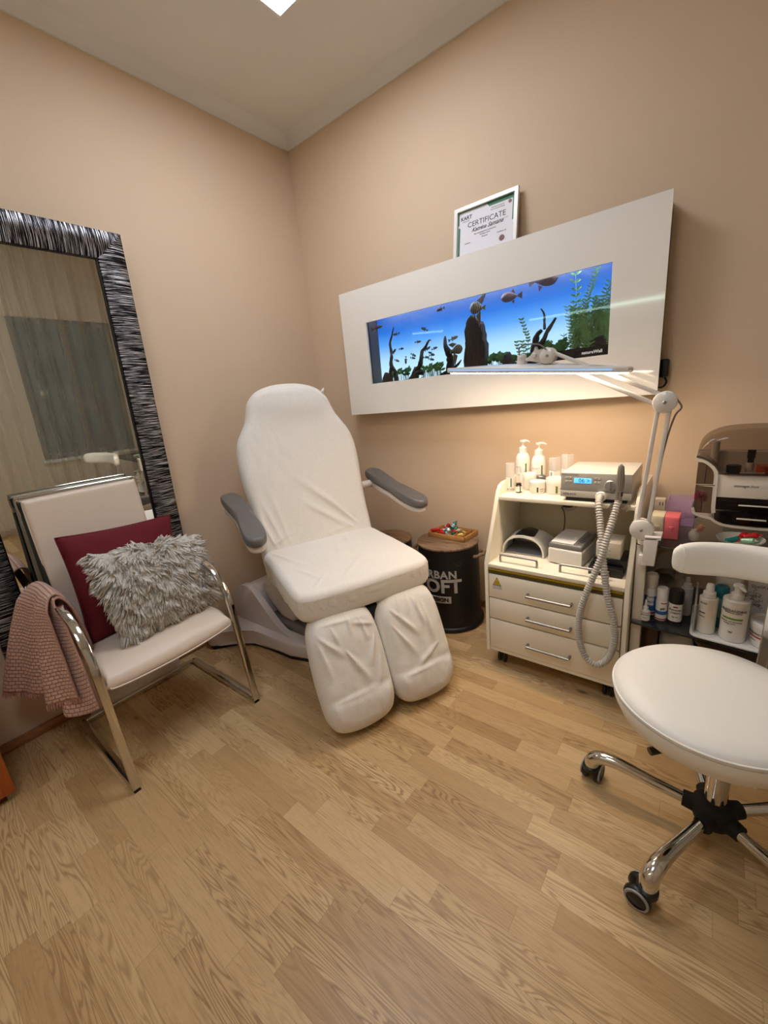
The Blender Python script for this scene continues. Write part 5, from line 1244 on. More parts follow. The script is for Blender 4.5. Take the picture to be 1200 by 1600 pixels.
def big(label, c, h, ang, stripe):
    r = 0.035
    t = bottle('pump_bottle', label, 'bottle', (c[0], c[1], Z1), [(0, 0.001), (r-0.003, 0.001), (r, 0.005), (r, h*0.62), (r*0.93, h*0.72), (r*0.72, h*0.80), (0.016, h*0.84), (0, h*0.84)], lw,
        caps=[('collar', [(0, h*0.83), (0.020, h*0.83), (0.020, h*0.95), (0.012, h*0.97), (0.0055, h*1.0), (0, h)], whitep)],
        bands=[('stripe', r+0.0002, h*0.14, h*0.58, 0.32, 0.52, stripe)], texts=[('FOOT CREAM', 0.006, r+0.0004, h*0.5, -0.5, mat('grey ink', (130, 126, 120), rough=.6)), ('500 ml', 0.006, r+0.0004, h*0.3, -0.5, ink)])
    pump(t, h*0.99, whitep, ang); return t
big('tall white pump bottle, the left of the two pump bottles on the trolley top', (1.578, -0.150), 0.205, math.radians(-10), gp)
big('tall white pump bottle, the right of the two pump bottles on the trolley top', (1.655, -0.140), 0.190, math.radians(0), gp)
bottle('tube_bottle', 'slim white tube with clear cap at the left front of the trolley top', 'bottle', (1.560, -0.272, Z1), [(0, 0.001), (0.019, 0.001), (0.021, 0.003), (0.021, 0.070), (0, 0.070)], lw,
    caps=[('clear_cap', [(0, 0.070), (0.0215, 0.070), (0.0215, 0.136), (0.0205, 0.138), (0, 0.138)], clearp)], bands=[('stripe', 0.0212, 0.022, 0.066, 0.0, 0.24, gd)], texts=[('foot spray', 0.010, 0.0214, 0.012, -0.1, ink)])
bottle('small_vial', 'tiny dark capped vial with green stripe at the very front of the trolley top', 'bottle', (1.612, -0.300, Z1), [(0, 0.001), (0.0135, 0.001), (0.0145, 0.004), (0.0145, 0.034), (0.011, 0.038), (0, 0.038)], mat('dark vial', (44, 34, 28), rough=0.2),
    caps=[('cap', [(0, 0.037), (0.012, 0.037), (0.012, 0.046), (0, 0.047)], blackp)], bands=[('label_band', 0.0147, 0.006, 0.032, -1.3, 1.3, whitep), ('stripe', 0.0152, 0.006, 0.032, 0.28, 0.62, gd)])
tj = jar('white jar with a small clear pump bottle behind the vial on the trolley top', (1.636, -0.215), 0.034, 0.080, gp, 2.6)
bottle('dropper_bottle', 'small clear topped bottle between the slim tube and the left pump bottle', 'bottle', (1.598, -0.210, Z1), [(0, 0.001), (0.013, 0.001), (0.013, 0.075), (0.010, 0.082), (0, 0.082)], lw, caps=[('clear_cap', [(0, 0.08), (0.013, 0.082), (0.0135, 0.112), (0.013, 0.114), (0, 0.114)], clearp)])
jar('flat white jar with green stripe in the middle front of the trolley top', (1.692, -0.270), 0.037, 0.056, gd, 0.0)
jar('wider white jar with green stripe right in front of the grey device', (1.772, -0.258), 0.043, 0.072, gp, 0.10)
bottle('silver_cap_jar', 'small jar with shiny silver cap behind the flat jar', 'jar', (1.688, -0.205, Z1), [(0, 0.001), (0.021, 0.001), (0.022, 0.004), (0.022, 0.05), (0, 0.05)], lw, caps=[('cap', [(0, 0.05), (0.0215, 0.05), (0.0215, 0.066), (0.020, 0.068), (0, 0.068)], steel)])
def squarebox(label, x, y, h, stripe):
    t = thing('clear_cap_bottle', label, 'bottle', (x, y, Z1), math.radians(-35))
    bm = nb(); box(bm, -0.019, 0.019, -0.019, 0.019, 0, h*0.56, 0.003); obj('body', bm, lw, t)
    bm = nb(); box(bm, -0.020, 0.020, -0.020, 0.020, h*0.56, h, 0.003); obj('clear_cap', bm, clearp, t)
    bm = nb(); cyl(bm, (0, 0, h*0.56), (0, 0, h*0.72), 0.010); cyl(bm, (0, 0, h*0.72), (0, 0, h*0.88), 0.006, 0.005); obj('nozzle', bm, whitep, t)
    bm = nb(); box(bm, -0.003, 0.004, -0.0196, -0.0190, 0.01, h*0.52); obj('stripe', bm, stripe, t, smooth=False)
squarebox('square clear-capped bottle with teal stripe behind the jars', 1.735, -0.150, 0.148, tp)
squarebox('square clear-capped bottle with green stripe, taller, beside the grey device', 1.790, -0.140, 0.162, gd)

# ------------------------------------------------------------------ podiatry device on the trolley top
alu = mat('satin aluminium paint', (168, 166, 162), rough=0.35, metal=0.25, bump=0.02)
dv = thing('podiatry_device', 'silver grey podiatry device with lit blue display on the trolley top', 'device', (1.962, -0.245, Z1))
dx0, dx1, dy0, dy1, dz0, dz1 = 1.829, 2.096, -0.385, -0.105, 0.868, 0.972
bm = nb(); box(bm, dx0, dx1, dy0+0.006, dy1, dz0, dz1, 0.002); obj('housing', bm, mat('cream white housing', (226, 218, 204), rough=0.4, bump=0.04, bscale=500), dv, world=True)
bm = nb(); box(bm, dx0, dx1, dy0, dy0+0.006, dz0+0.028, dz1, 0.001); obj('front_panel', bm, alu, dv, world=True)
bm = nb(); box(bm, dx0-0.001, dx1+0.001, dy0-0.003, dy0+0.006, dz0, dz0+0.027, 0.002); obj('lower_panel', bm, mat('light silver panel', (196, 194, 190), rough=0.3, metal=0.3, bump=0.02), dv, world=True)
bm = nb(); box(bm, dx0+0.018, dx1-0.018, dy0+0.012, dy1-0.02, Z1+0.0, dz0, 0.002); obj('foot', bm, blackp, dv, world=True)
lcd = mat('lit blue display', (90, 170, 235), rough=0.2, emit=(84, 178, 246), estr=1.1)
bm = nb(); box(bm, 1.882, 1.950, dy0-0.0012, dy0+0.002, 0.930, 0.952, 0.0006); dsp = obj('display', bm, lcd, dv, world=True)
bm = nb(); text_mesh('06 >', 0.024, lambda a, b_, h: (1.922+a, dy0-0.0014-h*0.2, 0.941+b_), bm); obj('display_digits', bm, mat('dark digits', (14, 40, 70), rough=0.4), dsp, world=True, smooth=False)
bm = nb()
for x in (1.848, 1.862, 1.960, 1.974):
    for z in (0.931, 0.947): box(bm, x, x+0.010, dy0-0.0014, dy0+0.001, z, z+0.010, 0.0005)
obj('keypad', bm, mat('pale key', (178, 176, 170), rough=0.5, bump=0.01), dv, world=True)
bm = nb(); text_mesh('PODO COMFORT', 0.0085, lambda a, b_, h: (1.866+a, dy0-0.001-h*0.2, 0.9655+b_), bm); text_mesh('GERLACH', 0.012, lambda a, b_, h: (1.866+a, dy0-0.0035-h*0.2, 0.882+b_), bm, bold=0.0002)
obj('lettering', bm, ink, dv, world=True, smooth=False)
bm = nb(); disc(bm, (2.022, dy0-0.010, 0.928), (0, 1, 0), 0.022, 0.020, 0.003, 36); box(bm, 2.0195, 2.0245, dy0-0.028, dy0-0.018, 0.908, 0.948, 0.001); obj('dial', bm, mat('grey dial', (150, 150, 148), rough=0.3, metal=0.4, bump=0.01), dv, world=True)
bm = nb(); lathe(bm, [(0.0, 0), (0.021, 0), (0.021, 0.008), (0.017, 0.012), (0, 0.012)], 28, c=(1.989, dy0-0.003, 0.880), mx=Matrix.Rotation(PI/2, 4, 'X')); obj('hose_port', bm, whitep, dv, world=True)
# corrugated suction hose
hp = [(1.989, -0.392, 0.880), (1.991, -0.430, 0.880), (1.996, -0.462, 0.862), (2.006, -0.485, 0.815), (2.022, -0.520, 0.74), (2.043, -0.558, 0.63), (2.062, -0.572, 0.53), (2.088, -0.575, 0.43), (2.096, -0.575, 0.34), (2.078, -0.576, 0.255), (2.040, -0.578, 0.212), (1.996, -0.578, 0.232), (1.968, -0.578, 0.315), (1.965, -0.578, 0.41), (1.982, -0.575, 0.505), (2.012, -0.565, 0.610), (2.035, -0.548, 0.70), (2.047, -0.520, 0.78), (2.057, -0.490, 0.84), (2.064, -0.470, 0.885)]
P = smooth_path(hp, 10); L_ = [0]
for a, c_ in zip(P, P[1:]): L_.append(L_[-1]+(c_-a).length)
tot = L_[-1]; ns = int(tot/0.0022); Q = []; k = 0; R_ = []
for i in range(ns+1):
    d = tot*i/ns
    while k < len(L_)-2 and L_[k+1] < d: k += 1
    Q.append(P[k].lerp(P[k+1], min(1, (d-L_[k])/max(1e-9, L_[k+1]-L_[k])))); R_.append(0.0122+0.0021*math.sin(d/0.0105*2*PI))
bm = nb(); tube(bm, Q, 0.012, 14, radii=R_); obj('suction_hose', bm, mat('pale corrugated hose', (190, 184, 174), rough=0.4, bump=0.0), dv, world=True, ang=180, label='pale grey corrugated hose')
# handpiece in its holder
hz = thing('handpiece', 'slim fluted grey metal handpiece standing in the holder before the device', 'tool', (2.062, -0.460, 0.86))
bm = nb(); lathe(bm, [(0, 0.0), (0.010, 0.0), (0.012, 0.02), (0.012, 0.06), (0, 0.06)], 20, c=(2.064, -0.466, 0.865)); obj('sleeve', bm, steel, hz, world=True)
bm = nb(); lathe(bm, [(0.0125, 0), (0.013, 0.002), (0.013, 0.016), (0.0125, 0.018)], 20, c=(2.065, -0.464, 0.905)); obj('collar', bm, darkgrey, hz, world=True)
bm = nb(); t2 = bmesh.new()
for k in range(12):
    a = k*PI/6; tube(t2, [(0.0095*math.cos(a), 0.0095*math.sin(a), 0.0), (0.0125*math.cos(a), 0.0125*math.sin(a), 0.045), (0.0085*math.cos(a), 0.0085*math.sin(a), 0.092), (0.0065*math.cos(a), 0.0065*math.sin(a), 0.100)], 0.0026, 6)
lathe(t2, [(0, 0), (0.0105, 0.0), (0.0125, 0.045), (0.0085, 0.092), (0.006, 0.100), (0.0035, 0.106), (0, 0.106)], 20)
merge(bm, t2, Matrix.Translation((2.066, -0.462, 0.922))); obj('grip', bm, mat('grey anodised metal', (150, 146, 138), rough=0.35, metal=0.4, bump=0.02), hz, world=True)
bm = nb(); box(bm, 2.030, 2.098, -0.475, -0.400, 0.853, 0.860, 0.002)
for x in (2.036, 2.088): box(bm, x, x+0.008, -0.480, -0.430, 0.846, 0.868, 0.002)
h_ = obj('handpiece_holder', bm, steel, dv, world=True)

# ------------------------------------------------------------------ glass etagere on the right
gl = mat('smoked glass shelf', (40, 50, 48), rough=0.06, spec=0.7, bump=0.0, alpha=0.5)
es = thing('glass_shelf_unit', 'shelving unit with pale post and smoked glass shelves right of the trolley', 'shelf unit', (2.46, -0.30, 0))
pm = mat('pale post veneer', (212, 204, 188), rough=0.45, bump=0.04)
for x0, x1, y0, y1 in ((2.138, 2.172, -0.480, -0.440), (2.138, 2.172, -0.10, -0.06), (2.790, 2.824, -0.54, -0.50), (2.790, 2.824, -0.10, -0.06)):
    bm = nb(); box(bm, x0, x1, y0, y1, 0.0, 0.78, 0.002); obj('post', bm, pm, es, world=True)
for z in (0.15, 0.405, 0.740):
    bm = nb(); prism(bm, [(2.140, -0.505), (2.40, -0.525), (2.82, -0.575), (2.82, -0.07), (2.140, -0.07)] if z > 0.2 else [(2.140, -0.40), (2.320, -0.40), (2.320, -0.07), (2.140, -0.07)], z-0.008, z, bev=0.0012); obj('shelf', bm, gl, es, world=True, ang=30, label='smoked glass shelf')
    if z < 0.2: continue
    bm = nb(); tube(bm, [(2.139, -0.5055, z-0.004), (2.40, -0.5255, z-0.004), (2.82, -0.5755, z-0.004)], 0.0042, 8); obj('shelf_edge', bm, mat('dark glass edge', (12, 20, 18), rough=0.2), es, world=True)
ZL, ZU = 0.4055, 0.7405

# items on the lower glass shelf
blue = mat('blue print', (44, 96, 158), rough=0.5); redp = mat('red print', (150, 52, 48), rough=0.5); navy = mat('navy print', (34, 48, 84), rough=0.5); green2 = mat('lime green print', (120, 150, 50), rough=0.5); whiter = mat('white print base', (232, 230, 226), rough=0.45)
def b2(name, label, c, r, h, hb, cap, bands=(), texts=(), m=lw, sh=0.0, cat='bottle', turn=0.0, z=ZL, capmat=whitep):
    return bottle(name, label, cat, (c[0], c[1], z), [(0, 0.0005), (r-0.003, 0.0005), (r, 0.004), (r, hb-sh*0.6), (r*0.92, hb-sh*0.25), (r*0.55, hb), (0, hb)] if sh else [(0, 0.0005), (r-0.002, 0.0005), (r, 0.003), (r, hb-0.002), (r-0.002, hb), (0, hb)], m,
        caps=[('cap', cap, capmat)], bands=bands, texts=texts, turn=turn)
b2('spray_can', 'tall white and blue spray can at the left end of the lower glass shelf', (2.190, -0.400), 0.024, 0.175, 0.118, [(0, 0.118), (0.0215, 0.119), (0.0215, 0.170), (0.018, 0.175), (0, 0.175)],
   bands=[('blue_print', 0.0242, 0.02, 0.085, -1.4, 1.4, blue), ('white_print', 0.0246, 0.045, 0.10, -0.55, 0.5, whiter), ('red_print', 0.0244, 0.008, 0.016, -1.2, 1.2, redp)], texts=[('Foot', 0.014, 0.0250, 0.082, 0, navy), ('SPRAY', 0.010, 0.0250, 0.060, 0, navy)])
b2('dropper_bottle', 'tiny white dropper bottle before the tall blue spray can', (2.182, -0.468), 0.017, 0.090, 0.046, [(0, 0.046), (0.010, 0.046), (0.010, 0.058), (0.005, 0.062), (0.0028, 0.088), (0, 0.090)], texts=[('SkinCare', 0.008, 0.0172, 0.030, 0, ink), ('lotion', 0.006, 0.0172, 0.018, 0, ink)], bands=[('line_print', 0.0171, 0.037, 0.0385, -0.9, 0.9, ink)], sh=0.02)
b2('spray_can', 'slimmer white spray can with blue and red rings beside the black-capped one', (2.231, -0.435), 0.0195, 0.137, 0.085, [(0, 0.085), (0.0185, 0.086), (0.0185, 0.132), (0.016, 0.137), (0, 0.137)],
   bands=[('blue_print', 0.0197, 0.028, 0.043, -1.4, 1.4, blue), ('red_print', 0.0197, 0.006, 0.011, -1.4, 1.4, redp), ('red_print', 0.0197, 0.075, 0.079, -0.1, 1.0, redp)], texts=[('gel', 0.014, 0.020, 0.055, 0.2, navy)])
b2('hair_spray', 'white printed bottle with big black cap on the lower glass shelf', (2.276, -0.430), 0.024, 0.137, 0.082, [(0, 0.082), (0.0235, 0.083), (0.0245, 0.090), (0.0245, 0.126), (0.0225, 0.136), (0.019, 0.137), (0, 0.133)],
   bands=[('base_band', 0.0242, 0.002, 0.010, -3.1, 3.1, blackp), ('red_print', 0.0243, 0.069, 0.074, -0.3, 0.3, redp), ('side_edge', 0.0243, 0.010, 0.080, -1.15, -1.08, blue), ('side_edge', 0.0243, 0.010, 0.080, 1.08, 1.15, blue)], texts=[('Remover', 0.0115, 0.0246, 0.060, 0, ink), ('CREAM', 0.0095, 0.0246, 0.047, 0, ink), ('75 ml', 0.0085, 0.0246, 0.030, 0, redp)], capmat=blackp)
b2('clear_spray', 'clear spray bottle behind the black-capped bottle', (2.305, -0.350), 0.020, 0.165, 0.120, [(0, 0.12), (0.013, 0.12), (0.013, 0.135), (0.009, 0.138), (0.009, 0.160), (0, 0.163)], m=clearp, capmat=clearp)
# white tray with bottles
t = thing('white_tray', 'shallow white plastic tray of bottles on the lower glass shelf', 'tray', (2.49, -0.41, ZL))
bm = nb(); prism(bm, rrect(0.32, 0.25, 0.015, 4), ZL, ZL+0.004, lambda a, b_, h: (2.495+a, -0.405+b_-a*0.09, h), bev=0.001)
for sgn in (1,):
    ring = [(2.495+a, -0.405+b_-a*0.09) for a, b_ in rrect(0.326, 0.256, 0.018, 5)]
    tube(bm, [(x, y, ZL+0.006) for x, y in ring], 0.005, 8, closed=True)
obj('tray_base', bm, whitep, t, world=True)
bm = nb(); prism(bm, rrect(0.006, 0.24, 0.002, 2), ZL+0.004, ZL+0.115, lambda a, b_, h: (2.336+a, -0.385+b_*0.9, h)); obj('upright_side', bm, mat('milky plastic', (196, 200, 196), rough=0.3, alpha=0.75), t, world=True, smooth=False)
ZT = ZL+0.0045
b2('spray_bottle', 'white cylinder bottle with stepped nozzle at the left of the white tray', (2.372, -0.462), 0.0275, 0.192, 0.140, [(0, 0.140), (0.019, 0.141), (0.019, 0.160), (0.013, 0.163), (0.0125, 0.180), (0.010, 0.190), (0, 0.192)], bands=[('navy_print', 0.0277, 0.082, 0.086, -0.95, -0.2, navy)], texts=[('SWISS', 0.0085, 0.0279, 0.122, -0.5, ink), ('lotion', 0.008, 0.0279, 0.070, -0.5, ink)], z=ZT)
def pumpx(t, f0):
    pass
pb = b2('pump_bottle', 'large white pump bottle with lime green swoosh on the white tray', (2.447, -0.472), 0.0375, 0.215, 0.156, [(0, 0.156), (0.019, 0.157), (0.019, 0.173), (0.0165, 0.176), (0.011, 0.178), (0.010, 0.196), (0, 0.196)], bands=[('green_print', 0.0378, 0.088, 0.095, -0.95, 0.65, green2)],
   texts=[('ALESSANDRO', 0.0125, 0.0380, 0.122, -0.12, ink), ('professional manicure', 0.0055, 0.0380, 0.114, -0.1, ink), ('hand & nail harmony', 0.0075, 0.0380, 0.081, -0.2, ink), ('massage lotion', 0.006, 0.0380, 0.073, -0.3, ink), ('w', 0.018, 0.0380, 0.042, -0.15, ink)], z=ZT)
bm = nb(); lathe(bm, [(0, 0.196), (0.013, 0.196), (0.0155, 0.199), (0.0155, 0.207), (0.012, 0.210), (0, 0.210)], 24); tube(bm, [(0, 0, 0.203), (0.010, -0.018, 0.203), (0.018, -0.03, 0.198)], 0.005, 8, radii=[0.007, 0.006, 0.004]); obj('pump_head', bm, whitep, pb)
tb = bottle('cream_tub', 'wide white tub with red line at the right of the white tray', 'tub', (2.545, -0.470, ZT), [(0, 0.001), (0.046, 0.001), (0.049, 0.004), (0.053, 0.075), (0, 0.075)], lw, caps=[('lid', [(0, 0.072), (0.056, 0.072), (0.0565, 0.075), (0.0565, 0.090), (0.054, 0.094), (0.046, 0.094), (0.044, 0.090), (0, 0.088)], whitep)], bands=[('red_print', 0.0525, 0.038, 0.043, -1.4, 0.3, redp)], texts=[('ALESSANDRO', 0.011, 0.0530, 0.053, -0.75, ink), ('pedicure', 0.006, 0.0515, 0.028, -0.9, redp)])
b2('teal_bottle', 'teal bottle between the two white bottles of the tray', (2.408, -0.400), 0.022, 0.165, 0.125, [(0, 0.125), (0.0215, 0.125), (0.0215, 0.158), (0.018, 0.163), (0, 0.163)], m=mat('teal plastic', (30, 128, 136), rough=0.35, bump=0.01), capmat=mat('deep teal cap', (14, 96, 104), rough=0.35, bump=0.01), bands=[('label_band', 0.0222, 0.045, 0.118, -1.0, 1.0, mat('pale teal label', (126, 176, 172), rough=0.5))], z=ZT)
b2('wide_jar', 'wide white lidded jar standing behind the large pump bottle', (2.428, -0.325), 0.040, 0.185, 0.160, [(0, 0.16), (0.042, 0.16), (0.042, 0.178), (0.040, 0.182), (0, 0.182)], cat='jar', z=ZT)
cd = carton('printed_card', 'white printed card packet with grey bow drawing behind the cream tub', 2.483, 2.600, -0.322, -0.300, ZT, ZT+0.165, mat('printed card', (214, 208, 200), rough=0.5, bump=0.02))
bm = nb(); rnd = random.Random(8)
for k in range(26):
    a = rnd.random()*6.28; x = 2.492+0.03*rnd.random(); z = ZT+0.06+0.07*rnd.random(); l = 0.012
    tube(bm, [(x, -0.3226, z), (x+l*math.cos(a), -0.3226, z+l*math.sin(a)), (x+l*math.cos(a+.8), -0.3226, z+l*math.sin(a+.8))], 0.0009, 5)
text_mesh('ShellKur', 0.017, lambda a, b_, h: (2.520+a, -0.3225-h, ZT+0.148+b_), bm); text_mesh('french', 0.010, lambda a, b_, h: (2.515+a, -0.3225-h, ZT+0.075+b_), bm)
obj('print', bm, mat('mauve grey print', (116, 96, 100), rough=0.6), cd, world=True, smooth=False)
# folded grey towels behind
tw = M_weave('grey towel', (214, 206, 194), (232, 224, 212), 200, 500, 0.8, 0.95, 0.002)
for k, (lb, x0, R_, z0) in enumerate((('rolled grey towel lying behind the spray cans, the upper one', 2.215, 0.055, 0.075), ('folded grey towel under the rolled one behind the spray cans', 2.205, 0.075, 0.0))):
    bm = nb()
    if k == 1:
        slab(bm, [(-0.055, -0.10), (0.0, -0.115), (0.06, -0.10), (0.08, 0.0), (0.06, 0.11), (-0.05, 0.11), (-0.062, 0.0)], 0.075, 0.034, lambda u, v, w: (x0+0.015+u, -0.22+v, ZL+0.039+w*(1-0.25*(u/0.07))), 90, 16, 0.0, lambda u, v: 0.004*noise.noise((u*30, v*20, 0)))
        o = obj('towel', bm, tw, loc=(x0, -0.22, ZL), ang=180)
    else:
        P = []
        for i in range(60):
            a = i/59*PI*3.2; rr = 0.016+0.034*(1-i/59); P.append((rr*math.cos(a), rr*math.sin(a)))
        bm2 = nb(); V0 = [bm2.verts.new((x0+p[0]*1.15+0.012, -0.32, ZL+0.075+0.052+p[1])) for p in P]; V1 = [bm2.verts.new((x0+p[0]*1.15+0.012, -0.12, ZL+0.075+0.052+p[1])) for p in P]
        for i in range(59): bm2.faces.new([V0[i], V0[i+1], V1[i+1], V1[i]])
        bmesh.ops.solidify(bm2, geom=bm2.faces[:], thickness=0.008); merge(bm, bm2)
        o = obj('towel', bm, tw, loc=(x0, -0.22, ZL+0.075), ang=60)
    tag(o, lb, 'towel')
# below the lower shelf
bottle('brown_tumbler', 'brown open tumbler under the lower glass shelf left corner', 'cup', (2.190, -0.32, 0.1505), [(0, 0.001), (0.026, 0.001), (0.031, 0.004), (0.034, 0.165), (0.030, 0.165), (0.027, 0.01), (0, 0.01)], mat('brown plastic cup', (92, 72, 60), rough=0.4, bump=0.02))
o = obj('plastic_bag', slab(nb(), [(-0.05, -0.05), (0.0, -0.06), (0.055, -0.045), (0.06, 0.0), (0.05, 0.05), (-0.04, 0.055), (-0.058, 0.0)], 0.15, 0.06, lambda u, v, w: (2.285+u, -0.265+v, 0.1505+0.076+w*(1+0.2*math.sin(u*60))), 80, 20, 0.0, lambda u, v: 0.012*noise.noise((u*26, v*26, 0))), mat('milky bag', (190, 186, 176), rough=0.35, bump=0.4, bscale=60), loc=(2.285, -0.265, 0.1505), ang=180)
tag(o, 'crumpled milky plastic bag beside the brown tumbler', 'bag')

# items on the upper glass shelf
for i, (nm, lb, x0, x1, mt) in enumerate((('drawer_cube', 'small cream drawer cube next to the pink one', 2.171, 2.213, mat('cream cube', (214, 204, 176), rough=0.5, bump=0.03)), ('drawer_cube', 'small pink drawer cube on the upper glass shelf', 2.2145, 2.260, mat('pink cube', (222, 104, 112), rough=0.45, bump=0.03)))):
    c_ = carton(nm, lb, x0, x1, -0.430, -0.345, ZU, ZU+0.086, mt, cat='storage cube')
    bm = nb(); box(bm, x0+0.003, x1-0.003, -0.4325, -0.430, ZU+0.003, ZU+0.083, 0.001); dd = obj('drawer', bm, mt, c_, world=True)
    bm = nb(); xm = (x0+x1)/2; zc_ = ZU+0.046
    for s in (-1, 1): ball(bm, (xm+s*0.0035, -0.436, zc_+0.002), 0.0052, 1, 0.6, 1, 14)
    ball(bm, (xm, -0.436, zc_-0.0035), 0.0050, 0.9, 0.6, 1.1, 14); obj('knob', bm, mt, dd, world=True)
o = obj('storage_basket', None or box(box(box(box(box(nb(), 2.205, 2.300, -0.245, -0.145, ZU, ZU+0.005), 2.205, 2.300, -0.245, -0.241, ZU, ZU+0.105), 2.205, 2.300, -0.149, -0.145, ZU, ZU+0.105), 2.205, 2.209, -0.245, -0.145, ZU, ZU+0.105), 2.296, 2.300, -0.245, -0.145, ZU, ZU+0.105), mat('lilac translucent plastic', (206, 170, 208), rough=0.25, alpha=0.38), loc=(2.25, -0.195, ZU), smooth=False)
tag(o, 'lilac translucent open plastic basket behind the pink cube', 'basket')
bm = nb()
for k in range(6): ball(bm, (2.225+0.014*k, -0.195+0.02*math.sin(k*2), ZU+0.028+0.01*(k % 2)), 0.017, 1, 1, 0.8, 12)
tag(obj('cotton_pads', bm, mat('mauve pads', (150, 104, 130), rough=0.8, bump=0.2), loc=(2.25, -0.195, ZU)), 'heap of mauve pads inside the lilac basket', 'pads')['kind'] = 'stuff'
c_ = carton('small_carton', 'small cream carton with two dark marks behind the cream cube', 2.163, 2.200, -0.240, -0.205, ZU, ZU+0.105, mat('cream carton', (206, 190, 166), rough=0.6, bump=0.03))
bm = nb()
for x in (2.180, 2.190): box(bm, x, x+0.003, -0.2408, -0.2398, ZU+0.078, ZU+0.093)
obj('print', bm, ink, c_, world=True, smooth=False)

# cosmetic organiser
og = thing('cosmetic_organiser', 'white cosmetic organiser with smoky dome lid and drawers on the upper glass shelf', 'organiser', (2.460, -0.24, ZU))
smoke = bpy.data.materials.new('smoky acrylic'); smoke.use_nodes = True; nt = smoke.node_tree; N = nt.nodes; L = nt.links; b = N['Principled BSDF']
b.inputs['Base Color'].default_value = rgb(44, 38, 36); b.inputs['Roughness'].default_value = 0.05; b.inputs['Coat Weight'].default_value = 0.5
tr = N.new('ShaderNodeBsdfTransparent'); tr.inputs[0].default_value = rgb(188, 176, 164); mx = N.new('ShaderNodeMixShader'); mx.inputs[0].default_value = 0.22; L.new(tr.outputs[0], mx.inputs[1]); L.new(b.outputs[0], mx.inputs[2]); L.new(mx.outputs[0], N['Material Output'].inputs[0])
CXO = 2.462
yF, yB = -0.330, -0.150
ow = mat('organiser white', (218, 210, 198), rough=0.25, coat=0.2, bump=0.01)
def mirx(l): return l+[(2*CXO-x, z) for x, z in reversed(l)]
# back box of the body
outl = mirx([(2.400, 0.787), (2.350, 0.797), (2.312, 0.815), (2.302, 0.845), (2.296, 0.95), (2.288, 1.038)])
bm = nb(); prism(bm, outl, yB-0.06, yB, lambda a, b_, h: (a, h, b_), bev=0.004); obj('body', bm, ow, og, world=True, ang=40)
# front fascia: left column border, centre panel, bottom rim
asc = lambda a, b_, h: (a, h, b_)
def strip(pts, w, y0, y1, m, name, par):
    P = smooth_path([(x, 0, z) for x, z in pts], 6); L2 = []; R2 = []
    for i, p in enumerate(P):
        t_ = (P[min(i+1, len(P)-1)]-P[max(i-1, 0)]).normalized(); n_ = Vector((-t_.z, 0, t_.x)); L2.append(p+n_*w/2); R2.append(p-n_*w/2)
    bm = nb()
    for i in range(len(P)-1):
        q = [L2[i], L2[i+1], R2[i+1], R2[i]]; A = [bm.verts.new((v.x, y0, v.z)) for v in q]; B = [bm.verts.new((v.x, y1, v.z)) for v in q]
        bm.faces.new(A); bm.faces.new(B)
        for k in (0, 2): bm.faces.new([A[k], A[(k+1) % 4], B[(k+1) % 4], B[k]])
    bmesh.ops.remove_doubles(bm, verts=bm.verts[:], dist=1e-5)
    return obj(name, bm, m, par, world=True, ang=50)
for s in (0, 1):
    fx = (lambda x: x) if s == 0 else (lambda x: 2*CXO-x)
    pts = [(2.286, 1.030), (2.312, 1.022), (2.335, 1.004), (2.349, 0.978), (2.351, 0.92), (2.353, 0.85), (2.356, 0.83)]
    strip([(fx(x), z) for x, z in pts], 0.012, yF-0.004, yF+0.12, ow, 'border', og)
    pts = [(2.292, 0.845), (2.300, 0.822), (2.325, 0.812), (2.350, 0.806), (2.362, 0.797), (2.380, 0.788), (2.405, 0.783), (2.462, 0.781)]
    strip([(fx(x), z) for x, z in pts], 0.009, yF-0.003, yF+0.12, ow, 'border', og)
    pts = [(2.288, 1.038), (2.315, 1.029), (2.343, 1.006), (2.358, 0.984), (2.375, 0.976), (2.40, 0.975), (2.462, 0.975)]
    strip([(fx(x), z) for x, z in pts], 0.004, yF-0.006, yF+0.01, mat('smoky lid rim', (70, 62, 58), rough=0.2), 'lid_rim', og)
    # side compartment: two smoky little doors
    for z0, z1 in ((0.936, 1.018), (0.826, 0.930)):
        x0, x1 = 2.294, 2.343
        pl = [(x0, z0), (x1+0.006, z0), (x1+0.004, z1-0.030 if z1 > 1 else z1), (x1-0.018 if z1 > 1 else x1+0.004, z1-0.004), (x0, z1)]
        bm = nb(); prism(bm, [(fx(a), b_) for a, b_ in pl], yF-0.001, yF+0.004, asc); obj('side_door', bm, smoke, og, world=True, smooth=False, label='smoky side door')
    if s == 0:
        bm = nb(); tube(bm, [(2.320, yF-0.004, 0.94), (2.320, yF-0.004, 1.01)], 0.0014, 6); tube(bm, [(2.318, yF-0.004, 0.832), (2.318, yF-0.004, 0.87)], 0.0014, 6); tube(bm, [(2.294, yF-0.004, 0.933), (2.350, yF-0.004, 0.933)], 0.0016, 6); obj('door_seam', bm, black, og, world=True)
bm = nb(); prism(bm, [(2.350, 0.890), (2.574, 0.890), (2.574, 0.974), (2.350, 0.974)], yF, yF+0.13, asc, bev=0.002); obj('centre_panel', bm, ow, og, world=True)
bm = nb(); text_mesh('storage box', 0.014, lambda a, b_, h: (2.436+a, yF-0.0005-h*0.3, 0.934+b_), bm, shear=0.3); obj('lettering', bm, ink, og, world=True, smooth=False)
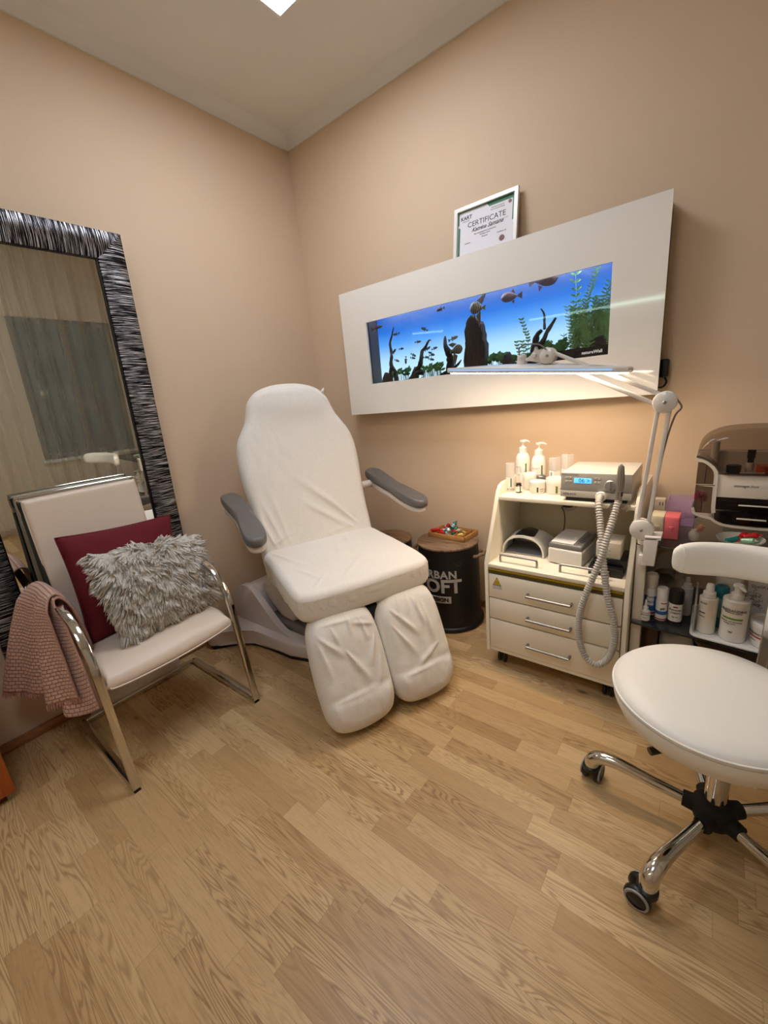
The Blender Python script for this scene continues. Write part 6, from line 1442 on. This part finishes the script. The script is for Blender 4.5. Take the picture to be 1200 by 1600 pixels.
for z0, z1 in ((0.843, 0.887), (0.790, 0.839)):
    pl = mirx([(2.372 if z0 < 0.8 else 2.359, z0), (2.359, z0+0.018), (2.357, z1)])
    bm = nb(); prism(bm, pl, yF-0.001, yF+0.003, asc); dr = obj('drawer', bm, smoke, og, world=True, smooth=False, label='smoky acrylic drawer')
    bm = nb(); box(bm, 2.359, 2.565, yF+0.004, yF+0.12, z0+0.001, z0+0.003); obj('drawer_floor', bm, mat('smoky floor', (60, 54, 52), rough=0.2), dr, world=True, smooth=False)
    zz = z1-0.022 if z0 > 0.8 else z1-0.024
    bm = nb(); box(bm, 2.422, 2.502, yF-0.010, yF-0.001, zz-0.002, zz+0.002, 0.001); obj('handle', bm, ow, dr, world=True)
# dome lid: curved front and top
bm = nb()
topl = mirx([(2.288, 1.040), (2.291, 1.062), (2.302, 1.090), (2.325, 1.112), (2.365, 1.128), (2.420, 1.134)])
tp_ = smooth_path([(x, 0, z) for x, z in topl], 5); botl = smooth_path([(x, 0, z) for x, z in mirx([(2.288, 1.038), (2.315, 1.029), (2.343, 1.006), (2.358, 0.984), (2.375, 0.977), (2.420, 0.975)])], 5)
n = len(tp_); rows = []
for i in range(n):
    a, c_ = botl[i], tp_[i]; r_ = []
    for j in range(9):
        k = j/8.0; y = yF-0.003+0.022*(1-math.sqrt(max(0, 1-k**3)))*1.0; r_.append(bm.verts.new((a.x+(c_.x-a.x)*k, y, a.z+(c_.z-a.z)*k-0.006*k**4)))
    for j in range(1, 9):
        k = j/8.0; r_.append(bm.verts.new((c_.x, yF+0.019+(yB-yF-0.022)*k, c_.z-0.002*(1-k))))
    rows.append(r_)
for i in range(n-1):
    for j in range(16): bm.faces.new([rows[i][j], rows[i+1][j], rows[i+1][j+1], rows[i][j+1]])
obj('dome_lid', bm, smoke, og, world=True, ang=60, label='smoky transparent dome lid')
bm = nb(); prism(bm, [(2.395, 0.7405), (2.530, 0.7405), (2.540, 0.787), (2.385, 0.787)], yF+0.03, yB-0.02, asc, bev=0.004); obj('foot', bm, mat('milky foot', (176, 170, 158), rough=0.3, bump=0.01), og, world=True)
ZO = 0.9765
def itm(name, label, cat, c, r, h, m, cap=None):
    t = thing(name, label, cat, (c[0], c[1], ZO)); obj('body', lathe(nb(), [(0, 0.0), (r, 0.0), (r, h), (r*0.9, h+0.001), (0, h+0.001)], 24), m, t)
    if cap: obj('cap', lathe(nb(), cap[0], 24), cap[1], t)
itm('dark_jar', 'dark round jar seen through the smoky dome lid', 'jar', (2.397, -0.295), 0.021, 0.026, mat('dark green jar', (34, 44, 40), rough=0.3))
itm('nail_polish', 'bottle with tall black cap standing under the dome lid', 'bottle', (2.441, -0.285), 0.012, 0.034, lw, ([(0, 0.034), (0.009, 0.034), (0.009, 0.052), (0.0115, 0.052), (0.0115, 0.080), (0, 0.081)], blackp))
itm('orange_jar', 'orange lidded jar under the right half of the dome lid', 'jar', (2.479, -0.295), 0.022, 0.026, mat('orange jar', (206, 92, 40), rough=0.35))
itm('clear_tube_bottle', 'pale bottle at the left inside the dome lid', 'bottle', (2.340, -0.215), 0.013, 0.10, lw)
bm = nb(); box(bm, 2.415, 2.480, yF+0.004, yF+0.012, 0.978, 0.983, 0.001); tag(obj('nail_file', bm, whitep, loc=(2.447, yF+0.008, 0.978)), 'pale nail file lying along the front under the dome lid', 'nail file')
bm = nb(); rnd = random.Random(3)
for k in range(70):
    d = Vector((rnd.random()-.5, -0.4*rnd.random(), rnd.random()-.5)).normalized(); tube(bm, [Vector((2.314, yF+0.028, 0.885)), Vector((2.314, yF+0.028, 0.885))+d*0.014, Vector((2.314, yF+0.028, 0.885))+d*0.024+Vector((0, 0, -0.003))], 0.0012, 5)
br_ = tag(obj('pink_pompom', bm, mat('hot pink bristle', (255, 50, 170), rough=0.6, emit=None), loc=(2.314, yF+0.028, 0.885)), 'hot pink pompom brush behind the smoky side door of the organiser', 'brush')
bm = nb(); tube(bm, [(2.300, yF+0.022, 0.845), (2.335, yF+0.026, 0.895)], 0.0016, 6); obj('handle', bm, whitep, br_, world=False) if False else bm.free()
bm = nb(); 
for k, (x, z, l, a) in enumerate(((2.38, 0.852, 0.06, 0.1), (2.42, 0.850, 0.07, -0.05), (2.47, 0.851, 0.05, 0.0))): tube(bm, [(x, yF+0.03+k*0.012, z), (x+l, yF+0.03+k*0.015, z+a*0.03)], 0.003, 8)
tag(obj('nail_brushes', bm, mat('silvery brush', (150, 146, 140), rough=0.3, metal=0.4), loc=(2.42, yF+0.04, 0.846)), 'silvery brushes lying in the upper smoky drawer', 'brushes')
for k, (x, w, col, lb) in enumerate(((2.372, 0.03, (150, 140, 150), 'pale round pack at the left of the lower smoky drawer'), (2.412, 0.05, (206, 184, 192), 'pale pink pack in the middle of the lower smoky drawer'), (2.47, 0.045, (120, 96, 150), 'violet pack at the right of the lower smoky drawer'))):
    bm = nb(); box(bm, x, x+w, yF+0.02, yF+0.08, 0.7935, 0.815+0.003*k, 0.004); tag(obj('small_pack', bm, mat('pack %d' % k, col, rough=0.5), loc=(x, yF+0.05, 0.793)), lb, 'pack')
bm = nb(); box(bm, 2.452, 2.54, yF+0.02, yF+0.07, 0.8465, 0.864, 0.003); tag(obj('small_pack', bm, mat('plum pack', (128, 52, 98), rough=0.5), loc=(2.49, yF+0.05, 0.846)), 'plum coloured pack at the right of the upper smoky drawer', 'pack')
# glass bowl with red and green wrapped things, small glass jar
gb = thing('glass_bowl', 'low clear glass bowl at the front of the upper glass shelf', 'bowl', (2.435, -0.425, ZU))
obj('bowl', lathe(nb(), [(0, 0.0), (0.035, 0.0), (0.055, 0.012), (0.066, 0.032), (0.064, 0.032), (0.053, 0.014), (0.034, 0.003), (0, 0.003)], 40), mat('clear bowl glass', (206, 204, 190), rough=0.08, alpha=0.45), gb)
for k, (x, y, a, mt, lb) in enumerate(((2.415, -0.425, 0.4, teal_, 'teal wrapped sweet in the glass bowl'), (2.455, -0.430, -0.5, foil('green white wrapper', (150, 190, 168)), 'pale green wrapped sweet in the glass bowl'), (2.440, -0.405, 1.2, red, 'red wrapped sweet at the back of the glass bowl'), (2.462, -0.402, 0.2, red, 'red wrapped sweet at the right of the glass bowl'))):
    sweet(x, y, ZU+0.022+0.004*k, 0.062, 0.010, a, 0.25, mt, lb)
gj = thing('glass_jar', 'small clear glass jar with pinkish stopper left under the organiser', 'jar', (2.306, -0.405, ZU))
obj('jar_glass', lathe(nb(), [(0, 0.0), (0.014, 0.0), (0.018, 0.012), (0.017, 0.028), (0.010, 0.036), (0.009, 0.04), (0, 0.04)], 24), mat('jar glass', (196, 186, 170), rough=0.05, alpha=0.5, coat=0.4), gj)
bm = nb(); box(bm, -0.009, 0.009, -0.007, 0.007, 0.040, 0.064, 0.003); bm.transform(Matrix.Rotation(0.35, 4, 'Y')); obj('stopper', bm, mat('copper pink stopper', (170, 110, 92), rough=0.25, metal=0.4), gj)

# ------------------------------------------------------------------ work lamp
wl = thing('work_lamp', 'white arm lamp with long slim LED head clamped to the glass shelf unit', 'lamp', (2.160, -0.5, 0.66))
J1, J2, J3 = Vector((2.153, -0.512, 0.797)), Vector((2.190, -0.512, 1.251)), Vector((1.808, -0.512, 1.447))
bm = nb(); prism(bm, [(2.163, 0.665), (2.203, 0.668), (2.210, 0.780), (2.166, 0.778)], -0.545, -0.508, asc, bev=0.004); prism(bm, [(2.166, 0.765), (2.216, 0.770), (2.216, 0.782), (2.166, 0.780)], -0.545, -0.47, asc, bev=0.003); box(bm, 2.150, 2.170, -0.53, -0.49, 0.66, 0.70, 0.004)
obj('clamp', bm, clampw, wl, world=True, ang=40)
bm = nb(); cyl(bm, (2.153, -0.512, 0.74), (2.153, -0.512, 0.80), 0.010); box(bm, 2.150, 2.200, -0.525, -0.500, 0.738, 0.756, 0.004); obj('pin', bm, clampw, wl, world=True)
def arm_(a, b_, off):
    d = (b_-a).normalized(); n_ = Vector((-d.z, 0, d.x))
    for s in (-1, 1):
        bm = nb(); tube(bm, [a+n_*off*s+d*0.01, b_+n_*off*s-d*0.01], 0.01, prof=rrect(0.016, 0.013, 0.003, 2), side=(0, 1, 0)); obj('arm_bar', bm, clampw, wl, world=True, ang=40)
arm_(J1, J2, 0.0165); arm_(J2, J3, 0.0165)
for J, r in ((J1, 0.0385), (J2, 0.0355), (J3, 0.0295)):
    bm = nb(); disc(bm, J+Vector((0, -0.014, 0)), (0, 1, 0), r, 0.008, 0.004, 40); disc(bm, J+Vector((0, 0.014, 0)), (0, 1, 0), r, 0.008, 0.004, 40); cyl(bm, J+Vector((0, -0.012, 0)), J+Vector((0, 0.012, 0)), 0.011)
    j_ = obj('joint_disc', bm, clampw, wl, world=True, ang=50)
    bm = nb(); disc(bm, J+Vector((0, -0.020, 0)), (0, 1, 0), 0.0055, 0.005, 0.0015, 16); obj('screw', bm, steel, j_, world=True, label='steel screw head')
bm = nb(); tube(bm, smooth_path([J2+Vector((0.03, 0, 0.01)), J2+Vector((0.047, 0, -0.02)), J2+Vector((0.030, 0, -0.05)), (2.20, -0.505, 1.10), (2.178, -0.505, 0.90), (2.172, -0.505, 0.80), (2.19, -0.505, 0.77), (2.205, -0.49, 0.755)], 8), 0.0028, 8); obj('cable', bm, mat('grey cable', (120, 112, 104), rough=0.5), wl, world=True)
# neck with wing knob and swivel
NK = Vector((1.706, -0.512, 1.455))
bm = nb(); prism(bm, [(1.805, 1.480), (1.800, 1.417), (1.772, 1.428), (1.752, 1.438), (1.725, 1.437), (1.722, 1.446), (1.745, 1.452), (1.757, 1.466), (1.758, 1.484), (1.764, 1.486), (1.771, 1.468), (1.785, 1.470)], -0.524, -0.502, asc, bev=0.004); obj('neck', bm, clampw, wl, world=True, ang=50)
bm = nb(); disc(bm, (1.760, -0.529, 1.455), (0, 1, 0), 0.009, 0.012, 0.003, 20); obj('wing_knob', bm, clampw, wl, world=True)
bm = nb(); lathe(bm, [(0, 0), (0.022, 0), (0.0195, 0.022), (0.018, 0.030), (0.019, 0.032), (0.017, 0.044), (0.010, 0.050), (0, 0.051)], 28, c=(1.702, -0.500, 1.418)); obj('swivel', bm, clampw, wl, world=True, ang=40)
bm = nb(); tube(bm, smooth_path([(1.700, -0.512, 1.455), (1.698, -0.520, 1.485), (1.722, -0.525, 1.498), (1.775, -0.53, 1.492), (1.805, -0.53, 1.470)], 8), 0.0025, 8); obj('cable', bm, mat('grey cable', (120, 112, 104)), wl, world=True)
HC = Vector((1.735, -0.490, 1.404)); RT = Matrix.Rotation(math.radians(6.1), 3, 'Y')
def hd(u, v, w):
    p = RT @ Vector((u, v, w)); return tuple(HC+p)
ho = [(-0.345, -0.045), (-0.335, -0.058), (-0.2, -0.060), (0.0, -0.060), (0.2, -0.060), (0.335, -0.058), (0.345, -0.045), (0.345, 0.045), (0.335, 0.058), (0.2, 0.060), (0.0, 0.060), (-0.2, 0.060), (-0.335, 0.058), (-0.345, 0.045)]
bm = nb(); slab(bm, ho, 0.020, 0.006, hd, 220, 20, 0.0, lambda u, v: 0.014*max(0, 1-(u/0.33)**2)*max(0, 1-(v/0.06)**2)); obj('head_housing', bm, clampw, wl, world=True, ang=50, label='long slim white lamp head')
bm = nb(); prism(bm, rrect(0.672, 0.104, 0.01, 3), -0.0135, -0.0095, hd); obj('diffuser', bm, mat('lit lamp diffuser', (255, 255, 255), emit=(255, 228, 196), estr=HEAD_W), wl, world=True, smooth=False, label='glowing LED diffuser')
bm = nb(); prism(bm, [(-0.335, -0.003), (0.30, -0.003), (0.30, 0.0035), (-0.335, 0.0035)], -0.0615, -0.0602, lambda a, b_, h: hd(a, h, b_)); obj('blue_strip', bm, mat('pale blue strip', (150, 190, 235), rough=0.3, emit=(150, 200, 255), estr=0.5), wl, world=True, smooth=False, label='pale blue light strip along the head')

# ------------------------------------------------------------------ rolling stool
SX, SY = 2.432, -0.952
st = thing('rolling_stool', 'white leatherette rolling stool with curved backrest and chrome five-star base', 'stool', (SX, SY, 0))
wl_ = mat('white leatherette', (240, 237, 228), rough=0.42, bump=0.06, bscale=500)
cxs, cys = 2.388, -0.985
bm = nb(); lathe(bm, [(0, 0.405), (0.15, 0.405), (0.192, 0.412), (0.212, 0.430), (0.226, 0.462), (0.2305, 0.492)], 72, c=(cxs, cys, 0)); lathe(bm, [(0.2305, 0.492), (0.228, 0.505), (0.216, 0.517), (0.18, 0.526), (0.10, 0.530), (0, 0.531)], 72, c=(cxs, cys, 0)); bmesh.ops.remove_doubles(bm, verts=bm.verts[:], dist=1e-5)
for v in bm.verts:
    if v.co.z > 0.5: v.co.z += 0.002*noise.noise((v.co.x*8, v.co.y*8, 0))
se = obj('seat', bm, wl_, st, world=True, ang=180)
for zz, rr in ((0.499, 0.2305), (0.494, 0.2310)):
    pass
bm = nb(); tube(bm, [(cxs+0.2300*math.cos(a), cys+0.2300*math.sin(a), 0.5015) for a in [2*PI*k/120 for k in range(120)]], 0.0026, 8, closed=True); obj('piping', bm, wl_, se, world=True)
bm = nb(); tube(bm, [(cxs+0.2308*math.cos(a), cys+0.2308*math.sin(a), 0.4935) for a in [2*PI*k/120 for k in range(120)]], 0.0008, 5, closed=True); obj('seam', bm, mat('beige seam thread', (176, 168, 154), rough=0.8), se, world=True)  # thin beige seam line just under the piping
bm = nb(); lathe(bm, [(0, 0.36), (0.03, 0.36), (0.03, 0.40), (0.10, 0.40), (0.10, 0.408), (0, 0.408)], 28, c=(SX, SY, 0)); mech = obj('mechanism', bm, black, st, world=True)
bm = nb(); cyl(bm, (SX-0.06, SY-0.04, 0.385), (2.285, -1.105, 0.368), 0.005); obj('lever', bm, steel, st, world=True)
bm = nb(); cyl(bm, (2.305, -1.088, 0.371), (2.272, -1.118, 0.366), 0.0105); obj('lever_grip', bm, blackp, st, world=True)
bm = nb(); cyl(bm, (SX, SY, 0.10), (SX, SY, 0.26), 0.028, 0.027, 28); cyl(bm, (SX, SY, 0.26), (SX, SY, 0.38), 0.017, 0.017, 24); obj('gas_column', bm, chrome, st, world=True)
bm = nb(); lathe(bm, [(0, 0.055), (0.034, 0.055), (0.048, 0.066), (0.055, 0.090), (0.052, 0.118), (0.040, 0.132), (0.029, 0.136), (0, 0.136)], 36, c=(SX, SY, 0))
for k in range(5):
    a = math.radians(179+72*k); d = Vector((math.cos(a), math.sin(a), 0)); cyl(bm, Vector((SX, SY, 0.094))+d*0.03, Vector((SX, SY, 0.096))+d*0.075, 0.027, 0.023, 20)
obj('hub', bm, black, st, world=True, ang=50)
for k in range(5):
    a = math.radians(179+68*k if k < 2 else 179+68+73*(k-1)); d = Vector((math.cos(a), math.sin(a), 0)); s_ = Vector((-d.y, d.x, 0)); o_ = Vector((SX, SY, 0))
    P = smooth_path([o_+d*0.05+Vector((0, 0, 0.094)), o_+d*0.15+Vector((0, 0, 0.104)), o_+d*0.245+Vector((0, 0, 0.116)), o_+d*0.295+Vector((0, 0, 0.113)), o_+d*0.322+Vector((0, 0, 0.094)), o_+d*0.330+Vector((0, 0, 0.066))], 8)
    bm = nb(); tube(bm, P, 0.0195, 18, radii=[0.0150+0.0085*min(1, (i/len(P))*1.25)-0.003*max(0, i/len(P)-0.85)*6 for i in range(len(P))]); lg = obj('base_leg', bm, chrome, st, world=True, ang=60)
    # castor
    ca = [-0.15, 1.42, 2.0, 1.2, 0.5][k]; ax = Vector((math.cos(ca), math.sin(ca), 0)); cc_ = o_+d*0.330+Vector((0, 0, 0.0325))+Vector((-ax.y, ax.x, 0))*0.016
    bm = nb()
    for s in (-1, 1): disc(bm, cc_+ax*0.0185*s, ax, 0.0325, 0.024, 0.007, 32)
    cs = obj('castor_wheels', bm, blackp, lg, world=True, ang=50)
    bm = nb(); q = Vector(ax).to_track_quat('Z', 'Y').to_matrix().to_4x4()
    for zz in (-0.0285, 0.0285): lathe(bm, [(0.0235, zz-0.0028), (0.0285, zz-0.0028), (0.0295, zz), (0.0285, zz+0.0028), (0.0235, zz+0.0028)], 36, cc_, q)
    obj('grey_ring', bm, mat('grey tyre ring', (150, 150, 150), rough=0.4), cs, world=True)
    bm = nb(); lathe(bm, [(0, 0), (0.026, 0), (0.026, 0.014), (0.018, 0.022), (0, 0.024)], 20, c=o_+d*0.330+Vector((0, 0, 0.050))); obj('castor_hood', bm, blackp, cs, world=True)
# back support and backrest roll
ba = math.radians(74); bd = Vector((math.cos(ba), math.sin(ba), 0)); o_ = Vector((SX, SY, 0))
bm = nb(); tube(bm, smooth_path([o_+bd*0.05+Vector((0, 0, 0.392)), o_+bd*0.22+Vector((0, 0, 0.392)), o_+bd*0.285+Vector((0, 0, 0.42)), o_+bd*0.305+Vector((0, 0, 0.50)), o_+bd*0.315+Vector((0, 0, 0.66)), o_+bd*0.305+Vector((0, 0, 0.76))], 8), 0.01, prof=rrect(0.028, 0.012, 0.004, 3), side=(-bd.y, bd.x, 0)); obj('back_bar', bm, chrome, st, world=True, ang=50)
RB = 0.285; BH = 0.108; Z0 = 0.776
def bkf(u, q):  # u -1..1 across, q angle round the section
    ang_ = ba+u*0.92; cx = o_+Vector((math.cos(ang_), math.sin(ang_), 0))*RB
    e_ = (1-abs(u)**9)**0.5 if abs(u) < 1 else 0
    e_ = max(0.02, e_)
    dz = BH/2*(abs(math.sin(q))**0.75)*(1 if math.sin(q) > 0 else -1)*(0.25+0.75*e_); dr = 0.026*(abs(math.cos(q))**0.8)*(1 if math.cos(q) > 0 else -1)*e_
    dirv = Vector((math.cos(ang_), math.sin(ang_), 0))
    return cx+dirv*dr+Vector((0, 0, Z0+dz))
bm = nb(); NU, NQ = 60, 28
V = [[bm.verts.new(bkf(-1+2*i/NU, 2*PI*j/NQ)) for j in range(NQ)] for i in range(NU+1)]
for i in range(NU):
    for j in range(NQ): bm.faces.new([V[i][j], V[i+1][j], V[i+1][(j+1) % NQ], V[i][(j+1) % NQ]])
bm.faces.new(V[0]); bm.faces.new(V[-1])
bk_ = obj('backrest', bm, wl_, st, world=True, ang=80)
for u in (-0.90, 0.90):
    bm = nb(); tube(bm, [bkf(u, 2*PI*j/40) for j in range(40)], 0.0018, 6, closed=True); obj('piping', bm, wl_, bk_, world=True)
